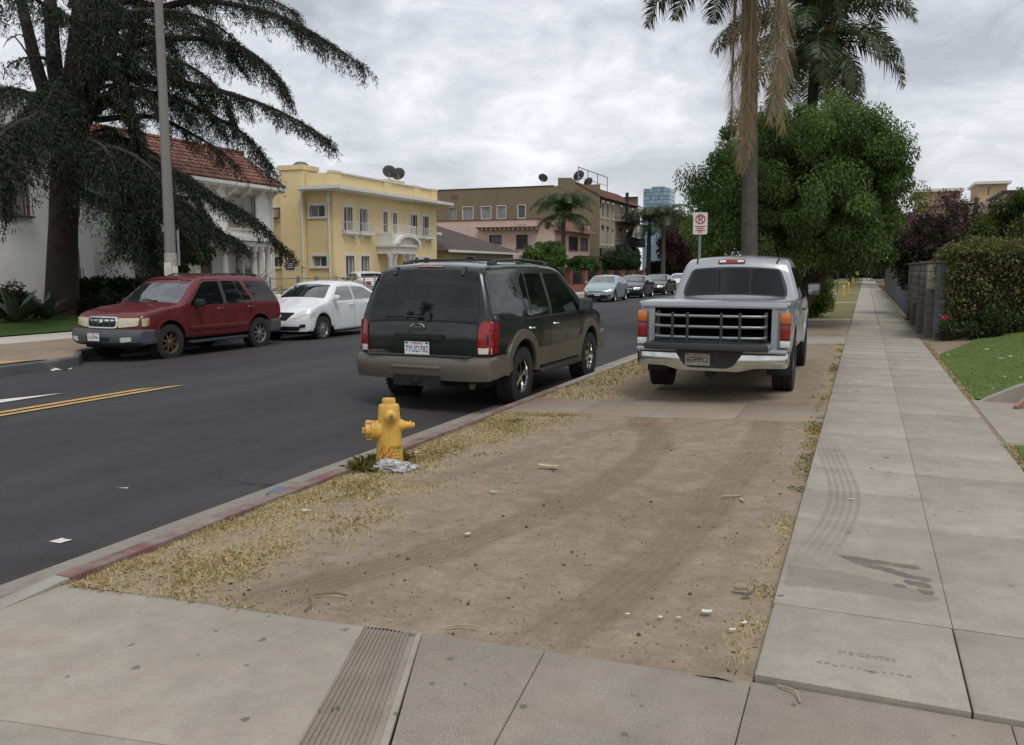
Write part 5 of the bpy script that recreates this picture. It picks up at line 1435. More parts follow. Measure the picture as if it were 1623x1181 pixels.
def white_house():
    t = thing('villa', 'white stucco villa with red barrel tile roof behind the big cedar', 'house', (0, 0, 0))
    X = -27.0; Wm = MT['white_wall']
    O = (X, 20, 0); L = 14.7
    holes = [(11.5, 13.4, 3.75, 5.3), (12.0, 13.6, .95, 2.75), (9.5, 10.35, .55, 2.82), (5.5, 7.2, 3.75, 5.3), (6, 7.4, 1, 2.7)]
    facade(t, 'wall', O, UY, NX, L, 5.75, holes, Wm)
    bf = mat('brown_window_frame', (.2, .15, .11), .6, .1)
    for h in (holes[0], holes[3]): window(t, O, UY, NX, h, mat('beige_frame', (.45, .4, .32), .6, .08), MT['pane_curtain'], cols=2, trim=.07)
    for h in (holes[1], holes[4]):
        w = window(t, O, UY, NX, h, bf, MT['pane_curtain'], cols=3, rows=2, trim=.06)
        mb = MB()
        for k in range(16): a = h[0] + (h[1] - h[0]) * k / 15; mb.bar((X + .12, 20 + a, h[2] - .1), (X + .12, 20 + a, h[2] + .95), .018)
        mb.bar((X + .12, 20 + h[0] - .03, h[2] + .85), (X + .12, 20 + h[1] + .03, h[2] + .85), .025); mb.bar((X + .12, 20 + h[0] - .03, h[2]), (X + .12, 20 + h[1] + .03, h[2]), .025)
        o = mb.build('window_grille', MT['iron'], w); o['kind'] = 'stuff'
    mb = MB(); mb.span((X - .1, 29.5, .5), (X - .06, 30.35, 2.82), bev=.005); dr = mb.build('door', MT['door_wood'], t)
    mb = MB(); mb.box((X - .03, 30.2, 1.6), (.05, .05, .15)); mb.build('handle', MT['chrome'], dr)
    # side and back walls
    facade(t, 'wall', (X, 34.7, 0), UX, (0, 1, 0), 9, 5.75, [], Wm)
    facade(t, 'wall', (X - 9, 20, 0), UY, (-1, 0, 0), 14.7, 5.75, [], Wm)
    # gable, roof, eaves
    mb = MB(); mb.add([(-26.98, 34.69, 5.7), (-31.2, 34.69, 5.7), (-29.0, 34.69, 7.4)], [(0, 1, 2)]); mb.build('gable', Wm, t)
    rf = barrel_roof(t, -26.35, 5.78, -29.0, 7.52, 18.8, 35.1, TILE)
    barrel_roof(t, -31.6, 5.78, -29.0, 7.52, 18.8, 35.1, TILE[:2], 'rear_roof')
    mb = MB(); mb.tube([(-29.0, 18.8, 7.6), (-29.0, 35.1, 7.6)], .12, 8); mb.build('ridge', TILE[1], rf, smooth=40)
    mb = MB(); mb.span((-27, 20, 5.56), (-26.42, 35.0, 5.7)); mb.span((-26.42, 20, 5.62), (-26.3, 35.05, 5.77)); mb.build('eave', MT['white_trim'], t)
    for i in range(8):
        mb = MB(); y = 27.6 + i * .98; mb.prism([(0, 0), (.5, .0), (.5, -.08), (.08, -.38), (0, -.38)], -.05, .05, Matrix(((1, 0, 0, X), (0, 0, 1, y), (0, 1, 0, 5.56), (0, 0, 0, 1)))); mb.build('eave_bracket', MT['white_trim'], t)
    mb = MB(); mb.tube([(X + .1, 34.55, 5.55), (X + .1, 34.55, .3)], .045, 8); mb.box((X + .1, 34.55, 5.35), (.16, .16, .2)); mb.build('downpipe', MT['white_trim'], t, smooth=40)
    # portico
    pt = MB(); pt.span((X, 28.9, 2.85), (X + 2.0, 32.15, 3.1)); pt.span((X, 28.8, 3.1), (X + 2.15, 32.25, 3.3)); por = pt.build('portico_roof', MT['white_trim'], t)
    for (yy, xx) in ((29.1, X + 1.8), (31.0, X + 1.8), (31.45, X + 1.8), (31.95, X + 1.8), (29.1, X + .3), (31.95, X + .3)):
        mb = MB(); mb.lathe([(.19, 0), (.19, .1), (.15, .14), (.145, 1.0), (.12, 2.05), (.17, 2.12), (.19, 2.25), (.19, 2.3)], 16, Matrix.Translation((xx, yy, .55))); mb.build('column', MT['white_trim'], por, smooth=40)
    mb = MB(); mb.span((X, 28.8, .2), (X + 2.1, 32.2, .55)); mb.span((X + 2.1, 29.4, .2), (X + 2.5, 31.6, .38)); mb.build('porch_floor', MT['farwalk'], t)
    # projecting left wing
    O2 = (-25.4, 8, 0); h2 = [(11.2, 12.1, 3.6, 4.9), (13.2, 13.9, 1.2, 2.5), (4.5, 6.0, 3.6, 5.0)]
    facade(t, 'wing_wall', O2, UY, NX, 14.6, 7.4, h2, Wm)
    for h in h2:
        w = window(t, O2, UY, NX, h, bf, MT['pane'], cols=2, trim=.06)
        mb = MB(); mb.span((-25.2, 8 + h[0] - .05, h[2] - .08), (-25.12, 8 + h[1] + .05, h[2] - .03))
        for k in range(7): a = 8 + h[0] + (h[1] - h[0]) * k / 6; mb.bar((-25.16, a, h[2] - .05), (-25.16, a, h[2] + .7), .018)
        o = mb.build('window_grille', MT['iron'], w); o['kind'] = 'stuff'
    facade(t, 'wing_wall', (-25.4, 22.6, 0), UX, (0, 1, 0), 1.9, 7.4, [], Wm)
    mb = MB(); mb.span((-34, 8, 7.15), (-25.42, 22.55, 7.3)); mb.build('wing_roof', MT['galv'], t)
    facade(t, 'wing_wall', (-34, 8, 0), UY, (-1, 0, 0), 14.6, 7.4, [], Wm)
    return t
white_house()

# ------------------------------------------------ yellow house
def yellow_house():
    t = thing('stucco_house', 'two-storey yellow stucco house with white trimmed balconies and arched portico', 'house', (0, 0, 0))
    Y = stucco('yellow_stucco', (.7, .56, .31), (.62, .48, .25)); Wt = MT['white_trim']
    X = -26.0; O = (X, 38.42, 0); H = 6.0
    up = [(.98, 1.8, 3.93, 5.2), (2.52, 3.33, 3.93, 5.2), (5.02, 5.5, 3.95, 5.2), (6.12, 6.6, 3.95, 5.2), (8.25, 9.1, 3.95, 5.2), (9.8, 10.62, 3.95, 5.2)]
    dn = [(1.06, 1.9, .9, 2.6), (2.6, 3.44, .9, 2.6), (8.75, 9.2, .9, 2.6), (9.86, 10.66, .9, 2.6), (5.4, 6.6, .55, 2.55)]
    facade(t, 'wall', O, UY, NX, 11.75, H + .9, up + dn, Y)
    for h in up + dn[:4]: window(t, O, UY, NX, h, Wt, MT['pane'], cols=2 if h[1] - h[0] > .6 else 1, rows=1, trim=.11, sill=True)
    mb = MB(); mb.span((X - .14, 38.42 + 5.45, .55), (X - .09, 38.42 + 6.55, 2.5)); mb.build('door', Wt, t)
    balustrade(t, O, UY, NX, .8, 2.02, 3.88, .52, Wt); balustrade(t, O, UY, NX, 2.36, 3.62, 3.88, .52, Wt)
    balustrade(t, O, UY, NX, 8.05, 9.3, 3.9, .52, Wt); balustrade(t, O, UY, NX, 9.6, 10.85, 3.9, .52, Wt)
    # side wall with recess and chimney
    Os = (X, 38.42, 0); hs = [(.5, 1.45, 4.62, 5.22), (.46, 1.38, 2.0, 2.56)]
    facade(t, 'side_wall', Os, UX, NY, 1.68, H + .9, hs, Y)
    for h in hs: window(t, Os, UX, NY, h, Wt, MT['pane'], cols=2, trim=.12, sill=True)
    Ob = (X - 1.68, 38.9, 0); hb = [(2.0, 2.7, 4.6, 5.22), (2.0, 2.7, 1.98, 2.55)]
    facade(t, 'side_wall', Ob, UX, NY, 9.5, H + .55, hb, Y)
    for h in hb: window(t, Ob, UX, NY, h, Wt, MT['pane'], cols=2, trim=.1, sill=True)
    mb = MB(); mb.span((X - 4.3, 38.4, 4.66), (X - 3.78, 38.95, 5.1)); ac = mb.build('air_conditioner', mat('beige_plastic', (.42, .36, .27), .6, .1), t)
    mb = MB(); mb.span((X - 4.27, 38.385, 4.7), (X - 4.0, 38.4, 5.06)); mb.build('grille', MT['trim'], ac)
    ch = MB(); ch.span((X - 3.2, 38.2, 0), (X - 1.72, 39.6, 7.1)); ch.span((X - 3.26, 38.14, 7.1), (X - 1.66, 39.66, 7.35)); chm = ch.build('chimney', Y, t)
    dm = MB(); dm.lathe([(.42, 0), (.4, .1), (.25, .22), (0, .26)], 16, Matrix.Translation((X - 2.3, 38.9, 7.35))); dm.build('chimney_cap', MT['dish'], chm, smooth=40)
    facade(t, 'side_wall', (X, 50.17, 0), UX, (0, 1, 0), 11, H + .9, [], Y); facade(t, 'back_wall', (X - 11, 38.9, 0), UY, (-1, 0, 0), 11.3, H + .5, [], Y)
    # eave slab and parapet piers
    mb = MB(); mb.span((X - .02, 37.75, H - .06), (X + .75, 51.0, H + .12)); mb.span((X - 1.66, 37.75, H - .06), (X - .02, 38.4, H + .12)); mb.build('eave', Wt, t)
    mb = MB(); mb.span((X + .75, 37.72, H - .0), (X + .84, 51.03, H + .17)); mb.span((X - 1.7, 37.66, H), (X + .84, 37.745, H + .17)); mb.build('gutter', Wt, t)
    for y in (38.42, 43.6, 47.1, 49.4): 
        mb = MB(); mb.span((X - .3, y - .02, H + .1), (X + .06, y + .8, H + 1.02)); mb.build('parapet_pier', Y, t)
    mb = MB(); mb.span((X - .3, 38.38, H + .9), (X + .09, 50.2, H + .97)); mb.build('coping', MT['white_trim'], t)
    mb = MB(); mb.span((X - 11, 38.95, H + .35), (X - .23, 50.1, H + .45)); mb.build('flat_roof', MT['galv'], t)
    for (x, y) in ((X - .2, 38.3), (X - 1.75, 38.12)):
        mb = MB(); mb.tube([(x, y, H), (x, y, .3)], .05, 8); mb.box((x, y, H - .5), (.18, .14, .22)); mb.build('downpipe', Wt, t, smooth=40)
    # portico
    y0, y1 = 38.42 + 4.3, 38.42 + 7.2; px = X + 1.05
    mb = MB(); mb.span((X, y0, 2.75), (px, y1, 3.15)); mb.span((X, y0 - .12, 3.15), (px + .12, y1 + .12, 3.3)); mb.span((X, y0, 3.3), (px, y1, 3.85)); po = mb.build('portico', Wt, t)
    pts = [(math.cos(RAD(a)) * 1.35, math.sin(RAD(a)) * .58) for a in range(0, 181, 12)]
    inn = [(math.cos(RAD(a)) * 1.15, math.sin(RAD(a)) * .42) for a in range(180, -1, -12)]
    mb = MB(); Mx = Matrix(((0, 0, 1, px + .0), (1, 0, 0, (y0 + y1) / 2 + .1), (0, 1, 0, 3.3), (0, 0, 0, 1)))
    n = len(pts)
    vs = [Mx @ Vector((p[0], p[1], d)) for d in (0, .25) for p in pts] + [Mx @ Vector((p[0], p[1], d)) for d in (0, .25) for p in reversed(inn)]
    fs = []
    for k in range(n - 1): fs += [(k, k + 1, n + k + 1, n + k), (n + k, n + k + 1, 3 * n + k + 1, 3 * n + k), (2 * n + k, 3 * n + k, 3 * n + k + 1, 2 * n + k + 1), (k, 2 * n + k, 2 * n + k + 1, k + 1)]
    mb.add(vs, fs); mb.build('arched_pediment', Wt, po)
    for y in (y0 + .15, y0 + .6, y1 - .6, y1 - .15):
        mb = MB(); mb.lathe([(.2, 0), (.2, .1), (.15, .15), (.14, 1.9), (.19, 2.0), (.2, 2.2)], 14, Matrix.Translation((px - .25, y, .55))); mb.build('column', Wt, po, smooth=40)
    balustrade(t, O, UY, NX, 4.3, 7.2, 3.9, .5, Wt, depth=1.0)
    mb = MB(); mb.span((X, y0 - .2, .2), (px + .3, y1 + .2, .55)); mb.build('porch_floor', MT['farwalk'], t)
    dish(t, Vector((X - 1.2, 46.3, 7.75)), RAD(200), RAD(35), .42); dish(t, Vector((X - 1.3, 47.6, 7.75)), RAD(225), RAD(35), .42)
    mb = MB(); mb.span((X - 1.9, 46.2, 6.5), (X - 1.2, 48.2, 7.35)); mb.build('roof_box', Y, t)
    return t
yellow_house()
sg_ = MB(); sg_.span((-28.62, 38.1, 1.85), (-29.18, 38.12, 2.25)); s_o = sg_.build('wall_sign', mat('sign_blue', (.04, .05, .22), .5, .1, 8)); tag(s_o, 'small blue notice sign on the yellow side wall', 'sign')
s_o.location = (.25, .07, 0)
for k, (w_, z_) in enumerate(((.42, 2.16), (.3, 2.07), (.4, 1.96))):
    mb = MB(); mb.span((-28.9 - w_ / 2, 38.092, z_ - .02), (-28.9 + w_ / 2, 38.098, z_ + .02)); mb.build('lettering', MT['plate'], s_o)

# ------------------------------------------------ bungalow, pink house, olive block
def bungalow():
    t = thing('bungalow', 'low cream bungalow with brown hipped roof and striped awnings', 'house', (0, 0, 0))
    C = stucco('cream_stucco', (.5, .44, .27)); X = -26.2; O = (X, 51.6, 0)
    h = [(3.2, 4.9, 1.3, 2.75), (5.3, 7.2, 1.2, 2.6), (8.9, 11.2, 1.2, 2.6)]
    facade(t, 'wall', O, UY, NX, 12.2, 3.15, h, C)
    for q in h: window(t, O, UY, NX, q, MT['white_trim'], MT['pane'], cols=3, trim=.08)
    facade(t, 'wall', (X, 63.8, 0), UX, (0, 1, 0), 10, 3.15, [], C); facade(t, 'wall', (X, 51.6, 0), UX, NY, 10, 3.15, [], C)
    R = mat('brown_shingle', (.06, .045, .04), .9, .25, 3, bump=.5, bscale=22)
    mb = MB(); e = [(-25.5, 50.9, 3.12), (-25.5, 64.6, 3.12), (-37, 64.6, 3.12), (-37, 50.9, 3.12), (-31, 56.5, 5.35), (-31, 58.8, 5.35)]
    mb.add(e, [(0, 1, 5, 4), (1, 2, 5), (2, 3, 4, 5), (3, 0, 4), (0, 3, 2, 1)]); r = mb.build('roof', R, t)
    mb = MB(); mb.span((-25.52, 50.9, 3.0), (-25.4, 64.6, 3.16)); mb.build('fascia', MT['white_trim'], t)
    mb = MB(); mb.span((-28.8, 55.2, 4.1), (-28.4, 55.6, 4.5)); mb.build('roof_vent', MT['white_trim'], r)
    for (a, b) in ((5.2, 7.3), (8.8, 11.3)):
        aw = empty('awning', parent=t); k = int((b - a) / .16)
        for i in range(k):
            y = 51.6 + a + (b - a) * (i + .5) / k; mb = MB(); mb.bar((X + .03, y, 2.7), (X + .95, y, 1.9), .155, .02, up=(0, 0, 1)); mb.build('slat', MT['white_trim'] if i % 2 else C, aw)
        mb = MB(); mb.bar((X, 51.6 + a, 1.9), (X + .95, 51.6 + a, 1.9), .025); mb.bar((X, 51.6 + b, 1.9), (X + .95, 51.6 + b, 1.9), .025); mb.build('awning_strut', MT['white_trim'], aw)
    return t
bungalow()
def pink_house():
    t = thing('stucco_house', 'salmon pink two-storey house behind the bungalow and feathery palm', 'house', (0, 0, 0))
    P = stucco('pink_stucco', (.58, .43, .36), (.5, .36, .3)); X = -25.0; Y = 70.35; br = mat('red_brown_trim', (.12, .05, .04), .7, .15)
    Of = (X, Y, 0); hf = [(3.9, 6.4, 3.65, 4.75), (7.3, 9.4, 3.7, 4.75), (1.2, 2.6, .9, 2.6), (3.4, 5.0, .6, 2.5)]
    facade(t, 'wall', Of, UY, NX, 10.2, 5.3, hf, P)
    for q in hf: window(t, Of, UY, NX, q, br, MT['pane'], cols=2, trim=.1)
    Os = (X, Y, 0); hs = [(2.6, 3.5, 3.7, 4.8), (5.1, 6.1, 4.2, 4.8)]
    facade(t, 'side_wall', Os, UX, NY, 14, 6.2, hs, P)
    for q in hs: window(t, Os, UX, NY, q, br, MT['pane'], cols=1, trim=.09)
    mb = MB(); mb.span((-32.2, Y - .75, 5.45), (-26.4, Y, 5.56)); ev = mb.build('eave', br, t)
    for i in range(14):
        mb = MB(); mb.span((-32.1 + i * .43, Y - .7, 5.32), (-32.0 + i * .43, Y, 5.45)); mb.build('rafter_end', MT['white_trim'], ev)
    mb = MB(); mb.span((-39, Y - .06, 6.2), (X + .05, Y + .2, 6.28)); mb.build('coping', br, t)
    mb = MB(); mb.span((-28.6, Y - .03, 5.75), (-27.6, Y + .02, 6.05)); mb.build('vent', P, t)
    barrel_roof(t, X + .9, 5.1, X - 1.5, 6.3, Y - .3, Y + 10.5, TILE[1:], 'roof')
    mb = MB(); mb.span((X, Y + 5.2, 2.9), (X + 1.6, Y + 9.6, 3.1)); mb.build('porch_roof', br, t)
    for y in (5.4, 7.4, 9.4):
        mb = MB(); mb.span((X + 1.2, Y + y - .15, .3), (X + 1.5, Y + y + .15, 2.9)); mb.build('porch_post', P, t)
    facade(t, 'wall', (X, Y + 10.2, 0), UX, (0, 1, 0), 14, 6.2, [], P)
    return t
pink_house()
def olive_block():
    t = thing('apartment_block', 'three-storey olive brown apartment block with black fire escape balconies', 'building', (0, 0, 0))
    S = stucco('olive_stucco', (.19, .155, .098), (.15, .125, .08)); F = stucco('tan_front', (.34, .275, .185)); B = stucco('grey_base', (.12, .115, .1))
    X, Y = -25.0, 83.9; D = 46
    Os = (X, Y, 0)
    hs = [(16.06, 16.9, 7.13, 8.43), (14.1, 15.3, 7.1, 8.48), (12.0, 13.1, 7.15, 8.47), (10.3, 11.27, 7.15, 8.49), (8.1, 8.9, 7.19, 8.51), (16.06, 16.9, 4.0, 5.4), (12, 13.1, 4, 5.4)]
    facade(t, 'side_wall', Os, UX, NY, 30, 10.35, [q for q in hs], S)
    for q in hs: window(t, Os, UX, NY, q, mat('tan_frame', (.3, .26, .2), .6, .1) if q is hs[0] else MT['white_trim'], MT['pane'], cols=1, trim=.06, sill=False)
    # front section: raised stepped parapet sloping to the street
    mb = MB(); prof = [(0.0, 8.9), (3.1, 11.1), (4.5, 11.15), (4.5, 10.3), (0, 8)]
    vs = [(X - a, Y - .02, z) for a, z in prof] + [(X - a, Y + .3, z) for a, z in prof]; n = len(prof)
    mb.add(vs, [tuple(range(n)), tuple(reversed(range(n, 2 * n)))] + [(i, n + i, n + (i + 1) % n, (i + 1) % n) for i in range(n)]); mb.build('parapet', S, t)
    mb = MB(); mb.span((-30, Y - .06, 10.35), (X - 30, Y + .3, 10.43)); mb.build('coping', MT['trim'], t)
    for (a, z) in ((2.3, 9.7), (5.2, 10.6 - 1.2), (16.3, 9.6)):
        mb = MB(); mb.span((X - a - .35, Y - .03, z - .2), (X - a + .35, Y + .05, z + .2)); mb.build('vent', mat('terracotta_vent', (.13, .08, .05), .8, .1), t)
    O = (X, Y, 0); L = 15.5
    cols_ = [.5, 2.3, 4.2, 7.6, 10.2, 12.4, 14.0]; h = []
    for zb, zt in ((7.1, 8.6), (4.4, 6.0)):
        for c in cols_: h.append((c, c + .85, zb, zt))
    g = [(.8, 2.4, .6, 3.2), (7.5, 9.4, .6, 3.2), (12.8, 14.6, .5, 3.5)]
    facade(t, 'front_wall', O, UY, NX, L, 9.0, h, F)
    for q in h:
        w = window(t, O, UY, NX, q, MT['white_trim'], MT['pane'], cols=1, rows=2, trim=.05)
        cy = Y + (q[0] + q[1]) / 2; mb = MB(); r = (q[1] - q[0]) / 2 + .05
        pts = [(math.cos(RAD(a)) * r, math.sin(RAD(a)) * r * .8) for a in range(0, 181, 15)]
        mb.prism(pts, 0, .05, Matrix(((0, 0, 1, X + .0), (1, 0, 0, cy), (0, 1, 0, q[3]), (0, 0, 0, 1)))); mb.build('arch_head', MT['pane'], w)
    facade(t, 'base_wall', (X + .25, Y - .1, 0), UY, NX, L + .2, 4.05, g, B)
    for q in g[:2]:
        window(t, (X + .25, Y - .1, 0), UY, NX, q, MT['trim'], MT['pane'], cols=2, trim=.08)
    c = Y - .1 + 13.7
    pts = [(math.cos(RAD(a)) * 1.15, math.sin(RAD(a)) * 1.0 + 3.3) for a in range(0, 181, 12)]; inn = [(math.cos(RAD(a)) * .8, math.sin(RAD(a)) * .7 + 3.3) for a in range(180, -1, -12)]
    mb = MB(); mb.prism([(1.15, .3)] + pts + [(-1.15, .3), (-.8, .3)] + inn + [(.8, .3)], 0, .3, Matrix(((0, 0, 1, X + .27), (1, 0, 0, c), (0, 1, 0, 0), (0, 0, 0, 1)))); mb.build('entrance_arch', F, t)
    barrel_roof(t, X + .5, 8.95, X - 2.6, 10.6, Y - .1, Y + L + .3, TILE[:3], 'roof')
    facade(t, 'wall', (X, Y + L, 0), UX, (0, 1, 0), 30, 10.3, [], S)
    mb = MB(); mb.span((X - 30, Y + .3, 10.0), (X - 2.2, Y + L, 10.1)); mb.build('flat_roof', MT['galv'], t)
    # fire escape
    fe = empty('fire_escape', parent=t)
    for z, y0, y1 in ((6.95, 5.6, 12.2), (4.45, 5.8, 14.8)):
        mb = MB(); mb.span((X, Y + y0, z - .08), (X + 1.1, Y + y1, z)); p = mb.build('landing', MT['iron'], fe)
        mb = MB()
        for zz in (z + .45, z + .9): mb.bar((X + 1.08, Y + y0, zz), (X + 1.08, Y + y1, zz), .05); mb.bar((X, Y + y0, zz), (X + 1.08, Y + y0, zz), .05); mb.bar((X, Y + y1, zz), (X + 1.08, Y + y1, zz), .05)
        k = int((y1 - y0) / .14)
        for i in range(k + 1): a = Y + y0 + (y1 - y0) * i / k; mb.bar((X + 1.08, a, z), (X + 1.08, a, z + .9), .03)
        o = mb.build('railing', MT['iron'], p); o['kind'] = 'stuff'
    mb = MB(); mb.bar((X + .6, Y + 11.5, 7), (X + .6, Y + 8, 4.5), .5, .06); mb.bar((X + .5, Y + 8.6, 7), (X + .5, Y + 8.6, 10.2), .35, .05); mb.bar((X + 1.0, Y + 7, 6.9), (X + .05, Y + 7, 6.0), .06); mb.build('ladder', MT['iron'], fe)
    mb = MB()
    for a in (0.2, 3.5, 7, 10.8): mb.bar((X - 2.4, Y + a, 10.3), (X - 2.4, Y + a, 12.2), .08)
    mb.bar((X - 2.4, Y + .2, 12.15), (X - 2.4, Y + 10.8, 12.15), .08); mb.bar((X - 2.4, Y + .2, 11.2), (X - 2.4, Y + 10.8, 11.2), .05); mb.build('roof_rail', MT['galv'], t)
    dish(t, Vector((-31.3, Y + .4, 11.2)), RAD(180), RAD(40), .5); dish(t, Vector((X - 2.6, Y + 1.2, 11.35)), RAD(230), RAD(35), .6); dish(t, Vector((X - 1.9, Y + 2.2, 10.8)), RAD(230), RAD(35), .5)
    return t
olive_block()
def tower():
    t = thing('office_tower', 'far blue glass high-rise tower on the skyline', 'building', (0, 0, 0))
    Yt = 520; a = atY(1020, 299, Yt); b = atY(1061, 299, Yt); zt = a.z; w = b.x - a.x
    tc_ = [mat('tower_glass_%d' % i, c, .15, .25, .12, spec=.5) for i, c in enumerate(((.16, .26, .33), (.22, .33, .4), (.12, .2, .27)))]
    mb = MB(); mb.span((a.x, Yt, 0), (b.x, Yt + w * 1.0, zt - .4)); mb.span((a.x + w * .3, Yt + 1, zt - .4), (b.x - w * .2, Yt + w * .9, zt + .9)); core = mb.build('core', mat('tower_frame', (.14, .2, .25), .4, .1), t)
    r0 = random.Random(8); nf = 22; nc = 9; fh = zt / nf; mesh = {}
    for side in (0, 1):
        for i in range(nf):
            if i < nf * .3: continue
            for j in range(nc):
                mb = MB(); k = r0.randrange(3); cw = w / nc
                if (k, side) not in mesh:
                    mb = MB()
                    mb.box((0, 0, 0), (cw * .92, .3, fh * .86) if side == 0 else (.3, cw * .92, fh * .86)); o = mb.build('glass_panel', tc_[k], t); mesh[(k, side)] = o.data
                else: o = link_mesh('glass_panel', mesh[(k, side)], t)
                o.location = (a.x + (j + .5) * cw, Yt - .1, (i + .5) * fh) if side == 0 else (b.x + .1, Yt + (j + .5) * cw, (i + .5) * fh)
    return t
tower()
# ------------------------------------------------ right side buildings
def beige_block():
    t = thing('apartment_block', 'beige flat-roofed apartment block rising behind the purple flowering tree', 'building', (0, 0, 0))
    S = stucco('beige_stucco', (.5, .39, .25)); Yb = 80.0
    p0 = atY(1452, 303, Yb); p1 = atY(1523, 300, Yb); base = 0
    z1 = p1.z
    Ow = (p0.x + 8, Yb, 0)
    facade(t, 'wall', (p0.x + 16, Yb + 3, 0), UX, NY, 14, atY(1500, 322, Yb).z, [(7.5, 9.0, 3.0, 4.4), (4.5, 5.8, 3, 4.4)], S)
    mb = MB(); mb.span((p0.x + .3, Yb, atY(1450, 327, Yb).z), (p1.x - .1, Yb + 9, z1 - .15)); mb.build('upper_storey', S, t)
    mb = MB(); mb.span((p0.x - .2, Yb - .35, z1 - .15), (p1.x + .25, Yb + 9.4, z1 + .1)); mb.build('roof_slab', MT['white_trim'], t)
    q0 = atY(1552, 289, Yb); q1 = atY(1600, 289, Yb)
    mb = MB(); mb.span((q0.x, Yb + 1, 2), (q1.x, Yb + 6, q0.z - .1)); mb.build('stair_tower', S, t)
    mb = MB(); mb.span((q0.x - .25, Yb + .6, q0.z - .1), (q1.x + .25, Yb + 6.4, q0.z + .12)); mb.build('tower_roof', MT['white_trim'], t)
    e0 = atY(1512, 317, Yb); mb = MB(); mb.span((e0.x, Yb + 1.2, e0.z - .2), (e0.x + 9, Yb + 9, e0.z)); mb.build('flat_roof', MT['white_trim'], t)
    mb = MB(); mb.span((p0.x + .6, Yb + .6, .2), (p1.x + 6, Yb + 8, atY(1450, 327, Yb).z)); mb.build('lower_storey', S, t)
    # balcony line towards the street
    b0 = atY(1436, 352, Yb + 20); mb = MB(); mb.span((p0.x - .6, Yb + 2, b0.z - .9), (p0.x + .35, Yb + 20, b0.z - .1)); mb.build('balcony', S, t)
    mb = MB(); mb.span((q0.x + .8, Yb + .98, q0.z - 1.0), (q0.x + .85, Yb + 1.0, q0.z - .3)); mb.span((q0.x + .8, Yb + .98, q0.z - .35), (q0.x + 1.0, Yb + 1.0, q0.z - .3)); mb.build('conduit', MT['trim'], t)
    return t
beige_block()
def pink_right():
    t = thing('stucco_house', 'pale pink house with red tile roof at the right edge', 'house', (0, 0, 0))
    S = stucco('pale_pink_stucco', (.45, .31, .3)); Yb = 46
    a = atY(1592, 306, Yb); mb = MB(); mb.span((a.x, Yb, 0), (a.x + 9, Yb + 6, a.z)); mb.build('wall', S, t)
    mb = MB(); mb.span((a.x - .1, Yb - .1, a.z), (a.x + 9, Yb + 6, a.z + .12)); mb.build('coping', MT['trim'], t)
    b = atY(1562, 316, Yb); mb = MB(); mb.span((b.x, Yb + 1.5, 0), (b.x + 3, Yb + 6, b.z)); mb.build('wing', S, t)
    mb = MB(); c = atY(1612, 318, Yb - 5)
    mb.add([(c.x - .4, Yb - 6, c.z - .6), (c.x + 6, Yb - 6, c.z + 1.6), (c.x + 6, Yb - .2, c.z + 1.6), (c.x - .4, Yb - .2, c.z - .6)], [(0, 1, 2, 3)]); mb.build('roof', TILE[1], t)
    return t
pink_right()
# ================================================================== vegetation
MT['leaf'] = leaf_mat('leaf', .34)
MT['needle'] = leaf_mat('needle', .1, .6, .25)
MT['frond'] = leaf_mat('frond_leaf', .22, .45, .4)
MT['deadleaf'] = leaf_mat('dead_leaf', .2, .8, .15)
MT['petal'] = leaf_mat('petal', .25, .7, .2)
MT['blade'] = leaf_mat('grass_blade', .2, .8, .15)
MT['bark'] = mat('bark', (.085, .062, .045), .95, .35, 5, bump=1.0, bscale=14)
MT['cedar_bark'] = mat('cedar_bark', (.034, .025, .021), .95, .35, 3, bump=1.0, bscale=10)
MT['palm_bark'] = mat('palm_bark', (.078, .066, .06), .95, .3, 4, bump=.8, bscale=18)
def rdirs(n, rg):
    v = rg.normal(size=(n, 3)); return v / np.linalg.norm(v, axis=1, keepdims=True)
def leaf_quads(P, D, Lg, Wd, rg, bend=.25):
    """P base points, D unit directions; pointed leaf as 4-gon"""
    n = len(P); r = rdirs(n, rg); S = np.cross(D, r); S /= np.linalg.norm(S, axis=1, keepdims=True) + 1e-9
    Lg = np.broadcast_to(np.asarray(Lg, float), (n,))[:, None]; Wd = np.broadcast_to(np.asarray(Wd, float), (n,))[:, None]
    mid = P + D * Lg * .45; tip = P + D * Lg; tip[:, 2] -= (Lg * bend)[:, 0]
    return np.stack([P, mid + S * Wd * .5, tip, mid - S * Wd * .5], 1)
def tint(base, n, rg, v=.25, hue=.12):
    b = np.asarray(base, float); k = 1 + rg.normal(size=(n, 1)) * v; c = b[None, :] * np.clip(k, .35, 2.0)
    c = c * (1 + rg.normal(size=(n, 3)) * hue * .5); return np.clip(c, .002, .9)
def trunk_mesh(name, paths, m, parent, n=10):
    mb = MB()
    for (pts, rs) in paths:
        q = smooth_path([tuple(p) for p in pts], 5); m_ = len(q); rr = [float(np.interp(i / (m_ - 1), np.linspace(0, 1, len(rs)), rs)) for i in range(m_)]
        mb.tube(q, rr, n)
    return mb.build(name, m, parent, smooth=60)
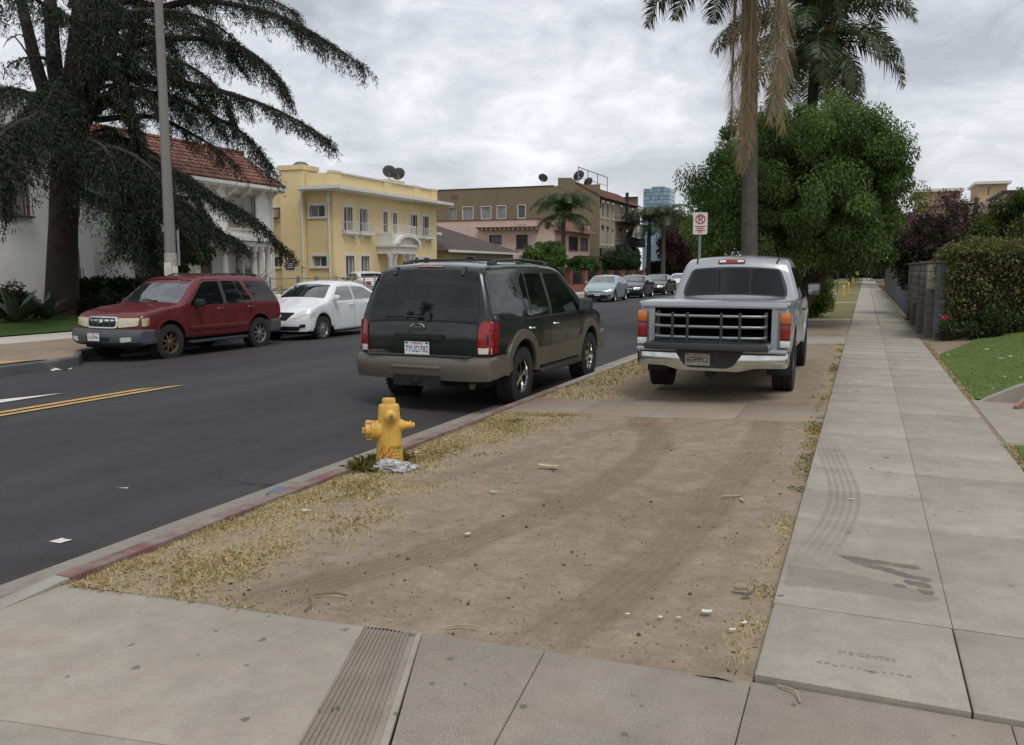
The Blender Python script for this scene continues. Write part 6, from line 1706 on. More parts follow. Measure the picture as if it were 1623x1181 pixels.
def clump_crown(centers, radii, per, lsize, base, rg, droop=.5, flat=1.0, top_bias=.35):
    """leaves gathered in clumps; colours: lighter young growth outside"""
    V = []; C = []
    for c, r in zip(centers, radii):
        n = int(per * rg.uniform(.7, 1.3)); d = rdirs(n, rg); rad = r * rg.random(n) ** .45
        P = np.asarray(c)[None, :] + d * rad[:, None] * np.array([1, 1, flat]); 
        D = d * .7 + rdirs(n, rg) * .7; D[:, 2] -= droop; D /= np.linalg.norm(D, axis=1, keepdims=True)
        L = lsize * rg.uniform(.7, 1.35, n)
        V.append(leaf_quads(P, D, L, L * .5, rg))
        cb = np.asarray(base) * rg.uniform(.55, 1.55)
        cc = tint(cb, n, rg, .22, .12)
        young = rg.random(n) < .12
        cc[young] = cc[young] * np.array([1.7, 1.55, 1.2])
        C.append(cc)
    return np.concatenate(V), np.concatenate(C)
def ellipsoid_centers(n, c, r, rg, shell=.55, lump=.18):
    d = rdirs(n, rg); k = shell + (1 - shell) * rg.random(n) ** .5
    k = k * (1 + rg.normal(size=n) * lump); return np.asarray(c) + d * np.asarray(r) * k[:, None]
def leafy(name, label, cat, base, trunk_paths, centers, radii, per, lsize, col, seed, group=None, droop=.5, bark=None, flat=1.0, leafm=None, part='crown'):
    rg = np.random.default_rng(seed); t = thing(name, label, cat, (0, 0, 0), 0, group)
    V, C = clump_crown(centers, radii, per, lsize, col, rg, droop, flat)
    quads_mesh(part, V, leafm or MT['leaf'], t, C)
    if trunk_paths: trunk_mesh('trunk', trunk_paths, bark or MT['bark'], t)
    return t
def limb_fan(base, top, n, spread, h, r0, rg):
    base = Vector(base); out = [([base, base.lerp(Vector(top), .5) + Vector((.05, .03, 0)), top], [r0, r0 * .8, r0 * .65])]
    for i in range(n):
        a = 2 * PI * i / n + rg.uniform(-.4, .4); e = Vector(top) + Vector((math.cos(a) * spread, math.sin(a) * spread, h * rg.uniform(.6, 1.1)))
        m_ = Vector(top).lerp(e, .5) + Vector((0, 0, -.12 * h))
        out.append(([top, m_, e], [r0 * .6, r0 * .35, r0 * .1]))
    return out

# ------------------------------------------------ dense ficus over the parkway
def ficus():
    rg = np.random.default_rng(21)
    B = Vector((-2.2, 26.3, .22))
    cs = []; rs = []
    lobes = [((-1.9, 26.3, 4.3), (1.6, 1.5, 1.5), 60), ((-1.95, 26.2, 4.25), (2.7, 2.5, 2.0), 150), ((-3.5, 25.8, 4.0), (1.5, 1.6, 1.55), 60), ((-.1, 26.3, 4.2), (.95, 1.6, 1.6), 44), ((-1.3, 26.6, 5.45), (1.3, 1.4, 1.05), 46), ((-2.8, 26.2, 5.2), (1.3, 1.3, 1.1), 40), ((-.5, 25.7, 5.1), (1.1, 1.3, 1.0), 34), ((-2.5, 25.1, 2.6), (1.8, 1.2, .95), 46), ((-.4, 25.6, 2.7), (1.1, 1.2, .95), 38)]
    for c, r, n in lobes:
        cs.append(ellipsoid_centers(n, c, r, rg, .62 if n != 60 or r[0] != 1.6 else .1, .17)); rs += list(rg.uniform(.2, .52, n))
    cs = np.concatenate(cs); rs = np.array(rs); ok = cs[:, 2] > 1.75; cs = cs[ok]; rs = rs[ok]
    tr = []
    for k, (dx, dy, ex, ey, ez, r) in enumerate(((0, 0, -1.9, 26.3, 3.9, .26), (.22, .1, -.5, 26.5, 3.8, .2), (-.25, .05, -3.2, 26.1, 3.7, .2), (.05, -.25, -1.6, 25.2, 3.7, .17), (-.1, .25, -2.3, 27.3, 3.8, .18), (.3, -.1, .1, 25.9, 3.5, .14), (-.35, -.1, -3.6, 25.3, 3.3, .12))):
        b = B + Vector((dx, dy, 0)); e = Vector((ex, ey, ez)); tr.append(([b, b.lerp(e, .35) + Vector((dx * .2, dy * .2, .25)), e], [r * 1.35, r * .9, r * .4]))
    t = leafy('ficus_tree', 'large dense dark green ficus with many stems beside the walk, behind the pickup', 'tree', B, tr, cs, rs, 620, .07, (.082, .13, .034), 22, droop=.8)
    return t
ficus()

# ------------------------------------------------ palms
def frond_data(L, n, leaf, droop, rise, seed, dead=False, curl=1.0):
    rg = np.random.default_rng(seed); ts = np.linspace(0, 1, 22)
    # rachis in xz plane
    ang = rise - droop * ts ** 1.3; xs = np.concatenate([[0], np.cumsum(np.cos(ang[:-1]) * L / 21)]); zs = np.concatenate([[0], np.cumsum(np.sin(ang[:-1]) * L / 21)])
    path = np.stack([xs, np.zeros(22), zs], 1)
    t = np.linspace(.14, .995, n); P = np.stack([np.interp(t, ts, path[:, i]) for i in range(3)], 1); A = np.interp(t, ts, ang)
    T = np.stack([np.cos(A), np.zeros(n), np.sin(A)], 1); U = np.stack([-np.sin(A), np.zeros(n), np.cos(A)], 1)
    V = []
    for sd in (-1, 1):
        ll = leaf * np.sin(np.clip(t * .86 + .14, 0, 1) * PI) ** .55 * rg.uniform(.8, 1.15, n)
        fw = rg.uniform(.35, .7, n)[:, None]; up = rg.uniform(-.25, .5, n)[:, None] * (0 if dead else 1)
        D = T * fw + np.array([[0, sd, 0]]) * (rg.uniform(.02, .26, n)[:, None] if dead else 1.0) + U * up
        D /= np.linalg.norm(D, axis=1, keepdims=True)
        mid = P + D * (ll * .5)[:, None]; mid[:, 2] -= ll * .08 * curl
        tip = P + D * (ll * (.88))[:, None]; tip[:, 2] -= ll * (.42 if not dead else .15) * curl * rg.uniform(.6, 1.4, n)
        w = .042 if not dead else .02
        W = T * w * .5
        V += [np.stack([P - W * .5, P + W * .5, mid + W, mid - W], 1), np.stack([mid - W, mid + W, tip + W * .12, tip - W * .12], 1)]
    V = np.concatenate(V)
    return path, V
def frond_mesh(name, L, n, leaf, droop, rise, seed, col, m, rcol, dead=False, r0=.03):
    rg = np.random.default_rng(seed + 50); path, V = frond_data(L, n, leaf, droop, rise, seed, dead)
    C = tint(col, len(V), rg, .2, .12)
    o = quads_mesh(name, V, m, None, C)
    mb = MB(); mb.tube([tuple(p) for p in path], [r0 * (1 - .85 * i / 21) for i in range(22)], 5)
    o2 = mb.build('midrib', rcol, None, smooth=60)
    d = (o.data, o2.data); bpy.data.objects.remove(o); bpy.data.objects.remove(o2); return d
MT['rib_green'] = mat('green_midrib', (.1, .12, .04), .5, .1); MT['rib_dead'] = mat('dead_midrib', (.2, .14, .085), .8, .15)
GF = [frond_mesh('frond', L, 78, lf, dr, ri, 30 + i, (.045, .07, .026), MT['frond'], MT['rib_green']) for i, (L, lf, dr, ri) in enumerate(((3.1, .72, 2.3, 1.1), (2.9, .7, 1.9, .75), (3.3, .75, 2.6, 1.3), (2.7, .68, 1.7, .25)))]
YF = [frond_mesh('frond', 2.6, 50, .6, 1.6, .1, 44, (.2, .17, .04), MT['frond'], MT['rib_dead'])]
DF = [frond_mesh('dead_frond', L, 85, lf, .12, -PI / 2 + .06, 60 + i, c, MT['deadleaf'], MT['rib_dead'], True, .035) for i, (L, lf, c) in enumerate(((5.4, 1.0, (.33, .25, .155)), (4.6, .95, (.27, .195, .12)), (5.0, 1.1, (.37, .29, .19))))]
def put_frond(t, data, P, az, name='frond', scale=1.0, tilt=0.0):
    o = link_mesh(name, data[0], t); o.location = P; o.rotation_euler = (0, -tilt, az); o.scale = (scale,) * 3
    r = link_mesh('midrib', data[1], o); return o
def palm(label, base, top, r, fronds, seed, scale=1.0, dead=0, rings=True, name='palm_tree', group=None, bark=None, lean=0):
    rg = np.random.default_rng(seed); t = thing(name, label, 'palm tree', (0, 0, 0), 0, group)
    base = Vector(base); top = Vector(top); mb = MB(); n = 60; pts = []; rs = []
    for i in range(n):
        k = i / (n - 1); pts.append(base.lerp(top, k)); rs.append(r * (1.25 - .35 * k) * (1 + (.035 if i % 2 else 0)) if rings else r)
    mb.tube(pts, rs, 14); mb.build('trunk', bark or MT['palm_bark'], t, smooth=25)
    mb = MB(); mb.lathe([(r * .9, -.3), (r * 1.25, .1), (r * .9, .5), (.03, .8)], 12, Matrix.Translation(top - Vector((0, 0, .1)))); mb.build('crown_shaft', MT['rib_green'], t, smooth=50)
    for i in range(fronds):
        az = 2 * PI * i * .382 * 1.0 + rg.uniform(-.15, .15); k = i / fronds
        d = GF[2] if k < .2 else GF[0] if k < .5 else GF[1] if k < .75 else GF[3]
        put_frond(t, d, top + Vector((0, 0, (.5 - .45 * k) * scale)), az, scale=scale * rg.uniform(.88, 1.08), tilt=rg.uniform(-.12, .12))
    return t
# near queen palm: crown above the frame, long dead fronds hanging
pb = atY(1190, 440, 21.9); pt = Vector((-2.86, 21.9, 9.1))
p1 = palm('queen palm with long brown dead fronds hanging, grey trunk behind the pickup', (pb.x, 21.9, .2), pt, .165, 18, 5, scale=1.12)
rg = np.random.default_rng(77)
for i in range(24):
    g = i % 3 == 2; dx = rg.uniform(.6, .95) if g else rg.uniform(-.36, .2); dy = rg.uniform(-.45, -.18) if not g else rg.uniform(-.5, .1)
    put_frond(p1, DF[i % 3], pt + Vector((dx, dy, rg.uniform(0, .5))), rg.uniform(0, 6.28), 'dead_frond', (rg.uniform(.8, .98) if not g else rg.uniform(.7, .95)) * (1.12 - .5 * abs(dx + .08) if not g else .95), tilt=rg.uniform(-.03, .03))
for k, (az, sc_, q) in enumerate(((2.9, 1.2, 3), (3.3, 1.1, 1), (3.7, 1.15, 3), (2.5, 1.1, 3), (3.1, .95, 3))): put_frond(p1, GF[q], pt + Vector((-.1, -.1, .15)), az, scale=sc_, tilt=.1 * (k % 2))
# second palm behind, crown visible
c2 = atY(1293, 62, 30.0)
p2 = palm('second queen palm with arching green fronds rising above the ficus', (c2.x - .1, 30, .2), (c2.x, 30, c2.z - .35), .17, 24, 9, scale=1.28)
for k in range(12): put_frond(p2, GF[3 if k % 3 else 1], Vector((c2.x, 30, c2.z - .1)), k * .53 + .1, scale=1.15, tilt=-.35 - .25 * (k % 2))
for az in (5.2, 4.3, .2): put_frond(p2, YF[0], Vector((c2.x, 30, c2.z - .3)), az, scale=.95, tilt=-.5)
mb = MB(); mb.tube([(c2.x + .1, 29.8, c2.z - .1), (c2.x + .5, 29.6, c2.z + .5), (c2.x + .95, 29.5, c2.z + .95)], [.03, .05, .01], 6); mb.build('flower_spathe', MT['rib_dead'], p2)
rg2 = np.random.default_rng(91); nP = 900; tt = rg2.random(nP)
Pf = np.stack([c2.x + .25 + tt * .35 + rg2.normal(size=nP) * .07, 29.6 + rg2.normal(size=nP) * .08, c2.z + .15 + tt * .3 - rg2.random(nP) * .5], 1)
quads_mesh('flower_cluster', leaf_quads(Pf, rdirs(nP, rg2), .07, .03, rg2), MT['petal'], p2, tint((.42, .27, .05), nP, rg2, .2, .1))
# palms across the street
k1 = atX(893, 345, -21.5); palm('feathery green palm in front of the pink house', (-21.5, k1.y, .2), (-21.5, k1.y, k1.z), .17, 28, 12, scale=1.0)
for i, (px, py, X_, lb) in enumerate(((1029, 362, -22, 'left of two far palms beyond the olive apartment block'), (1052, 358, -20, 'right of two far palms beyond the olive apartment block'))):
    q = atX(px, py, X_); palm(lb, (X_, q.y, .2), (X_, q.y, q.z), .22, 16, 14 + i, scale=1.25, group='far palms')

# ------------------------------------------------ big cedar
def cedar():
    rg = np.random.default_rng(3); t = thing('cedar_tree', 'huge dark cedar with drooping boughs in front of the white villa', 'tree')
    B = atX(93, 452, -23.2); B.z = .2; Y0 = B.y
    paths = []
    fork = atX(108, 215, -23.2)
    paths.append(([B, B.lerp(fork, .12), B.lerp(fork, .5) + Vector((0, -.05, 0)), fork], [.66, .5, .42, .45]))
    mb = MB()
    stems = [((20, -60), -23.6, .26, (62, 120)), ((75, -90), -23.4, .3, (85, 90)), ((140, -120), -23.0, .4, (125, 60)), ((205, -110), -23.2, .28, (170, 90)), ((235, -60), -22.6, .24, (190, 130)), ((165, -140), -24.0, .34, (150, 60))]
    tops = []
    for (p, X_, r, mid) in stems:
        e = atX(p[0], p[1], X_); m_ = atX(mid[0], mid[1], (X_ - 23.2) / 2); paths.append(([fork - Vector((0, 0, .5)), fork.lerp(m_, .4) + Vector((0, 0, .0)), m_, e], [r, r * .9, r * .75, r * .45])); tops.append((m_, e))
    V = []; C = []; twigs = []
    def bough(pts, r, dens=1.0, hang=1.0, spread=1.0, limb=True, ln=1.0):
        q = np.array(smooth_path([tuple(p) for p in pts], 12)); n = len(q)
        seg = np.linalg.norm(np.diff(q, axis=0), axis=1); L = seg.sum()
        if limb: paths.append((pts, [r, r * .6, r * .3, r * .08]))
        m_ = int(L * 15 * dens)
        ts = rg.random(m_) ** .85
        for tt in ts:
            if tt < .08: continue
            i = min(n - 2, int(tt * (n - 1))); p = q[i] + (q[i + 1] - q[i]) * rg.random(); d = q[i + 1] - q[i]; d = d / (np.linalg.norm(d) + 1e-9)
            side = np.cross(d, [0, 0, 1.0]); side /= np.linalg.norm(side) + 1e-9
            s = rg.choice([-1, 1]); ll = ln * rg.uniform(.35, 1.4) * spread * (1.15 - .75 * tt) + .18
            w0 = side * s * rg.uniform(.25, 1.0) + d * rg.uniform(.2, .9); w0 /= np.linalg.norm(w0)
            k = max(5, int(ll * 15)); u = np.linspace(0, 1, k)[:, None]
            pos = p + w0 * ll * u * (1 - .25 * u) + np.array([0, 0, -1.0]) * (ll * hang * (.12 * u + .55 * u ** 2)) + rg.normal(size=(k, 3)) * .03
            for rep in range(4):
                dirs = rdirs(k, rg) * .75 + np.array([0, 0, -.55]) + w0 * .35; dirs /= np.linalg.norm(dirs, axis=1, keepdims=True)
                lg = rg.uniform(.07, .15, k)
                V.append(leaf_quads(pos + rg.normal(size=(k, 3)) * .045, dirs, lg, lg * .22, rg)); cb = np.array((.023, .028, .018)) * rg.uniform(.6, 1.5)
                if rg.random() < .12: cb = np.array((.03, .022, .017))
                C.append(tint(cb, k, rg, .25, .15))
    def P(x, y, X_): return atX(x, y, X_)
    S = lambda x, y: P(x, y, -23.2)
    # long boughs reaching right, towards the street; (px, py, X)
    B_ = [
        ([(190, 40, -23), (300, 2, -21.5), (420, 18, -19.5), (500, 55, -18), (577, 106, -17)], .16, 1.6, .8, 1.1),
        ([(180, 10, -23), (280, -30, -22), (380, -20, -20.5), (470, 20, -19)], .14, 1.4, .8, 1.2),
        ([(170, 80, -23.2), (290, 60, -21.5), (380, 75, -20), (430, 110, -19), (455, 145, -18.5)], .15, 1.5, 1.0, 1.2),
        ([(170, 120, -23), (280, 130, -21), (370, 150, -19.5), (450, 180, -18), (522, 222, -17)], .16, 1.6, .8, 1.0),
        ([(165, 150, -23), (260, 150, -21.5), (330, 180, -20), (390, 215, -19), (430, 262, -18.5)], .13, 1.5, 1.1, 1.1),
        ([(150, 190, -23), (240, 185, -21.5), (300, 210, -20.5), (350, 240, -19.5), (375, 262, -19)], .11, .8, .9, .8),
        ([(140, 230, -22.8), (210, 240, -21), (280, 270, -19.5), (340, 310, -18.5), (400, 345, -17.8), (458, 402, -17.3)], .14, 2.0, .7, .95),
        ([(140, 250, -22.8), (220, 275, -20.5), (290, 320, -19), (340, 360, -18.3), (380, 385, -18)], .12, 1.8, .8, .95),
        ([(130, 230, -22.6), (180, 235, -20.5), (230, 260, -19), (270, 310, -18.5), (300, 370, -18.3)], .12, 1.9, 1.2, 1.2),
        ([(130, 260, -22.6), (170, 270, -20.2), (210, 300, -19.2), (240, 350, -19), (255, 410, -19)], .1, 1.9, 1.3, 1.2),
        ([(120, 230, -22.6), (150, 225, -20.5), (175, 250, -19.3), (190, 310, -19), (198, 380, -19)], .1, 2.0, 1.4, 1.2),
        ([(110, 215, -22.8), (60, 190, -20.5), (20, 200, -19.5), (-20, 240, -19), (-30, 300, -19)], .12, 2.0, 1.2, 1.2),
        ([(105, 200, -22.8), (70, 180, -21), (45, 190, -20), (25, 230, -19.5), (15, 300, -19.5)], .1, 1.9, 1.4, 1.1),
        ([(100, 180, -23), (50, 150, -22), (0, 140, -21), (-60, 165, -20.5)], .12, 1.6, 1.1, 1.2),
        ([(130, 60, -23.2), (200, 20, -21.5), (290, 20, -20.5), (350, 45, -19.8), (400, 95, -19.3)], .12, 1.6, 1.0, 1.2),
        ([(150, 100, -23), (220, 90, -21), (290, 100, -20), (345, 140, -19.5), (370, 190, -19.2)], .12, 1.5, 1.1, 1.1),
        ([(140, 140, -23), (200, 135, -21), (240, 155, -20.3), (265, 200, -20)], .08, 1.2, 1.1, 1.0),
        ([(120, 20, -23.4), (180, -40, -22.5), (260, -50, -21.5), (330, -20, -20.8)], .12, 1.5, 1.0, 1.2),
        ([(100, 40, -23.4), (60, 0, -22.6), (20, -10, -22), (-30, 20, -21.5)], .1, .8, 1.0, 1.0),
        ([(90, 100, -23.4), (60, 90, -22.5), (30, 95, -22), (5, 110, -21.7)], .07, .35, 1.0, .8),
        ([(110, 10, -23.2), (130, -30, -22), (150, -20, -21.2), (160, 30, -20.8), (165, 90, -20.7)], .08, 1.6, 1.3, 1.1),
        ([(130, 180, -23), (160, 150, -21.5), (190, 150, -20.6), (215, 190, -20.3)], .08, 1.4, 1.2, 1.0),
        ([(200, 60, -23), (230, 40, -21.8), (260, 55, -21), (285, 100, -20.6)], .08, 1.4, 1.2, 1.0),
        ([(130, 240, -23), (170, 215, -22), (230, 235, -21.4), (290, 285, -21), (330, 350, -20.8)], .1, 1.8, 1.2, 1.3),
        ([(110, 300, -23.4), (150, 310, -22.4), (200, 340, -21.8), (240, 400, -21.5)], .08, 1.6, 1.1, 1.2),
        ([(190, 0, -23), (250, 10, -24.5), (330, 50, -26), (380, 110, -27)], .12, 1.2, 1.0, 1.3),
        ([(170, 60, -23), (240, 90, -24.5), (310, 150, -25.5), (350, 210, -26)], .1, 1.0, 1.0, 1.2),
    ]
    for (x0, y0, x1, y1, X_) in ((120, 40, 215, 70, -21.3), (120, 90, 200, 120, -21), (110, 130, 60, 180, -21), (135, 160, 230, 215, -20.8), (150, 10, 250, 60, -21.2), (170, 110, 300, 160, -20.6), (120, 200, 100, 260, -20.8), (150, 210, 240, 300, -20.3), (80, 20, 130, 70, -21.5), (180, 260, 230, 360, -20.2)):
        B_.append(([(x0, y0, -22.8), ((x0 * 2 + x1) / 3, y0 - 5, (X_ - 22.8) / 2), ((x0 + 2 * x1) / 3, (y0 + y1) / 2, X_), (x1, y1 + 25, X_ + .4)], .06, 1.4, 1.2, 1.2))
    for pts, r, dn, hg, sp in B_: bough([P(*p) for p in pts], r, dn, hg, sp)
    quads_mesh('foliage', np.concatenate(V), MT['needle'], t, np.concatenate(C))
    tr = trunk_mesh('trunk', paths[:1 + len(stems)], MT['cedar_bark'], t, 16)
    for pth in paths[1 + len(stems):]: trunk_mesh('limb', [pth], MT['cedar_bark'], t, 7)
    # a few bare dead branches
    for (a, b, c, X_) in (((70, 130), (25, 60), (5, 75), -22.8), ((75, 150), (40, 60), (10, 66), -23), ((230, 150), (255, 190), (275, 215), -21), ((225, 140), (262, 165), (282, 190), -20.8)):
        trunk_mesh('dead_branch', [([P(*a, X_), P(*b, X_), P(*c, X_ + .5)], [.04, .02, .008])], MT['cedar_bark'], t, 5)
    return t
cedar()

# ------------------------------------------------ hedges and shrubs
def box_hedge(name, label, a, b, n, lsize, col, seed, group=None, rough=.12, extra=None, cat='hedge', droop=.2):
    """leaves on a lumpy box from corner a to b (world)"""
    rg = np.random.default_rng(seed); a = np.array(a, float); b = np.array(b, float); s = b - a
    areas = np.array([s[1] * s[2], s[1] * s[2], s[0] * s[2], s[0] * s[2], s[0] * s[1]]); f = rg.choice(5, n, p=areas / areas.sum()); uv = rg.random((n, 3)); P = a + uv * s; N_ = np.zeros((n, 3))
    for k, (ax, v) in enumerate(((0, 0), (0, 1), (1, 0), (1, 1), (2, 1))):
        i = f == k; P[i, ax] = (a, b)[v][ax]; N_[i, ax] = 1 if v else -1
    lump = (fbm(P[:, 0] * 1.7 + P[:, 2] * 1.3, P[:, 1] * 1.7 + P[:, 2], seed % 50, 3) - .45) * rough * 4
    P = P + N_ * (lump + rg.normal(size=n) * rough * .45 - rg.random(n) * rough)[:, None]
    # soften corners
    ctr = (a + b) / 2; q = np.abs((P - ctr) / (s / 2)); e = np.clip(np.sort(q, axis=1)[:, 1] - .86, 0, 1)[:, None]; P = P - (P - ctr) * e * .35
    D = N_ * .7 + rdirs(n, rg) * .8; D[:, 2] -= droop; D /= np.linalg.norm(D, axis=1, keepdims=True); L = lsize * rg.uniform(.6, 1.4, n)
    V = leaf_quads(P, D, L, L * .52, rg); patch = fbm(P[:, 0] * 1.2, P[:, 1] * 1.2 + P[:, 2] * 1.2, 7, 3); C = tint(col, n, rg, .28, .15) * (.65 + .7 * patch)[:, None]
    if extra is not None:
        i = rg.random(n) < extra[1] * (patch > .45); C[i] = tint(extra[0], i.sum(), rg, .3, .1)
    t = thing(name, label, cat, (0, 0, 0), 0, group)
    quads_mesh('foliage', V, MT['leaf'], t, C)
    mb = MB(); m_ = .16; mb.span(tuple(a + m_ * np.array([1, 1, 0])), tuple(b - m_ * 1.3)); mb.build('branch_core', mat('twiggy_core', (.012, .014, .007), .95, .5, 6, bump=1, bscale=9), t)
    return t
# big clipped hedge on the right
box_hedge('hedge', 'tall clipped olive green hedge on the right behind the turf', (1.6, 20.9, .55), (7.5, 23.2, 2.42), 46000, .075, (.12, .13, .045), 101, rough=.14, extra=((.2, .14, .06), .12))
def bush(label, c, r, n, lsize, col, seed, group=None, name='shrub', per=240, cat='shrub', droop=.2, stem=True):
    rg = np.random.default_rng(seed); cs = ellipsoid_centers(n, c, np.asarray(r) * .8, rg, .5, .12); b = Vector((c[0], c[1], c[2] - r[2]))
    tr = limb_fan(b, (c[0], c[1], c[2] - r[2] * .4), 4, r[0] * .5, r[2] * .8, max(.02, r[0] * .06), rnd) if stem else None
    return leafy(name, label, cat, b, tr, cs, np.full(n, min(r) * .42), per, lsize, col, seed, group, droop)
# plants at the foot of the big hedge
rgb = np.random.default_rng(55)
bush('low dark leafy shrub at the foot of the tall right hedge', (2.6, 20.75, .62), (.75, .45, .42), 16, .08, (.04, .06, .022), 110, per=150)
bush('small pale green shrub low at the right edge before the hedge', (4.3, 20.6, .78), (.8, .45, .45), 16, .08, (.07, .09, .03), 111, per=150)
ro = bush('little rose bush with pink blooms beside the block pillar', (1.78, 20.95, .52), (.22, .25, .4), 7, .06, (.045, .06, .02), 112, per=90)
for (dx, dz) in ((-.05, .2),):
    Pq = np.array([1.66 + dx * .4, 20.7, .62 + dz]) + rgb.normal(size=(40, 3)) * .018; quads_mesh('bloom', leaf_quads(Pq, rdirs(40, rgb), .05, .045, rgb), MT['petal'], ro, tint((.5, .05, .14), 40, rgb, .2, .1))
# foliage tree behind hedge, right
def simple_tree(label, base, h, crown, per, lsize, col, seed, n=60, group=None, name='leafy_tree', droop=.5, r0=.12, shell=.5):
    rg = np.random.default_rng(seed); base = Vector(base); cs = []; rs = []
    for (c, r, k) in crown: cs.append(ellipsoid_centers(int(n * k), c, r, rg, shell, .12)); rs += list(rg.uniform(.5, .9, int(n * k)) * min(r) * .42)
    tr = limb_fan(base, (base.x, base.y, base.z + h * .45), 5, crown[0][1][0] * .5, h * .35, r0, rnd)
    return leafy(name, label, 'tree', base, tr, np.concatenate(cs), rs, per, lsize, col, seed, group, droop)
a = atY(1612, 372, 26); simple_tree('yellow-green leafy tree above the tall right hedge', (a.x, 26, .5), 3.6, [((a.x - .1, 26, a.z + .1), (1.0, 1.1, .85), 1.0), ((a.x + .9, 26, a.z + .35), (1.2, 1.1, .9), .7)], 260, .09, (.075, .095, .025), 120)
# crape myrtle with purple blooms
def myrtle():
    rg = np.random.default_rng(31); Yc = 33.0; c = atY(1490, 375, Yc); t = thing('crape_myrtle', 'dark leaved flowering tree with purple blossoms behind the block wall', 'tree')
    cs = np.concatenate([ellipsoid_centers(80, (c.x - .05, Yc, c.z - .2), (1.6, 1.3, 1.3), rg, .4, .15), ellipsoid_centers(30, (c.x + .8, Yc, c.z - .35), (.8, .8, .8), rg, .4, .1), ellipsoid_centers(26, (c.x - .6, Yc - .3, c.z - 1.0), (.8, .8, .7), rg, .4, .1)])
    V, C = clump_crown(cs, rg.uniform(.25, .42, len(cs)), 150, .1, (.026, .028, .016), rg, .3); quads_mesh('crown', V, MT['leaf'], t, C)
    fl = np.concatenate([ellipsoid_centers(90, (c.x + .05, Yc - .2, c.z + .3), (1.5, 1.1, 1.0), rg, .7, .15), ellipsoid_centers(24, (c.x + .95, Yc - .2, c.z - .05), (.75, .6, .55), rg, .6, .12), ellipsoid_centers(10, (c.x + .35, Yc, c.z + 1.15), (.3, .3, .35), rg, .5, .1)])
    V, C = clump_crown(fl, rg.uniform(.12, .24, len(fl)), 70, .07, (.11, .05, .085), rg, 0.0); quads_mesh('blossom', V, MT['petal'], t, C)
    b = Vector((c.x, Yc, .3)); tr = []
    for k in range(5):
        e = Vector((c.x + rg.uniform(-.9, .9), Yc + rg.uniform(-.5, .5), c.z + rg.uniform(-.3, .5))); tr.append(([b + Vector((rg.uniform(-.1, .1), rg.uniform(-.1, .1), 0)), b.lerp(e, .5), e], [.06, .045, .015]))
    trunk_mesh('trunk', tr, MT['bark'], t); return t
myrtle()
def cactus(label, px, ptop, Yc, r, seed):
    a = atY(px, ptop, Yc); t = thing('column_cactus', label, 'cactus', (a.x, Yc, .3)); h = a.z - .3
    mb = MB(); n = 16; prof = [(1.0, 0), (1.0, h * .6), (.95, h * .9), (.6, h * .98), (.05, h)]
    vs = []; fs = []
    for (k, z) in prof:
        for i in range(n): rr = r * k * (1.0 if i % 2 else .72); q = 2 * PI * i / n; vs.append((rr * math.cos(q), rr * math.sin(q), z))
    for j in range(len(prof) - 1):
        for i in range(n): fs.append((j * n + i, j * n + (i + 1) % n, (j + 1) * n + (i + 1) % n, (j + 1) * n + i))
    mb.add(vs, fs); mb.build('stem', mat('cactus_green', (.035, .05, .025), .7, .2), t, smooth=30)
for i, (px, pt_, lb) in enumerate(((1514, 327, 'shortest column cactus beside the purple tree'), (1532, 319, 'middle column cactus behind the purple tree'), (1548, 311, 'tallest column cactus right of the purple tree'))): cactus(lb, px, pt_, 40, .11, i)

# round clipped shrub beyond the pickup
a = atY(1293, 462, 31); bush('round clipped bright green shrub past the pickup on the parkway', (a.x - .12, 31, .95), (.78, .7, .8), 60, .06, (.06, .11, .015), 130, per=330)
# ------------------------------------------------ planting in front of the villa
bed = [(-23.6, 12.5, .75, .9, .6), (-23.2, 15, .8, 1.2, .65), (-23.4, 17.6, .75, 1.3, .6), (-23.0, 20.5, .7, 1.4, .55), (-22.9, 23.2, .75, 1.4, .6), (-22.8, 26.0, .8, 1.5, .65)]
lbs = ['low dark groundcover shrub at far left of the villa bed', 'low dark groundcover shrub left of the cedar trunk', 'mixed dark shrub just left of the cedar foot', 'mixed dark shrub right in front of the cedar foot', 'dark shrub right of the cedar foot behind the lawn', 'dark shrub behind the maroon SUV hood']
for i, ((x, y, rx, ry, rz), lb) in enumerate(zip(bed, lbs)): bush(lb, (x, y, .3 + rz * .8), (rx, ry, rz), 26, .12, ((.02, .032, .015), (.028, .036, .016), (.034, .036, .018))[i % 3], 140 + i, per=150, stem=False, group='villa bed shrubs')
box_hedge('hedge', 'dark clipped hedge along the villa walk behind the maroon SUV', (-24.2, 20.5, .25), (-23.3, 28.6, 1.5), 16000, .12, (.017, .024, .012), 150, rough=.1)
bush('dark tall bush against the villa wing at far left', (-24.0, 13.6, 1.9), (.9, 1.4, 1.7), 46, .13, (.014, .02, .012), 151, per=200)
c = atX(272, 370, -24.3); simple_tree('brighter green small tree in front of the villa porch', (-24.3, c.y, .3), 4.2, [((-24.3, c.y, 3.1), (1.1, 1.5, 1.4), 1.0)], 210, .13, (.03, .065, .015), 152, n=50)
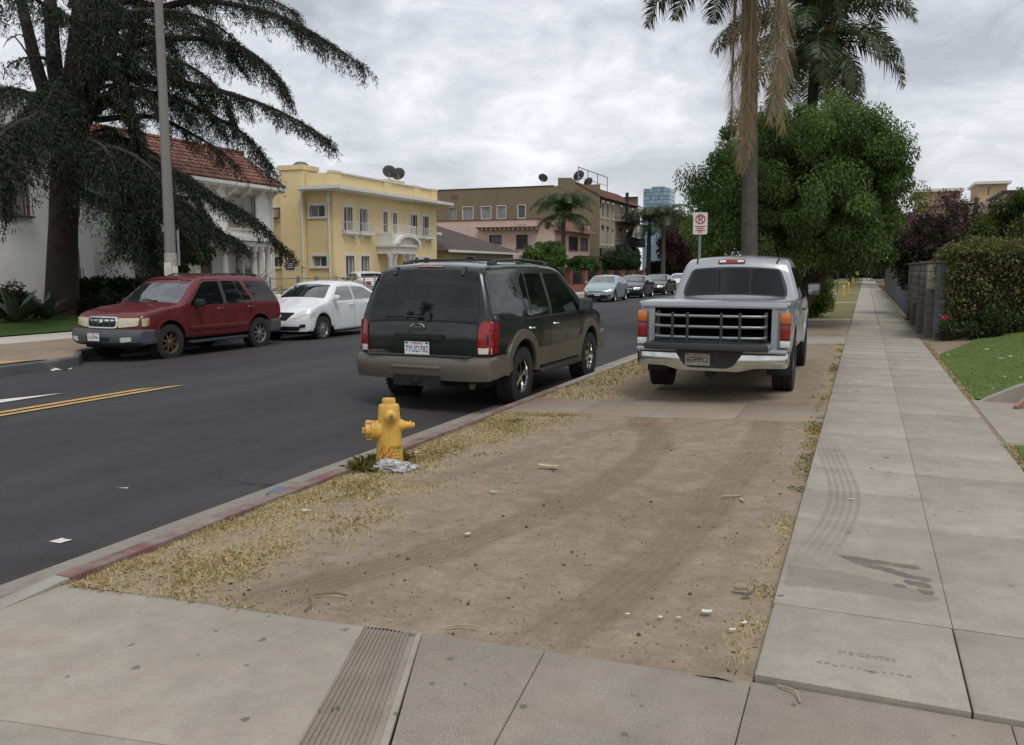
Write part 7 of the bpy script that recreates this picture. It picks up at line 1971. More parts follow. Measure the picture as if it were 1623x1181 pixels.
def rosette(label, c, n, L, w, col, seed, name='agave', arch=.4, cat='plant', up=(.5, 1.3)):
    rg = np.random.default_rng(seed); t = thing(name, label, cat, c)
    m_ = mat(name + '_leaf', col, .55, .25, 5)
    for i in range(n):
        az = 2.4 * i + rg.uniform(-.2, .2); el = rg.uniform(*up); mb = MB(); vs = []; k = 6; l = L * rg.uniform(.75, 1.1)
        for j in range(k + 1):
            s = j / k; a_ = el - arch * s * s; x = l * s * math.cos(el - arch * s * .5); z = l * s * math.sin(el - arch * s * .5); ww = w * (math.sin(PI * min(1, s * .85 + .18))) ** .8 + .004
            vs += [(x, -ww / 2, z + .25 * ww), (x, 0, z), (x, ww / 2, z + .25 * ww)]
        fs = []
        for j in range(k): fs += [(3 * j, 3 * j + 3, 3 * j + 4, 3 * j + 1), (3 * j + 1, 3 * j + 4, 3 * j + 5, 3 * j + 2)]
        R = Matrix.Rotation(az, 4, 'Z'); mb.add([R @ Vector(v) for v in vs], fs); mb.build('leaf', m_, t, smooth=60)
    return t
a = atX(22, 470, -21.9); rosette('large grey-green agave at far left behind the lawn', (-21.9, a.y, .35), 22, 1.15, .22, (.055, .075, .05), 160)
a = atX(48, 468, -22.2); rosette('second grey-green agave beside the first behind the lawn', (-22.2, a.y + .5, .4), 20, 1.0, .2, (.05, .07, .048), 161)
a = atX(362, 440, -24.4); rosette('dark strap-leaved plant left of the porch columns', (-24.4, a.y - .1, .3), 26, 1.6, .16, (.02, .035, .016), 162, name='strap_leaf_plant', arch=.6, up=(.8, 1.45))
a = atX(395, 440, -24.6); rosette('dark strap-leaved plant under the barred villa window', (-24.6, a.y, .3), 30, 1.75, .17, (.02, .034, .016), 163, name='strap_leaf_plant', arch=.6, up=(.75, 1.45))
box_hedge('hedge', 'low green border hedge by the rail fence of the yellow house', (-22.6, 33.5, .25), (-21.6, 37.2, .75), 5000, .12, (.045, .06, .02), 164)
# far side, mid distance
c = atX(860, 405, -20.8); simple_tree('bushy bright green tree in front of the bungalow', (-20.8, c.y, .2), 3.8, [((-20.8, c.y, 2.5), (1.3, 2.4, 1.1), 1.0), ((-20.8, c.y + 1.6, 3.0), (1.0, 1.4, .9), .5)], 210, .16, (.055, .1, .022), 170, n=60)
c = atX(925, 430, -20.6); simple_tree('spreading green shrub tree before the pink house porch', (-20.6, c.y, .2), 2.8, [((-20.6, c.y, 2.0), (1.1, 2.6, .9), 1.0)], 200, .16, (.04, .085, .022), 171, n=46)
c = atX(985, 415, -21.5); simple_tree('dark round bush tree before the olive apartment block', (-21.5, c.y, .2), 3.0, [((-21.5, c.y, 2.3), (1.6, 3.2, 1.6), 1.0)], 240, .18, (.022, .04, .018), 172, n=60)
box_hedge('hedge', 'bright green tall hedge far across the street', (-22.5, 101, .2), (-19.5, 120, 3.2), 16000, .24, (.05, .1, .018), 173, rough=.2)
box_hedge('hedge', 'darker tall hedge next to the olive apartment entrance', (-22.5, 94, .2), (-20.5, 100.6, 2.6), 9000, .22, (.025, .045, .018), 174, rough=.2)
box_hedge('hedge', 'green hedge along the brick pillared fence', (-22.2, 57, .2), (-21.2, 70, 1.7), 12000, .16, (.04, .075, .02), 175, rough=.15)
c = atX(1085, 365, -19); simple_tree('dark reddish tree far across the street near the parking sign', (-19, c.y, .2), 7, [((-19, c.y, 4.6), (2.6, 6, 2.4), 1.0)], 200, .3, (.06, .03, .028), 176, n=60, r0=.25)
c = atX(1075, 345, -24); simple_tree('grey-green loose tree behind the far palms', (-26, c.y + 18, .2), 11, [((-26, c.y + 18, 7.5), (4, 6, 3.2), 1.0)], 150, .38, (.05, .06, .035), 177, n=60, r0=.25)
# trees down the street closing the view
far = [(-4.6, 88, 3.6, 2.8, 'mid green street tree under the ficus, left of the walk'), (-1.6, 104, 4.5, 3.4, 'dark street tree over the far walk'), (3.4, 96, 4.4, 3.0, 'dark yard tree right of the far walk'), (2.6, 130, 5.5, 4.2, 'broad dark tree where the walk vanishes, right side'), (-2.8, 150, 6.5, 5, 'broad dark tree where the walk vanishes, left side'),
       (-7.5, 190, 8, 7, 'dark distant tree closing the road'), (4.6, 62, 3.6, 2.0, 'small tree behind the chain fence'), (-17, 170, 8, 7, 'distant tree on the far side of the road end')]
for i, (x, y, z, r, lb) in enumerate(far):
    simple_tree(lb, (x, y, .2), z * 1.25, [((x, y, z), (r, r * 1.2, r * .72), 1.0)], 170, .14 + y * .0016, ((.03, .055, .018), (.02, .034, .014), (.026, .045, .02))[i % 3], 190 + i, n=55, group='trees down the street', r0=.16)
simple_tree('distant leafy mass of treetops behind the road end', (-11, 260, .2), 12, [((-11, 260, 6), (16, 10, 4.2), 1.6)], 170, .6, (.035, .055, .025), 199, n=80, r0=.3)

box_hedge('hedge', 'dark distant hedge closing the far end of the walk', (-9, 172, .1), (12, 176, 7.5), 14000, .5, (.02, .032, .015), 210, rough=.5)
simple_tree('low dark tree overhanging the far walk from the right', (3.0, 78, .2), 3.4, [((2.6, 78, 2.6), (1.5, 3, 1.6), 1.0)], 170, .16, (.022, .036, .015), 211, n=50)
# ================================================================== street furniture and small things
# ---- fire hydrant
MT['hyd'] = mat('hydrant_yellow', (.6, .36, .06), .5, .12, 7, bump=.15, bscale=50, stain=(.28, .16, .05), stain_scale=9, stain_lo=.5, stain_hi=.78, coat=.1)
def hydrant():
    c = (-3.78, 6.36, .158); rz = math.atan2(.51, .86) * 1.0
    t = thing('fire_hydrant', 'yellow fire hydrant with capped outlets standing by the red kerb', 'hydrant', c, math.atan2(.51, .86)); t.scale = (1.05, 1.05, 1.06)
    mb = MB(); prof = [(.118, 0), (.116, .02), (.112, .06), (.104, .2), (.096, .33), (.088, .46), (.0855, .492), (.08, .505), (.06, .512), (.056, .515), (.056, .545), (.052, .556), (0, .558)]
    mb.lathe(prof, 36); mb.build('body', MT['hyd'], t, smooth=35)
    rad = lambda h: float(np.interp(h, [p[1] for p in prof[:7]], [p[0] for p in prof[:7]]))
    def outlet(name, d, h, pr, cap):
        d = Vector(d).normalized(); up = Vector((0, 0, 1)); s = up.cross(d).normalized(); M = Matrix((s, d.cross(s), d)).transposed().to_4x4(); M.translation = Vector((0, 0, h))
        mb = MB(); mb.lathe(pr, 24, M); o = mb.build(name, MT['hyd'], t, smooth=35)
        if cap:
            mb = MB(); mb.lathe(cap, 5 if name != 'large_outlet' else 24, M); mb.build('cap_nut', MT['hyd'], o, smooth=30)
        return o
    o = outlet('large_outlet', (-1, 0, 0), .295, [(.085, .06), (.082, .1), (.074, .118), (.082, .122), (.082, .138), (.074, .142), (.077, .148), (.077, .192), (.06, .198), (0, .198)], None)
    mb = MB(); mb.box((-.208, 0, .295), (.03, .045, .045), bev=.005); mb.build('cap_nut', MT['hyd'], o)
    for k in range(6):
        a = k * PI / 3; mb = MB(); mb.box((-.168, math.cos(a) * .079, .295 + math.sin(a) * .079), (.04, .014, .014), Matrix.Rotation(a, 3, 'X')); mb.build('cap_lug', MT['hyd'], o)
    o = outlet('side_outlet', (1, 0, 0), .33, [(.055, .07), (.05, .105), (.042, .118), (.036, .125), (.03, .15), (.028, .165), (.034, .168), (.034, .18), (.022, .186), (0, .19)], None)
    mb = MB(); mb.lathe([(.02, .18), (.024, .195), (.02, .21), (0, .212)], 5, Matrix.Translation((0, 0, .33)) @ Matrix.Rotation(PI / 2, 4, 'Y')); mb.build('cap_nut', MT['hyd'], o)
    o = outlet('front_outlet', (.12, -1, 0), .425, [(.05, .06), (.05, .1), (.046, .108), (.052, .11), (.052, .122), (.04, .13), (.034, .135), (.03, .15), (0, .152)], None)
    mb = MB(); mb.lathe([(.018, .145), (.018, .175), (.01, .178), (0, .178)], 5, Matrix.Translation((.018, 0, .425)) @ Matrix.Rotation(PI / 2, 4, 'X')); mb.build('cap_nut', mat('rusty_nut', (.16, .075, .04), .7, .3, 20), o)
    ink = mat('black_marker', (.03, .025, .02), .7, .2); oi = mat('orange_spray', (.5, .13, .04), .7, .3, 30)
    def wrap(x, z, off): a = x / .1; r = rad(z) + off; return Vector((r * math.sin(a), -r * math.cos(a), z))
    for (s, z, size, x0) in (('JONES', .158, .042, .05), ):
        vs, fs = text_geo(s, size, .001); mb = MB(); mb.add([wrap(v.x + x0, v.y + z, .0015 + v.z) for v in vs], fs); mb.build('raised_lettering', ink, t)
    for k, (z, w) in enumerate(((.122, .07), (.094, .06), (.066, .05))):
        for j in range(4): mb = MB(); x0 = .05 - w / 2 + j * w / 3.5; mb.add([wrap(x0, z, .0015), wrap(x0 + w * .18, z, .0015), wrap(x0 + w * .16, z + .014, .0015), wrap(x0 + .002, z + .013, .0015)], [(0, 1, 2, 3)]); mb.build('lettering', mat('faded_ink_%d%d' % (k, j), (.22, .13, .04), .7, .2), t)
    def scrib(pts, m, w, off): mb = MB(); mb.tube([wrap(x, z, off) for x, z in smooth_path(pts, 5)], w, 4); mb.build('graffiti', m, t)
    scrib([(-.085, .1), (-.06, .17), (-.05, .09), (-.07, .05), (-.03, .12), (-.045, .03)], ink, .0025, .001)
    scrib([(-.09, .05), (-.05, .09), (-.06, .02), (-.02, .06), (-.03, .02), (-.0, .03)], ink, .0025, .001)
    scrib([(-.05, .2), (-.02, .12), (-.005, .17), (.0, .08), (.015, .13), (.01, .05)], oi, .004, .0005)
    scrib([(-.07, .14), (-.03, .06), (-.01, .1), (.0, .04)], oi, .004, .0005)
    return t
hydrant()
def crumple(name, label, loc, dims, seed, m, cat='litter', sub=3, amp=.35, group=None):
    bm = bmesh.new(); bmesh.ops.create_icosphere(bm, subdivisions=sub, radius=1); r0 = random.Random(seed)
    from mathutils import noise
    for v in bm.verts:
        p = v.co * 1.7 + Vector((seed, 0, 0)); n = noise.noise(p) + .6 * noise.noise(p * 2.7) + .35 * noise.noise(p * 6); v.co *= 1 + amp * n; v.co = Vector((v.co.x * dims[0] / 2, v.co.y * dims[1] / 2, max(v.co.z, -.55) * dims[2] / 2))
    me = bpy.data.meshes.new(name); bm.to_mesh(me); bm.free(); me.materials.append(m)
    o = link_mesh(name, me, None, (loc[0], loc[1], loc[2] + dims[2] * .27)); tag(o, label, cat, group); return o
bag_m = mat('clear_plastic_bag', (.5, .5, .51), .2, .25, 30, spec=.8)
bag_m.node_tree.nodes['Principled BSDF'].inputs['Transmission Weight'].default_value = .35
b = crumple('plastic_bag', 'crumpled clear plastic bag lying at the hydrant foot', (-3.66, 6.2, .155), (.31, .15, .1), 4.4, bag_m, 'bag', 4, .6); b.rotation_euler.z = .35
# ---- small litter: thin crumpled sheets, each a thing
PAPER = mat('scrap_paper', (.58, .565, .53), .8, .08, 20); BROWN = mat('scrap_brown', (.16, .11, .07), .9, .3, 30); STRAWC = mat('scrap_straw', (.36, .3, .2), .8, .15, 25); BLUEC = mat('crushed_blue_lid', (.06, .13, .22), .45, .2, 14); GREYC = mat('grey_leaf', (.1, .085, .07), .9, .3, 30); YEL = mat('yellow_wrapper', (.45, .37, .2), .6, .2, 20)
def scrap(name, label, x, y, z, w, l, rz, m, seed, cat='litter', curl=.25):
    r0 = random.Random(seed); mb = MB(); nx, ny = 5, 5; vs = []
    for i in range(nx):
        for j in range(ny):
            u = i / (nx - 1) - .5; v = j / (ny - 1) - .5; vs.append((u * w * (1 + r0.uniform(-.12, .12)) + v * l * .15, v * l * (1 + r0.uniform(-.15, .15)), .004 + curl * w * (u * u + .5 * v * v) + r0.uniform(0, .1) * w * .3))
    n = len(vs); vs2 = [(a, b_, c_ + .0015) for a, b_, c_ in vs]; fs = []
    for i in range(nx - 1):
        for j in range(ny - 1): q = (i * ny + j, (i + 1) * ny + j, (i + 1) * ny + j + 1, i * ny + j + 1); fs += [tuple(k + n for k in q), tuple(reversed(q))]
    mb.add(vs + vs2, fs); o = mb.build(name, m, None, smooth=60); o.location = (x, y, z); o.rotation_euler.z = rz; tag(o, label, cat); return o
L_ = [('paper_scrap', 'white paper scrap in the dirt nearest the sidewalk corner', -.61, 3.86, .07, .045, .3, PAPER), ('paper_scrap', 'tiny white paper scrap right at the sidewalk edge', -.43, 3.78, .045, .025, 1.0, PAPER), ('paper_scrap', 'small torn paper bit beside the tiny white scrap', -.47, 3.69, .04, .025, .2, PAPER),
      ('paper_scrap', 'leftmost white paper bit of the row near the dirt front edge', -.95, 3.72, .03, .02, .4, PAPER), ('paper_scrap', 'middle white paper bit of the row near the dirt front edge', -.8, 3.73, .028, .03, 1.4, PAPER), ('paper_scrap', 'right white paper bit of the row near the dirt front edge', -.72, 3.75, .03, .018, .7, PAPER),
      ('paper_scrap', 'white scrap lying in the dry grass left of the tracks', -3.56, 4.84, .09, .04, .2, PAPER), ('paper_scrap', 'white scrap beside the curved tyre track', -2.22, 4.66, .05, .04, .9, PAPER), ('paper_scrap', 'white scrap in the middle of the bare soil', -2.49, 5.68, .07, .03, .1, PAPER), ('wrapper', 'pale yellow flattened wrapper on the bare soil', -2.38, 6.58, .24, .09, .2, YEL),
      ('paper_scrap', 'white crumpled scrap on the grass behind the hydrant', -3.79, 6.86, .07, .05, .5, PAPER), ('paper_scrap', 'white bit on the sidewalk slab ahead', -.02, 6.16, .04, .03, .2, PAPER), ('brown_leaf', 'curled dark brown leaf on the soil near the sidewalk', -.5, 4.19, .1, .05, .3, BROWN), ('brown_leaf', 'second dark leaf overlapping by the first near the sidewalk', -.46, 4.13, .08, .04, .8, GREYC),
      ('brown_leaf', 'reddish dry leaf by the kerb left of the hydrant', -3.86, 5.62, .05, .05, .8, mat('red_leaf', (.16, .05, .04), .9, .3, 30)), ('straw_piece', 'pale folded straw lying on the soil right of centre', -.8, 6.02, .03, .2, 2.2, STRAWC), ('straw_piece', 'pale short straw end joining the folded straw', -.72, 5.93, .03, .1, .6, STRAWC)]
for i, (nm, lb, x, y, w, l, rz, m) in enumerate(L_): scrap(nm, lb, x, y, (gz(x) + .004 if x < -.34 else .288), w * .7, l * .7, rz, m, 300 + i)
scrap('crushed_lid', 'flattened faded blue lid in the gutter', -4.42, 5.72, .008, .2, .24, .3, BLUEC, 401, curl=.08)
scrap('paper_disc', 'round white paper lid on the asphalt at lower left', -4.99, 4.03, .016, .1, .09, .0, PAPER, 402, curl=.05)
scrap('paper_strip', 'thin white paper strip on the asphalt', -5.72, 5.18, .034, .2, .03, .35, PAPER, 403, curl=.02)
scrap('paper_scrap', 'white folded paper against the far kerb', -13.35, 11.0, .02, .3, .25, .6, PAPER, 404, curl=.5)
def twig(label, a, b, r=.005, m=None):
    a = Vector(a); b = Vector(b); mb = MB(); c = a.lerp(b, .5) + Vector((.02, .015, .01)); mb.tube(smooth_path([tuple(a), tuple(c), tuple(b)], 4), r, 6); o = mb.build('twig', m or mat('twig_bark', (.17, .12, .07), .9, .25, 20), None, smooth=60); tag(o, label, 'twig')
twig('dark thin twig on the soil near the left front edge', (-2.52, 3.42, gz(-2.5) + .01), (-2.44, 3.28, gz(-2.4) + .008)); twig('pale twig beside the dark one near the left front edge', (-2.52, 3.47, gz(-2.5) + .012), (-2.36, 3.52, gz(-2.4) + .01))
twig('pale twig lying over the joint in front of the sidewalk', (-.24, 3.26, .272), (-.15, 3.16, .27), .004, STRAWC); twig('thin pale twig on the soil at centre front', (-1.7, 3.32, gz(-1.7) + .01), (-1.55, 3.36, gz(-1.6) + .01), .004, STRAWC)
# ---- clods and pebbles
def pebbles(n, seed):
    rg = np.random.default_rng(seed); X = rg.uniform(-3.9, -.38, n); Y = 3.3 + 6.0 * rg.random(n) ** 1.3; s = rg.uniform(.0022, .006, n) * (1 + 1.2 * (rg.random(n) < .07)); mb = MB(); Z = soil_z(X, Y)
    for i in range(n):
        k = s[i]; a = rg.uniform(.6, 1.4, 6) * k; x, y, z = X[i], Y[i], Z[i] + k * .3
        mb.add([(x + a[0], y, z), (x, y + a[1], z), (x - a[2], y, z), (x, y - a[3], z), (x, y, z + a[4] * .8), (x, y, z - k)], [(0, 1, 4), (1, 2, 4), (2, 3, 4), (3, 0, 4), (1, 0, 5), (2, 1, 5), (3, 2, 5), (0, 3, 5)], int(rg.random() < .3))
    o = mb.build('soil_clods', [mat('dark_clod', (.075, .055, .04), .95, .3, 30), mat('pale_clod', (.3, .25, .19), .95, .3, 30)]); tag(o, 'small dark clods and pebbles scattered over the bare parkway soil', 'pebbles', kind='stuff')
pebbles(1900, 71)
# ---- dry grass
def grass(name, label, n, xr, yr, dens, zf, seed, h=(.018, .05), green=.18, gfun=None, w=.0032):
    rg = np.random.default_rng(seed); X = rg.uniform(*xr, n); Y = yr[0] + (yr[1] - yr[0]) * rg.random(n); keep = rg.random(n) < dens(X, Y); X = X[keep]; Y = Y[keep]; n = len(X); Z = zf(X, Y)
    H = rg.uniform(*h, n) * (.55 + .9 * fbm(X * 2.5, Y * 2.5, 81)); az = rg.uniform(0, 2 * PI, n); ln = rg.uniform(.25, 1.5, n)
    D = np.stack([np.cos(az) * np.sin(ln), np.sin(az) * np.sin(ln), np.cos(ln) + .1], 1); S = np.stack([-np.sin(az), np.cos(az), np.zeros(n)], 1) * (w * rg.uniform(.6, 1.3, n))[:, None]
    P = np.stack([X, Y, Z - .004], 1); m_ = P + D * (H * .55)[:, None]; tip = P + D * H[:, None]; tip[:, 2] -= H * .25
    V = np.stack([P - S * .5, P + S * .5, m_ + S * .4, tip, m_ - S * .4], 1)
    g = (rg.random(n) < (green if gfun is None else gfun(X, Y)))
    C = tint((.58, .465, .27), n, rg, .2, .1); C[g] = tint((.17, .19, .06), g.sum(), rg, .25, .15); br = rg.random(n) < .12; C[br] = tint((.3, .22, .13), br.sum(), rg, .25, .1)
    o = quads_mesh(name, V, MT['blade'], None, C, 5); tag(o, label, 'grass', kind='stuff'); return o
gpatch = lambda X, Y: np.clip(.06 + .6 * sstep(.5, .68, fbm(X * 1.6, Y * 1.6, 91)), 0, .9)
def sdens(X, Y): return np.clip(straw_val(X, Y) * .85, 0, 1) ** 1.7 * (1 - .85 * np.clip(rut_val(X, Y) * 1.5, 0, 1))
grass('dry_grass', 'dry straw and green grass along the kerb and front edge of the parkway', 300000, (-4.06, -.34), (3.22, 9.4), sdens, soil_z, 82, gfun=gpatch)
grass('dry_grass', 'dry grass along the kerb beside the parked vehicles', 60000, (-4.06, -.34), (10.62, 19.5), sdens, soil_z, 83, h=(.03, .08), gfun=gpatch, w=.006)
def hd(X, Y): d = np.hypot(X + 3.84, Y - 6.38); return (d < .3) * (d > .1) * (X < -3.74)
grass('grass_tuft', 'longer green grass tuft at the hydrant foot', 5000, (-4.2, -3.5), (6.0, 6.8), hd, soil_z, 84, h=(.05, .14), green=.7, w=.004)
def verge_d(X, Y): return (.25 + .6 * fbm(X * 2, Y * .9, 85)) * (1 - sstep(.0, .13, np.abs(X - 1.27)))
grass('verge_grass', 'thin dry weeds along the right edge of the sidewalk', 26000, (1.17, 1.45), (5.5, 20.8), lambda X, Y: verge_d(X, Y) * ((Y < 8.8) | (Y > 11.8)), lambda X, Y: .265 + 0 * X, 86, green=.35, w=.006)
grass('verge_grass', 'weeds between parkway soil and the sidewalk slabs', 6000, (-.46, -.33), (3.3, 19), lambda X, Y: sstep(.48, .6, fbm(X * .9, Y * 1.4, 37)), lambda X, Y: .262 + 0 * X, 87, green=.55, h=(.02, .06))
grass('turf_blades', 'short green blades of the artificial turf bank', 60000, (1.3, 6.5), (11.8, 20.9), lambda X, Y: (X > edge_far(Y) + .02) * 1.0, lambda X, Y: turf_z(X, Y), 88, h=(.015, .028), green=1.0, w=.01)
# fallen pale leaves on the turf
rg = np.random.default_rng(89); n = 70; X = rg.uniform(1.35, 3.6, n); Y = rg.uniform(5, 19, n); ok = ((Y > 12) | (Y < 8.7)) & (X > edge_far(Y)); X = X[ok]; Y = Y[ok]; n = len(X); P = np.stack([X, Y, turf_z(X, Y) + .03], 1); az = rg.uniform(0, 6.28, n)
o = quads_mesh('fallen_leaves', leaf_quads(P, np.stack([np.cos(az), np.sin(az), .1 + 0 * az], 1), rg.uniform(.05, .13, n), .035, rg, .05), MT['deadleaf'], None, tint((.42, .42, .3), n, rg, .2, .1)); tag(o, 'pale narrow fallen leaves scattered on the turf', 'leaves', kind='stuff')

# ---- stains and stamped lettering on the walk
def soft_mat(name, col, amt):
    m, nt, P, N, L = nodes_of(name); tc = N('ShaderNodeTexCoord'); P.inputs['Base Color'].default_value = (*col, 1); P.inputs['Roughness'].default_value = .9
    a = N('ShaderNodeAttribute'); a.attribute_name = 'fade'; n = noise_node(N, L, tc, 14, 6, .7); q = N('ShaderNodeMath'); q.operation = 'MULTIPLY'
    L(a.outputs['Fac'], q.inputs[0]); L(rng_node(N, L, n, .3, .6, .15, amt), q.inputs[1]); tr = N('ShaderNodeBsdfTransparent'); mx = N('ShaderNodeMixShader')
    L(q.outputs[0], mx.inputs[0]); L(tr.outputs[0], mx.inputs[1]); L(P.outputs[0], mx.inputs[2]); L(mx.outputs[0], nt.nodes['Material Output'].inputs[0]); return m
stain_m = soft_mat('damp_concrete', (.15, .13, .11), .65); stain_l = soft_mat('light_damp_concrete', (.22, .19, .158), .22); smud = soft_mat('tyre_smudge', (.25, .21, .165), .32)
def fade_mesh(nm, vs, fs, fade, m):
    mb = MB(); mb.add(vs, fs); o = mb.build(nm, m, walk); a = o.data.attributes.new('fade', 'FLOAT', 'POINT'); a.data.foreach_set('value', fade); o.visible_shadow = True; return o
def decal(pts, m, z=.2872, sub=3, jit=.008):
    r0 = random.Random(len(pts) * 7 + int(pts[0][1] * 100)); q = smooth_path(pts + [pts[0]], sub)[:-1]; q = [(x + r0.uniform(-jit, jit), y + r0.uniform(-jit, jit)) for x, y in q]
    V, F, bed = fill2d(q, .022); B = set(k for e in bed for k in e)
    F = [f if (V[f[1]][0] - V[f[0]][0]) * (V[f[2]][1] - V[f[0]][1]) - (V[f[1]][1] - V[f[0]][1]) * (V[f[2]][0] - V[f[0]][0]) > 0 else tuple(reversed(f)) for f in F]
    fade_mesh('stain', [(x, y, z) for x, y in V], F, [0.0 if k in B else 1.0 for k in range(len(V))], m)
decal([(-.1, 4.93), (.1, 4.92), (.33, 4.88), (.34, 4.82), (.15, 4.83), (.28, 4.74), (.4, 4.7), (.36, 4.64), (.2, 4.7), (.03, 4.8)], stain_m)
decal([(.25, 4.65), (.37, 4.63), (.37, 4.55), (.27, 4.57)], stain_m); decal([(.3, 4.54), (.39, 4.52), (.38, 4.46), (.32, 4.47)], stain_m)
decal([(-.31, 4.65), (-.05, 4.63), (.2, 4.57), (.41, 4.44), (.3, 4.34), (.0, 4.35), (-.2, 4.34), (-.31, 4.35)], stain_l, .2868)
for off in (-.1, -.055, -.01, .035, .08):
    p = smooth_path([(-.30, 8.5), (-.16, 7.4), (-.06, 6.4), (-.08, 5.6), (-.2, 4.75)], 6); vs = []; fd = []
    for i, (x, y) in enumerate(p):
        for k in (-1, 0, 1): vs.append((max(-.325, x + off + k * .024), y, .2871)); fd.append((1 - abs(k)) * math.sin(PI * i / (len(p) - 1)) ** .6)
    fade_mesh('tyre_mark', vs, [(3 * i + k, 3 * i + k + 1, 3 * i + k + 4, 3 * i + k + 3) for i in range(len(p) - 1) for k in (0, 1)], fd, smud)
ST = mat('stamped_shadow', (.255, .23, .195), .9, .1, 20)
text_obj('stamped_lettering', 'M S GENTRY', .05, ST, walk, Matrix.Translation((.08, 3.63, .2868)), .0006, sx=.8)
r0 = random.Random(5)
for k in range(12):
    mb = MB(); x = -.1 + k * .03; mb.box((x, 3.5 + r0.uniform(-.006, .006), .2868), (.008 + r0.uniform(0, .016), .006 + r0.uniform(0, .016), .0006)); mb.build('stamped_mark', ST, walk)

# ---- right-hand steps between the turf banks
MT['step'] = concrete_mat('step_concrete', (.29, .265, .23), (.35, .32, .28), dust_amt=.3, spots=False)
st = thing('entry_steps', 'concrete entry landing with curved side walls cutting through the turf', 'steps')
def stepbox(nm, a, b): mb = MB(); mb.span(a, b, bev=.012); mb.build(nm, MT['step'], st, smooth=40)
stepbox('landing', (1.27, 8.9, .1), (2.3, 11.7, .272))
for i in range(4): stepbox('step', (1.93 + i * .36, 9.0, .1), (2.3 + i * .36 if i < 3 else 9.0, 11.55, .27 + .15 * (i + 1)))
def wing(y0, y1):
    prof = [(1.34, .25), (1.5, .34), (1.75, .47), (2.05, .58), (2.5, .68), (3.2, .78), (9, .95), (9, .1), (1.34, .1)]
    mb = MB(); mb.prism(prof, y0, y1, Matrix(((1, 0, 0, 0), (0, 0, 1, 0), (0, 1, 0, 0), (0, 0, 0, 1)))); mb.build('side_wall', MT['step'], st)
wing(11.62, 11.78); wing(8.76, 8.92)
mb = MB(); mb.bar((1.66, 11.1, .285), (1.98, 11.5, .5), .05, .05); o = mb.build('painted_batten', mat('chipped_red_batten', (.3, .16, .13), .8, .25, 18)); tag(o, 'chipped pinkish batten leaning against the entry steps', 'batten')

# ---- block wall and fences on the right
BLK = [mat('block_grey_%d' % i, c, .9, .12, 5, bump=.3, bscale=40) for i, c in enumerate(((.11, .105, .095), (.14, .132, .116), (.33, .305, .225), (.125, .133, .14)))]
def pillar(label, x, y, w, d, n, mats, group='block pillars along the walk'):
    t = thing('block_pillar', label, 'pillar', (x, y, .2), 0, group); r0 = random.Random(int(y * 10))
    mesh = {}
    for k in range(n):
        m = mats[k % len(mats)] if callable(mats) is False else mats(k)
        mb = MB(); mb.box((0, 0, 0), (w + r0.uniform(-.004, .004), d, .192), bev=.008); o = mb.build('block', m, t, smooth=40); o.location = (r0.uniform(-.003, .003), 0, .1 + k * .2)
    mb = MB(); mb.box((0, 0, n * .1), (w - .012, d - .012, n * .2 - .01)); mb.build('mortar', BLK[0], t)
    mb = MB(); mb.box((0, 0, n * .2 + .025), (w + .06, d + .06, .05), bev=.01); mb.build('cap', BLK[0], t)
pillar('blue-grey block pillar nearest the clipped hedge', 1.66, 21.6, .34, .4, 9, [BLK[3]])
pillar('grey block pillar with cream painted upper blocks', 1.46, 22.35, .24, .4, 9, lambda k: BLK[2] if k >= 6 else BLK[1])
pillar('slim grey block pillar just past the cream one', 1.36, 23.7, .2, .3, 9, [BLK[0]])
pillar('grey block pillar at the start of the far fence', 1.36, 27.4, .2, .3, 9, [BLK[1]])
pillar('last grey block pillar before the blue fence', 1.36, 29.8, .2, .3, 9, [BLK[0]])
lw = thing('block_wall', 'low grey block wall between the pillars right of the walk', 'wall')
for k in range(4):
    for j in range(17):
        yy = 23.0 + j * .4 + (.2 if k % 2 else 0)
        if yy > 29.4: continue
        mb = MB(); mb.box((1.48, yy, .3 + k * .2), (.18, .392, .192), bev=.008); mb.build('block', BLK[(j + k) % 2], lw)
ir = thing('picket_fence', 'dark iron picket fence on top of the low block wall', 'fence')
for j in range(34):
    mb = MB(); y = 23.0 + j * .2; mb.bar((1.48, y, .98), (1.48, y, 1.9), .025); mb.build('picket', MT['iron'], ir)
for z in (1.1, 1.8): mb = MB(); mb.bar((1.48, 22.9, z), (1.48, 29.8, z), .035); mb.build('rail', MT['iron'], ir)
bf = thing('board_fence', 'blue-grey upright board fence further along the walk', 'fence'); bm_ = [mat('weathered_board_%d' % i, c, .85, .15, 6) for i, c in enumerate(((.13, .155, .175), (.11, .13, .15), (.16, .18, .195)))]
msh = []
for m in bm_: mb = MB(); mb.box((0, 0, .8), (.03, .21, 1.6)); o = mb.build('board', m, None); msh.append(o.data); bpy.data.objects.remove(o)
for j in range(70): o = link_mesh('board', msh[(j * 7) % 3], bf); o.location = (1.4 + .01 * (j % 2), 30.2 + j * .23, .25)
for z in (.6, 1.5): mb = MB(); mb.bar((1.45, 30.1, z), (1.45, 46.4, z), .04, .08); mb.build('rail', bm_[1], bf)
wf = thing('dark_fence', 'dark fence beyond the blue boards far along the walk', 'fence')
for j in range(50): mb = MB(); mb.span((1.4, 47 + j * .5, .25), (1.45, 47.44 + j * .5, 1.9)); mb.build('board', MT['trim'], wf)

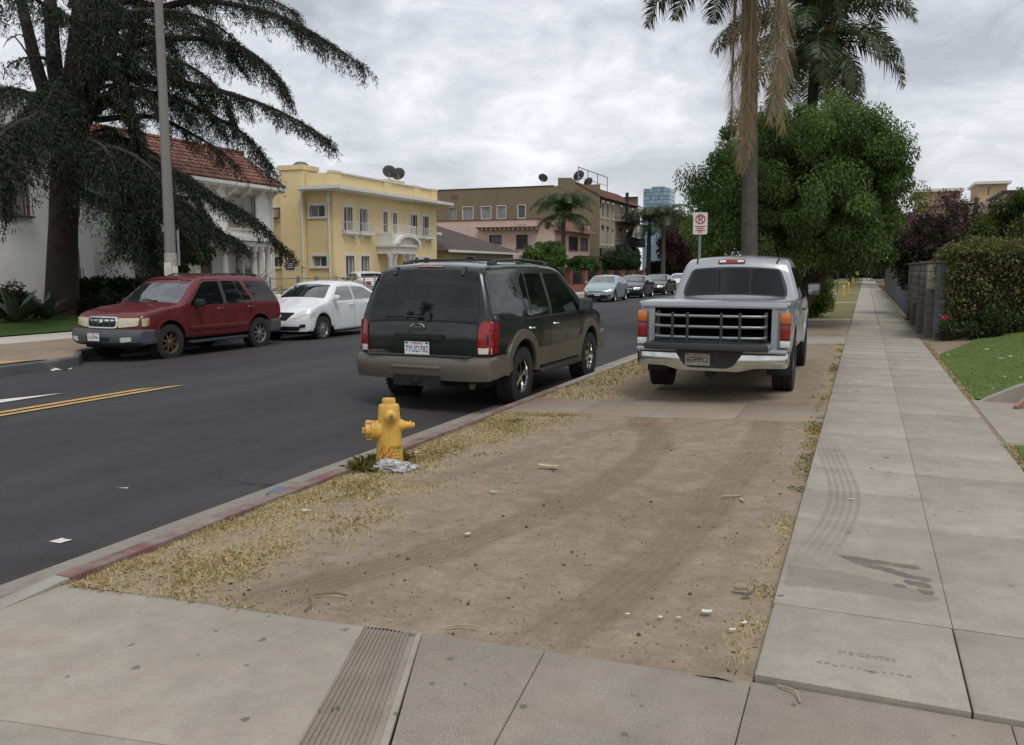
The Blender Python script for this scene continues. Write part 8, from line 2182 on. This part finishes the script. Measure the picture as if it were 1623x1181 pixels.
# ---- banner on a pole, far right
c = atY(1404, 400, 75); t = thing('banner_flag', 'yellow blue and white banner on a thin pole far along the walk', 'flag', (c.x, 75, .2))
mb = MB(); mb.tube([(0.35, 0, 0), (.35, 0, c.z + .9)], .03, 6); mb.build('pole', MT['galv'], t)
def wavy(nm, x0, x1, z0, z1, m):
    mb = MB(); vs = []; k = 8
    for i in range(k + 1):
        x = x0 + (x1 - x0) * i / k
        for zz in (z0 + .12 * math.sin(i), z1): vs.append((x, .12 * math.sin(i * 1.1), zz))
    mb.add(vs, [(2 * i, 2 * i + 2, 2 * i + 3, 2 * i + 1) for i in range(k)]); mb.build(nm, m, t, smooth=60)
wavy('banner', -.55, .4, c.z - .85, c.z - .3, mat('banner_yellow', (.7, .42, .02), .8, .1)); wavy('banner', -.1, .35, c.z - .3, c.z + .65, mat('banner_blue', (.08, .1, .3), .8, .1)); wavy('banner', -.2, -.1, c.z - .3, c.z + .55, MT['plate'])
# ---- yellow marker posts and thin stakes on the far parkway
for i, (px, py, h, lb) in enumerate(((1337, 470, .95, 'front yellow marker post on the far parkway'), (1345, 462, .95, 'middle yellow marker post on the far parkway'), (1352, 450, 1.1, 'rear yellow marker post on the far parkway'))):
    p = onz(px, py, .25); t = thing('marker_post', lb, 'post', (p.x, p.y, .22), 0, 'yellow posts on the parkway'); mb = MB(); h *= .75; mb.lathe([(.065, 0), (.065, h - .05), (.045, h), (0, h + .01)], 12); mb.build('post', mat('post_yellow_%d' % i, (.65, .42, .06), .6, .1), t); mb = MB(); mb.lathe([(.068, h * .8), (.068, h * .88)], 12, caps=False); mb.build('band', MT['plate'], t)
for i, (px, py, h, lb) in enumerate(((1327, 464, 2.2, 'slim support stake left of the yellow posts'), (1348, 456, 2.6, 'slim stake behind the yellow posts'))):
    p = onz(px, py, .25); mb = MB(); mb.tube([(0, 0, 0), (0, 0, h)], .035, 6); mb.tube([(0, 0, h * .6), (.0, .08, h * .62)], .02, 5); o = mb.build('stake', MT['bark'], None, loc=(p.x, p.y, .2)); tag(o, lb, 'stake')
# ---- people far down the walk
def person(label, loc, rz, top, legs, h=1.7, stride=.22):
    J = {'pel': (0, 0, .53), 'wst': (0, 0, .62), 'chest': (0, .01, .74), 'neck': (0, 0, .84), 'head': (0, .015, .9), 'crown': (0, .01, .97),
         'shl': (-.1, 0, .81), 'ell': (-.14, -.02, .65), 'wrl': (-.145, .06, .52), 'hdl': (-.145, .075, .47), 'shr': (.1, 0, .81), 'elr': (.14, -.03, .65), 'wrr': (.145, .0, .51), 'hdr': (.145, .01, .46),
         'hpl': (-.055, 0, .5), 'knl': (-.06, stride * .3, .28), 'anl': (-.06, stride * .55, .045), 'tol': (-.06, stride * .55 + .09, .02), 'hpr': (.055, 0, .5), 'knr': (.06, 0, .28), 'anr': (.06, -stride * .5, .05), 'tor': (.06, -stride * .5 + .09, .02)}
    E = [('pel', 'wst'), ('wst', 'chest'), ('chest', 'neck'), ('neck', 'head'), ('head', 'crown'), ('chest', 'shl'), ('shl', 'ell'), ('ell', 'wrl'), ('wrl', 'hdl'), ('chest', 'shr'), ('shr', 'elr'), ('elr', 'wrr'), ('wrr', 'hdr'), ('pel', 'hpl'), ('hpl', 'knl'), ('knl', 'anl'), ('anl', 'tol'), ('pel', 'hpr'), ('hpr', 'knr'), ('knr', 'anr'), ('anr', 'tor')]
    Rr = {'pel': .09, 'wst': .08, 'chest': .09, 'neck': .035, 'head': .058, 'crown': .045, 'sh': .05, 'el': .034, 'wr': .025, 'hd': .022, 'hp': .065, 'kn': .042, 'an': .03, 'to': .025}
    ks = list(J); me = bpy.data.meshes.new('body'); me.from_pydata([Vector(J[k]) * h for k in ks], [(ks.index(a), ks.index(b)) for a, b in E], []); o = bpy.data.objects.new('body', me); COL.objects.link(o)
    o.modifiers.new('s', 'SKIN'); 
    if not me.skin_vertices: me.attributes  # layer is created with the modifier below
    if len(me.skin_vertices) == 0:
        bm = bmesh.new(); bm.from_mesh(me); bm.verts.layers.skin.verify(); bm.to_mesh(me); bm.free()
    for i, k in enumerate(ks):
        r = Rr.get(k, Rr.get(k[:2], .04)) * h; me.skin_vertices[0].data[i].radius = (r, r * .8); me.skin_vertices[0].data[i].use_root = (k == 'pel')
    s = o.modifiers.new('d', 'SUBSURF'); s.levels = 1; s.render_levels = 1
    dg = bpy.context.evaluated_depsgraph_get(); m2 = bpy.data.meshes.new_from_object(o.evaluated_get(dg)); bpy.data.objects.remove(o)
    m2.materials.clear(); skin = mat('skin', (.3, .17, .11), .6, .05); hair = mat('dark_hair', (.02, .015, .012), .7, .1)
    for m in (skin, top, legs, hair): m2.materials.append(m)
    for p in m2.polygons:
        z = p.center.z / h; ax = abs(p.center.x) / h
        p.material_index = 3 if (z > .93 or (z > .86 and p.center.y < .0)) else 0 if z > .845 or (z < .5 and ax > .12) else 2 if z < .54 else 1
        p.use_smooth = True
    t = thing('person', label, 'person', loc, rz); b = link_mesh('body', m2, t); return t
p = onz(1381, 446, .28); person('person in a dark red top and black trousers walking down the far walk', (.72, 116, .285), PI, mat('dark_red_cloth', (.09, .02, .02), .9, .2), mat('black_cloth', (.015, .015, .017), .9, .2))
person('person in a bright yellow vest at the left edge of the far walk', (-.9, 112, .27), .3, mat('hi_vis_cloth', (.5, .55, .08), .9, .1), mat('navy_cloth', (.02, .02, .03), .9, .2))
person('person in pale clothes farthest down the walk', (.2, 140, .285), 0, mat('pale_cloth', (.4, .38, .36), .9, .1), mat('brown_cloth', (.08, .06, .05), .9, .2))

# ---- street lamp pole across the street
def pole():
    X, Y = -15.6, 16.12; t = thing('lamp_post', 'tall concrete lamp post with torn paper notices behind the maroon SUV', 'lamp post', (X, Y, .2))
    ag = mat('aggregate_concrete', (.2, .19, .18), .9, .25, 40, bump=.3, bscale=80); lp = mat('painted_pole_base', (.33, .32, .28), .85, .15, 8)
    mb = MB(); mb.lathe([(.165, 0), (.13, 2.0), (.115, 4), (.085, 9.6), (0, 9.62)], 8); mb.build('shaft', ag, t)
    mb = MB(); mb.lathe([(.185, 0), (.18, .3), (.145, 2.02), (.14, 2.05)], 8); mb.build('painted_base', lp, t)
    mb = MB(); mb.tube([(.0, 0, 9.4), (.6, 0, 9.9), (1.8, 0, 10.1)], .04, 8); mb.build('arm', MT['galv'], t); mb = MB(); mb.box((2.1, 0, 10.08), (.7, .28, .14), bev=.05); mb.build('luminaire', MT['galv'], t, smooth=40)
    mb = MB(); mb.tube([(.12, .14, 1.75), (.12, .14, 2.6)], .03, 8); mb.build('conduit', MT['galv'], t)
    r0 = random.Random(6)
    for i, (a, z, w, h) in enumerate(((-1.2, 1.25, .14, .3), (-.75, 1.15, .13, .34), (-1.0, .95, .2, .2), (-.35, 1.1, .12, .4), (-1.5, 1.05, .08, .12), (-.6, .85, .18, .16))):
        z += .42; r = .165 + .004 * i; mb = MB(); vs = []; k = 5
        for q in range(k + 1):
            b = a - w / 2 / r + w / r * q / k
            lift = .03 * (q in (0, k)) * r0.random() * 2
            for zz in (z - h / 2 + r0.uniform(-.02, .02), z + h / 2 + r0.uniform(-.015, .015)): vs.append(((r + lift) * math.cos(b), (r + lift) * math.sin(b), zz))
        mb.add(vs, [(2 * q, 2 * q + 2, 2 * q + 3, 2 * q + 1) for q in range(k)]); o = mb.build('paper_notice', PAPER, t)
pole()
# ---- no parking sign
def sign():
    X, Y = -3.3, 18.53; t = thing('parking_sign', 'white no-parking sign with red circle on a grey post behind the pickup', 'sign', (X, Y, .18), RAD(10))
    mb = MB(); mb.box((0, .03, 1.45), (.055, .035, 2.9)); mb.build('post', mat('grey_post', (.16, .18, .2), .6, .1, 6), t)
    W_, H_, zc = .30, .46, 2.65; mb = MB(); mb.prism(rounded([(-W_ / 2, zc - H_ / 2), (W_ / 2, zc - H_ / 2), (W_ / 2, zc + H_ / 2), (-W_ / 2, zc + H_ / 2)], .03), 0, .004, Matrix(((1, 0, 0, 0), (0, 0, -1, 0), (0, 1, 0, 0), (0, 0, 0, 1)))); pn = mb.build('panel', mat('sign_white', (.6, .58, .57), .5, .05, 10), t)
    rd = mat('sign_red', (.42, .03, .04), .5, .05)
    text_obj('letter', 'P', .2, mat('sign_black', (.02, .02, .02), .5, 0), pn, Matrix(((1, 0, 0, 0), (0, 0, -1, -.0055), (0, 1, 0, zc + .085), (0, 0, 0, 1))), .002, sx=1.1)
    mb = MB(); n = 32; vs = []
    for r in (.082, .105):
        for k in range(n): a = 2 * PI * k / n; vs.append((r * math.cos(a), -.008, zc + .09 + r * math.sin(a)))
    mb.add(vs, [(k, (k + 1) % n, n + (k + 1) % n, n + k) for k in range(n)]); mb.build('ring', rd, pn)
    mb = MB(); mb.bar((-.062, -.0085, zc + .152), (.062, -.0085, zc + .028), .02, .002, up=(0, 1, 0)); mb.build('slash', rd, pn)
    for z, w in ((-.06, .22), (-.1, .14), (-.14, .2), (-.175, .1)): mb = MB(); mb.span((-w / 2, -.0075, zc + z - .012), (w / 2, -.0055, zc + z + .008)); mb.build('text_line', rd, pn)
sign()
# ---- rail fence and wall of the yellow house yard
t = thing('rail_fence', 'grey pipe rail fence in front of the yellow house', 'fence')
XF = -21.3; y0 = 27.3
for j, px in enumerate((428, 471, 474, 500, 503, 533, 559, 577, 594, 604)):
    q = atX(px, 440, XF); mb = MB(); mb.tube([(XF, q.y, .2), (XF, q.y, 1.58)], .035, 8); mb.build('fence_post', MT['galv'], t)
for z in (1.5, 1.05): mb = MB(); mb.tube([(XF, 27.2, z), (XF, 36.5, z)], .024, 8); mb.build('rail', MT['galv'], t)
t = thing('rail_fence', 'second low pipe rail fence behind the white sedan', 'fence')
for j in range(6): mb = MB(); mb.tube([(-20.3, 26.5 + j * 2.0, .2), (-20.3, 26.5 + j * 2.0, 1.2)], .03, 8); mb.build('fence_post', MT['galv'], t)
mb = MB(); mb.tube([(-20.3, 26.5, 1.12), (-20.3, 36.5, 1.12)], .022, 8); mb.build('rail', MT['galv'], t)
# ---- brick piers with iron panels
BR = [mat('brick_%d' % i, c, .88, .15, 9, bump=.3, bscale=60) for i, c in enumerate(((.2, .06, .042), (.24, .08, .055), (.16, .05, .04)))]
t = thing('brick_fence', 'red brick piers and low wall with black iron panels before the pink house', 'fence')
ys = [58.2, 61.8, 65.4, 69.0, 72.6, 76.2, 80]
for j, y in enumerate(ys):
    mb = MB(); mb.box((-19.6, y, .95), (.42, .42, 1.5)); p = mb.build('pier', BR[j % 3], t); mb = MB(); mb.box((-19.6, y, 1.74), (.5, .5, .08)); mb.build('cap', BR[2], p)
    for k in range(7): mb = MB(); mb.box((-19.6, y, .38 + k * .2), (.436, .436, .012)); mb.build('mortar_joint', BLK[1], p)
    if j < len(ys) - 1:
        y2 = ys[j + 1]; mb = MB(); mb.span((-19.7, y + .215, .2), (-19.5, y2 - .215, .75)); mb.build('low_wall', BR[(j + 1) % 3], t)
        mb = MB()
        for k in range(22): yy = y + .3 + (y2 - y - .6) * k / 21; mb.bar((-19.6, yy, .75), (-19.6, yy, 1.45 + .25 * math.sin(PI * k / 21)), .025)
        mb.bar((-19.6, y + .2, .85), (-19.6, y2 - .2, .85), .035); mb.tube([(-19.6, y + .3 + (y2 - y - .6) * k / 21, 1.45 + .25 * math.sin(PI * k / 21)) for k in range(22)], .02, 5); o = mb.build('iron_panel', MT['iron'], t); o['kind'] = 'stuff'
# ---- palms behind the viewer, seen mirrored in the parked SUV's rear glass
for i, (x, y, h) in enumerate(((-21, -14, 19), (-24.5, -19, 23), (-27, -22, 22), (-24, -34, 21), (-33, -24, 25))):
    palm(['nearest tall palm behind the viewer', 'second tall palm behind the viewer', 'third tall palm behind the viewer', 'rearmost tall palm behind the viewer', 'tallest palm behind the viewer, far left'][i], (x, y, -.1), (x + .4, y, h), .2, 14, 40 + i, scale=.75, group='palms behind the viewer')
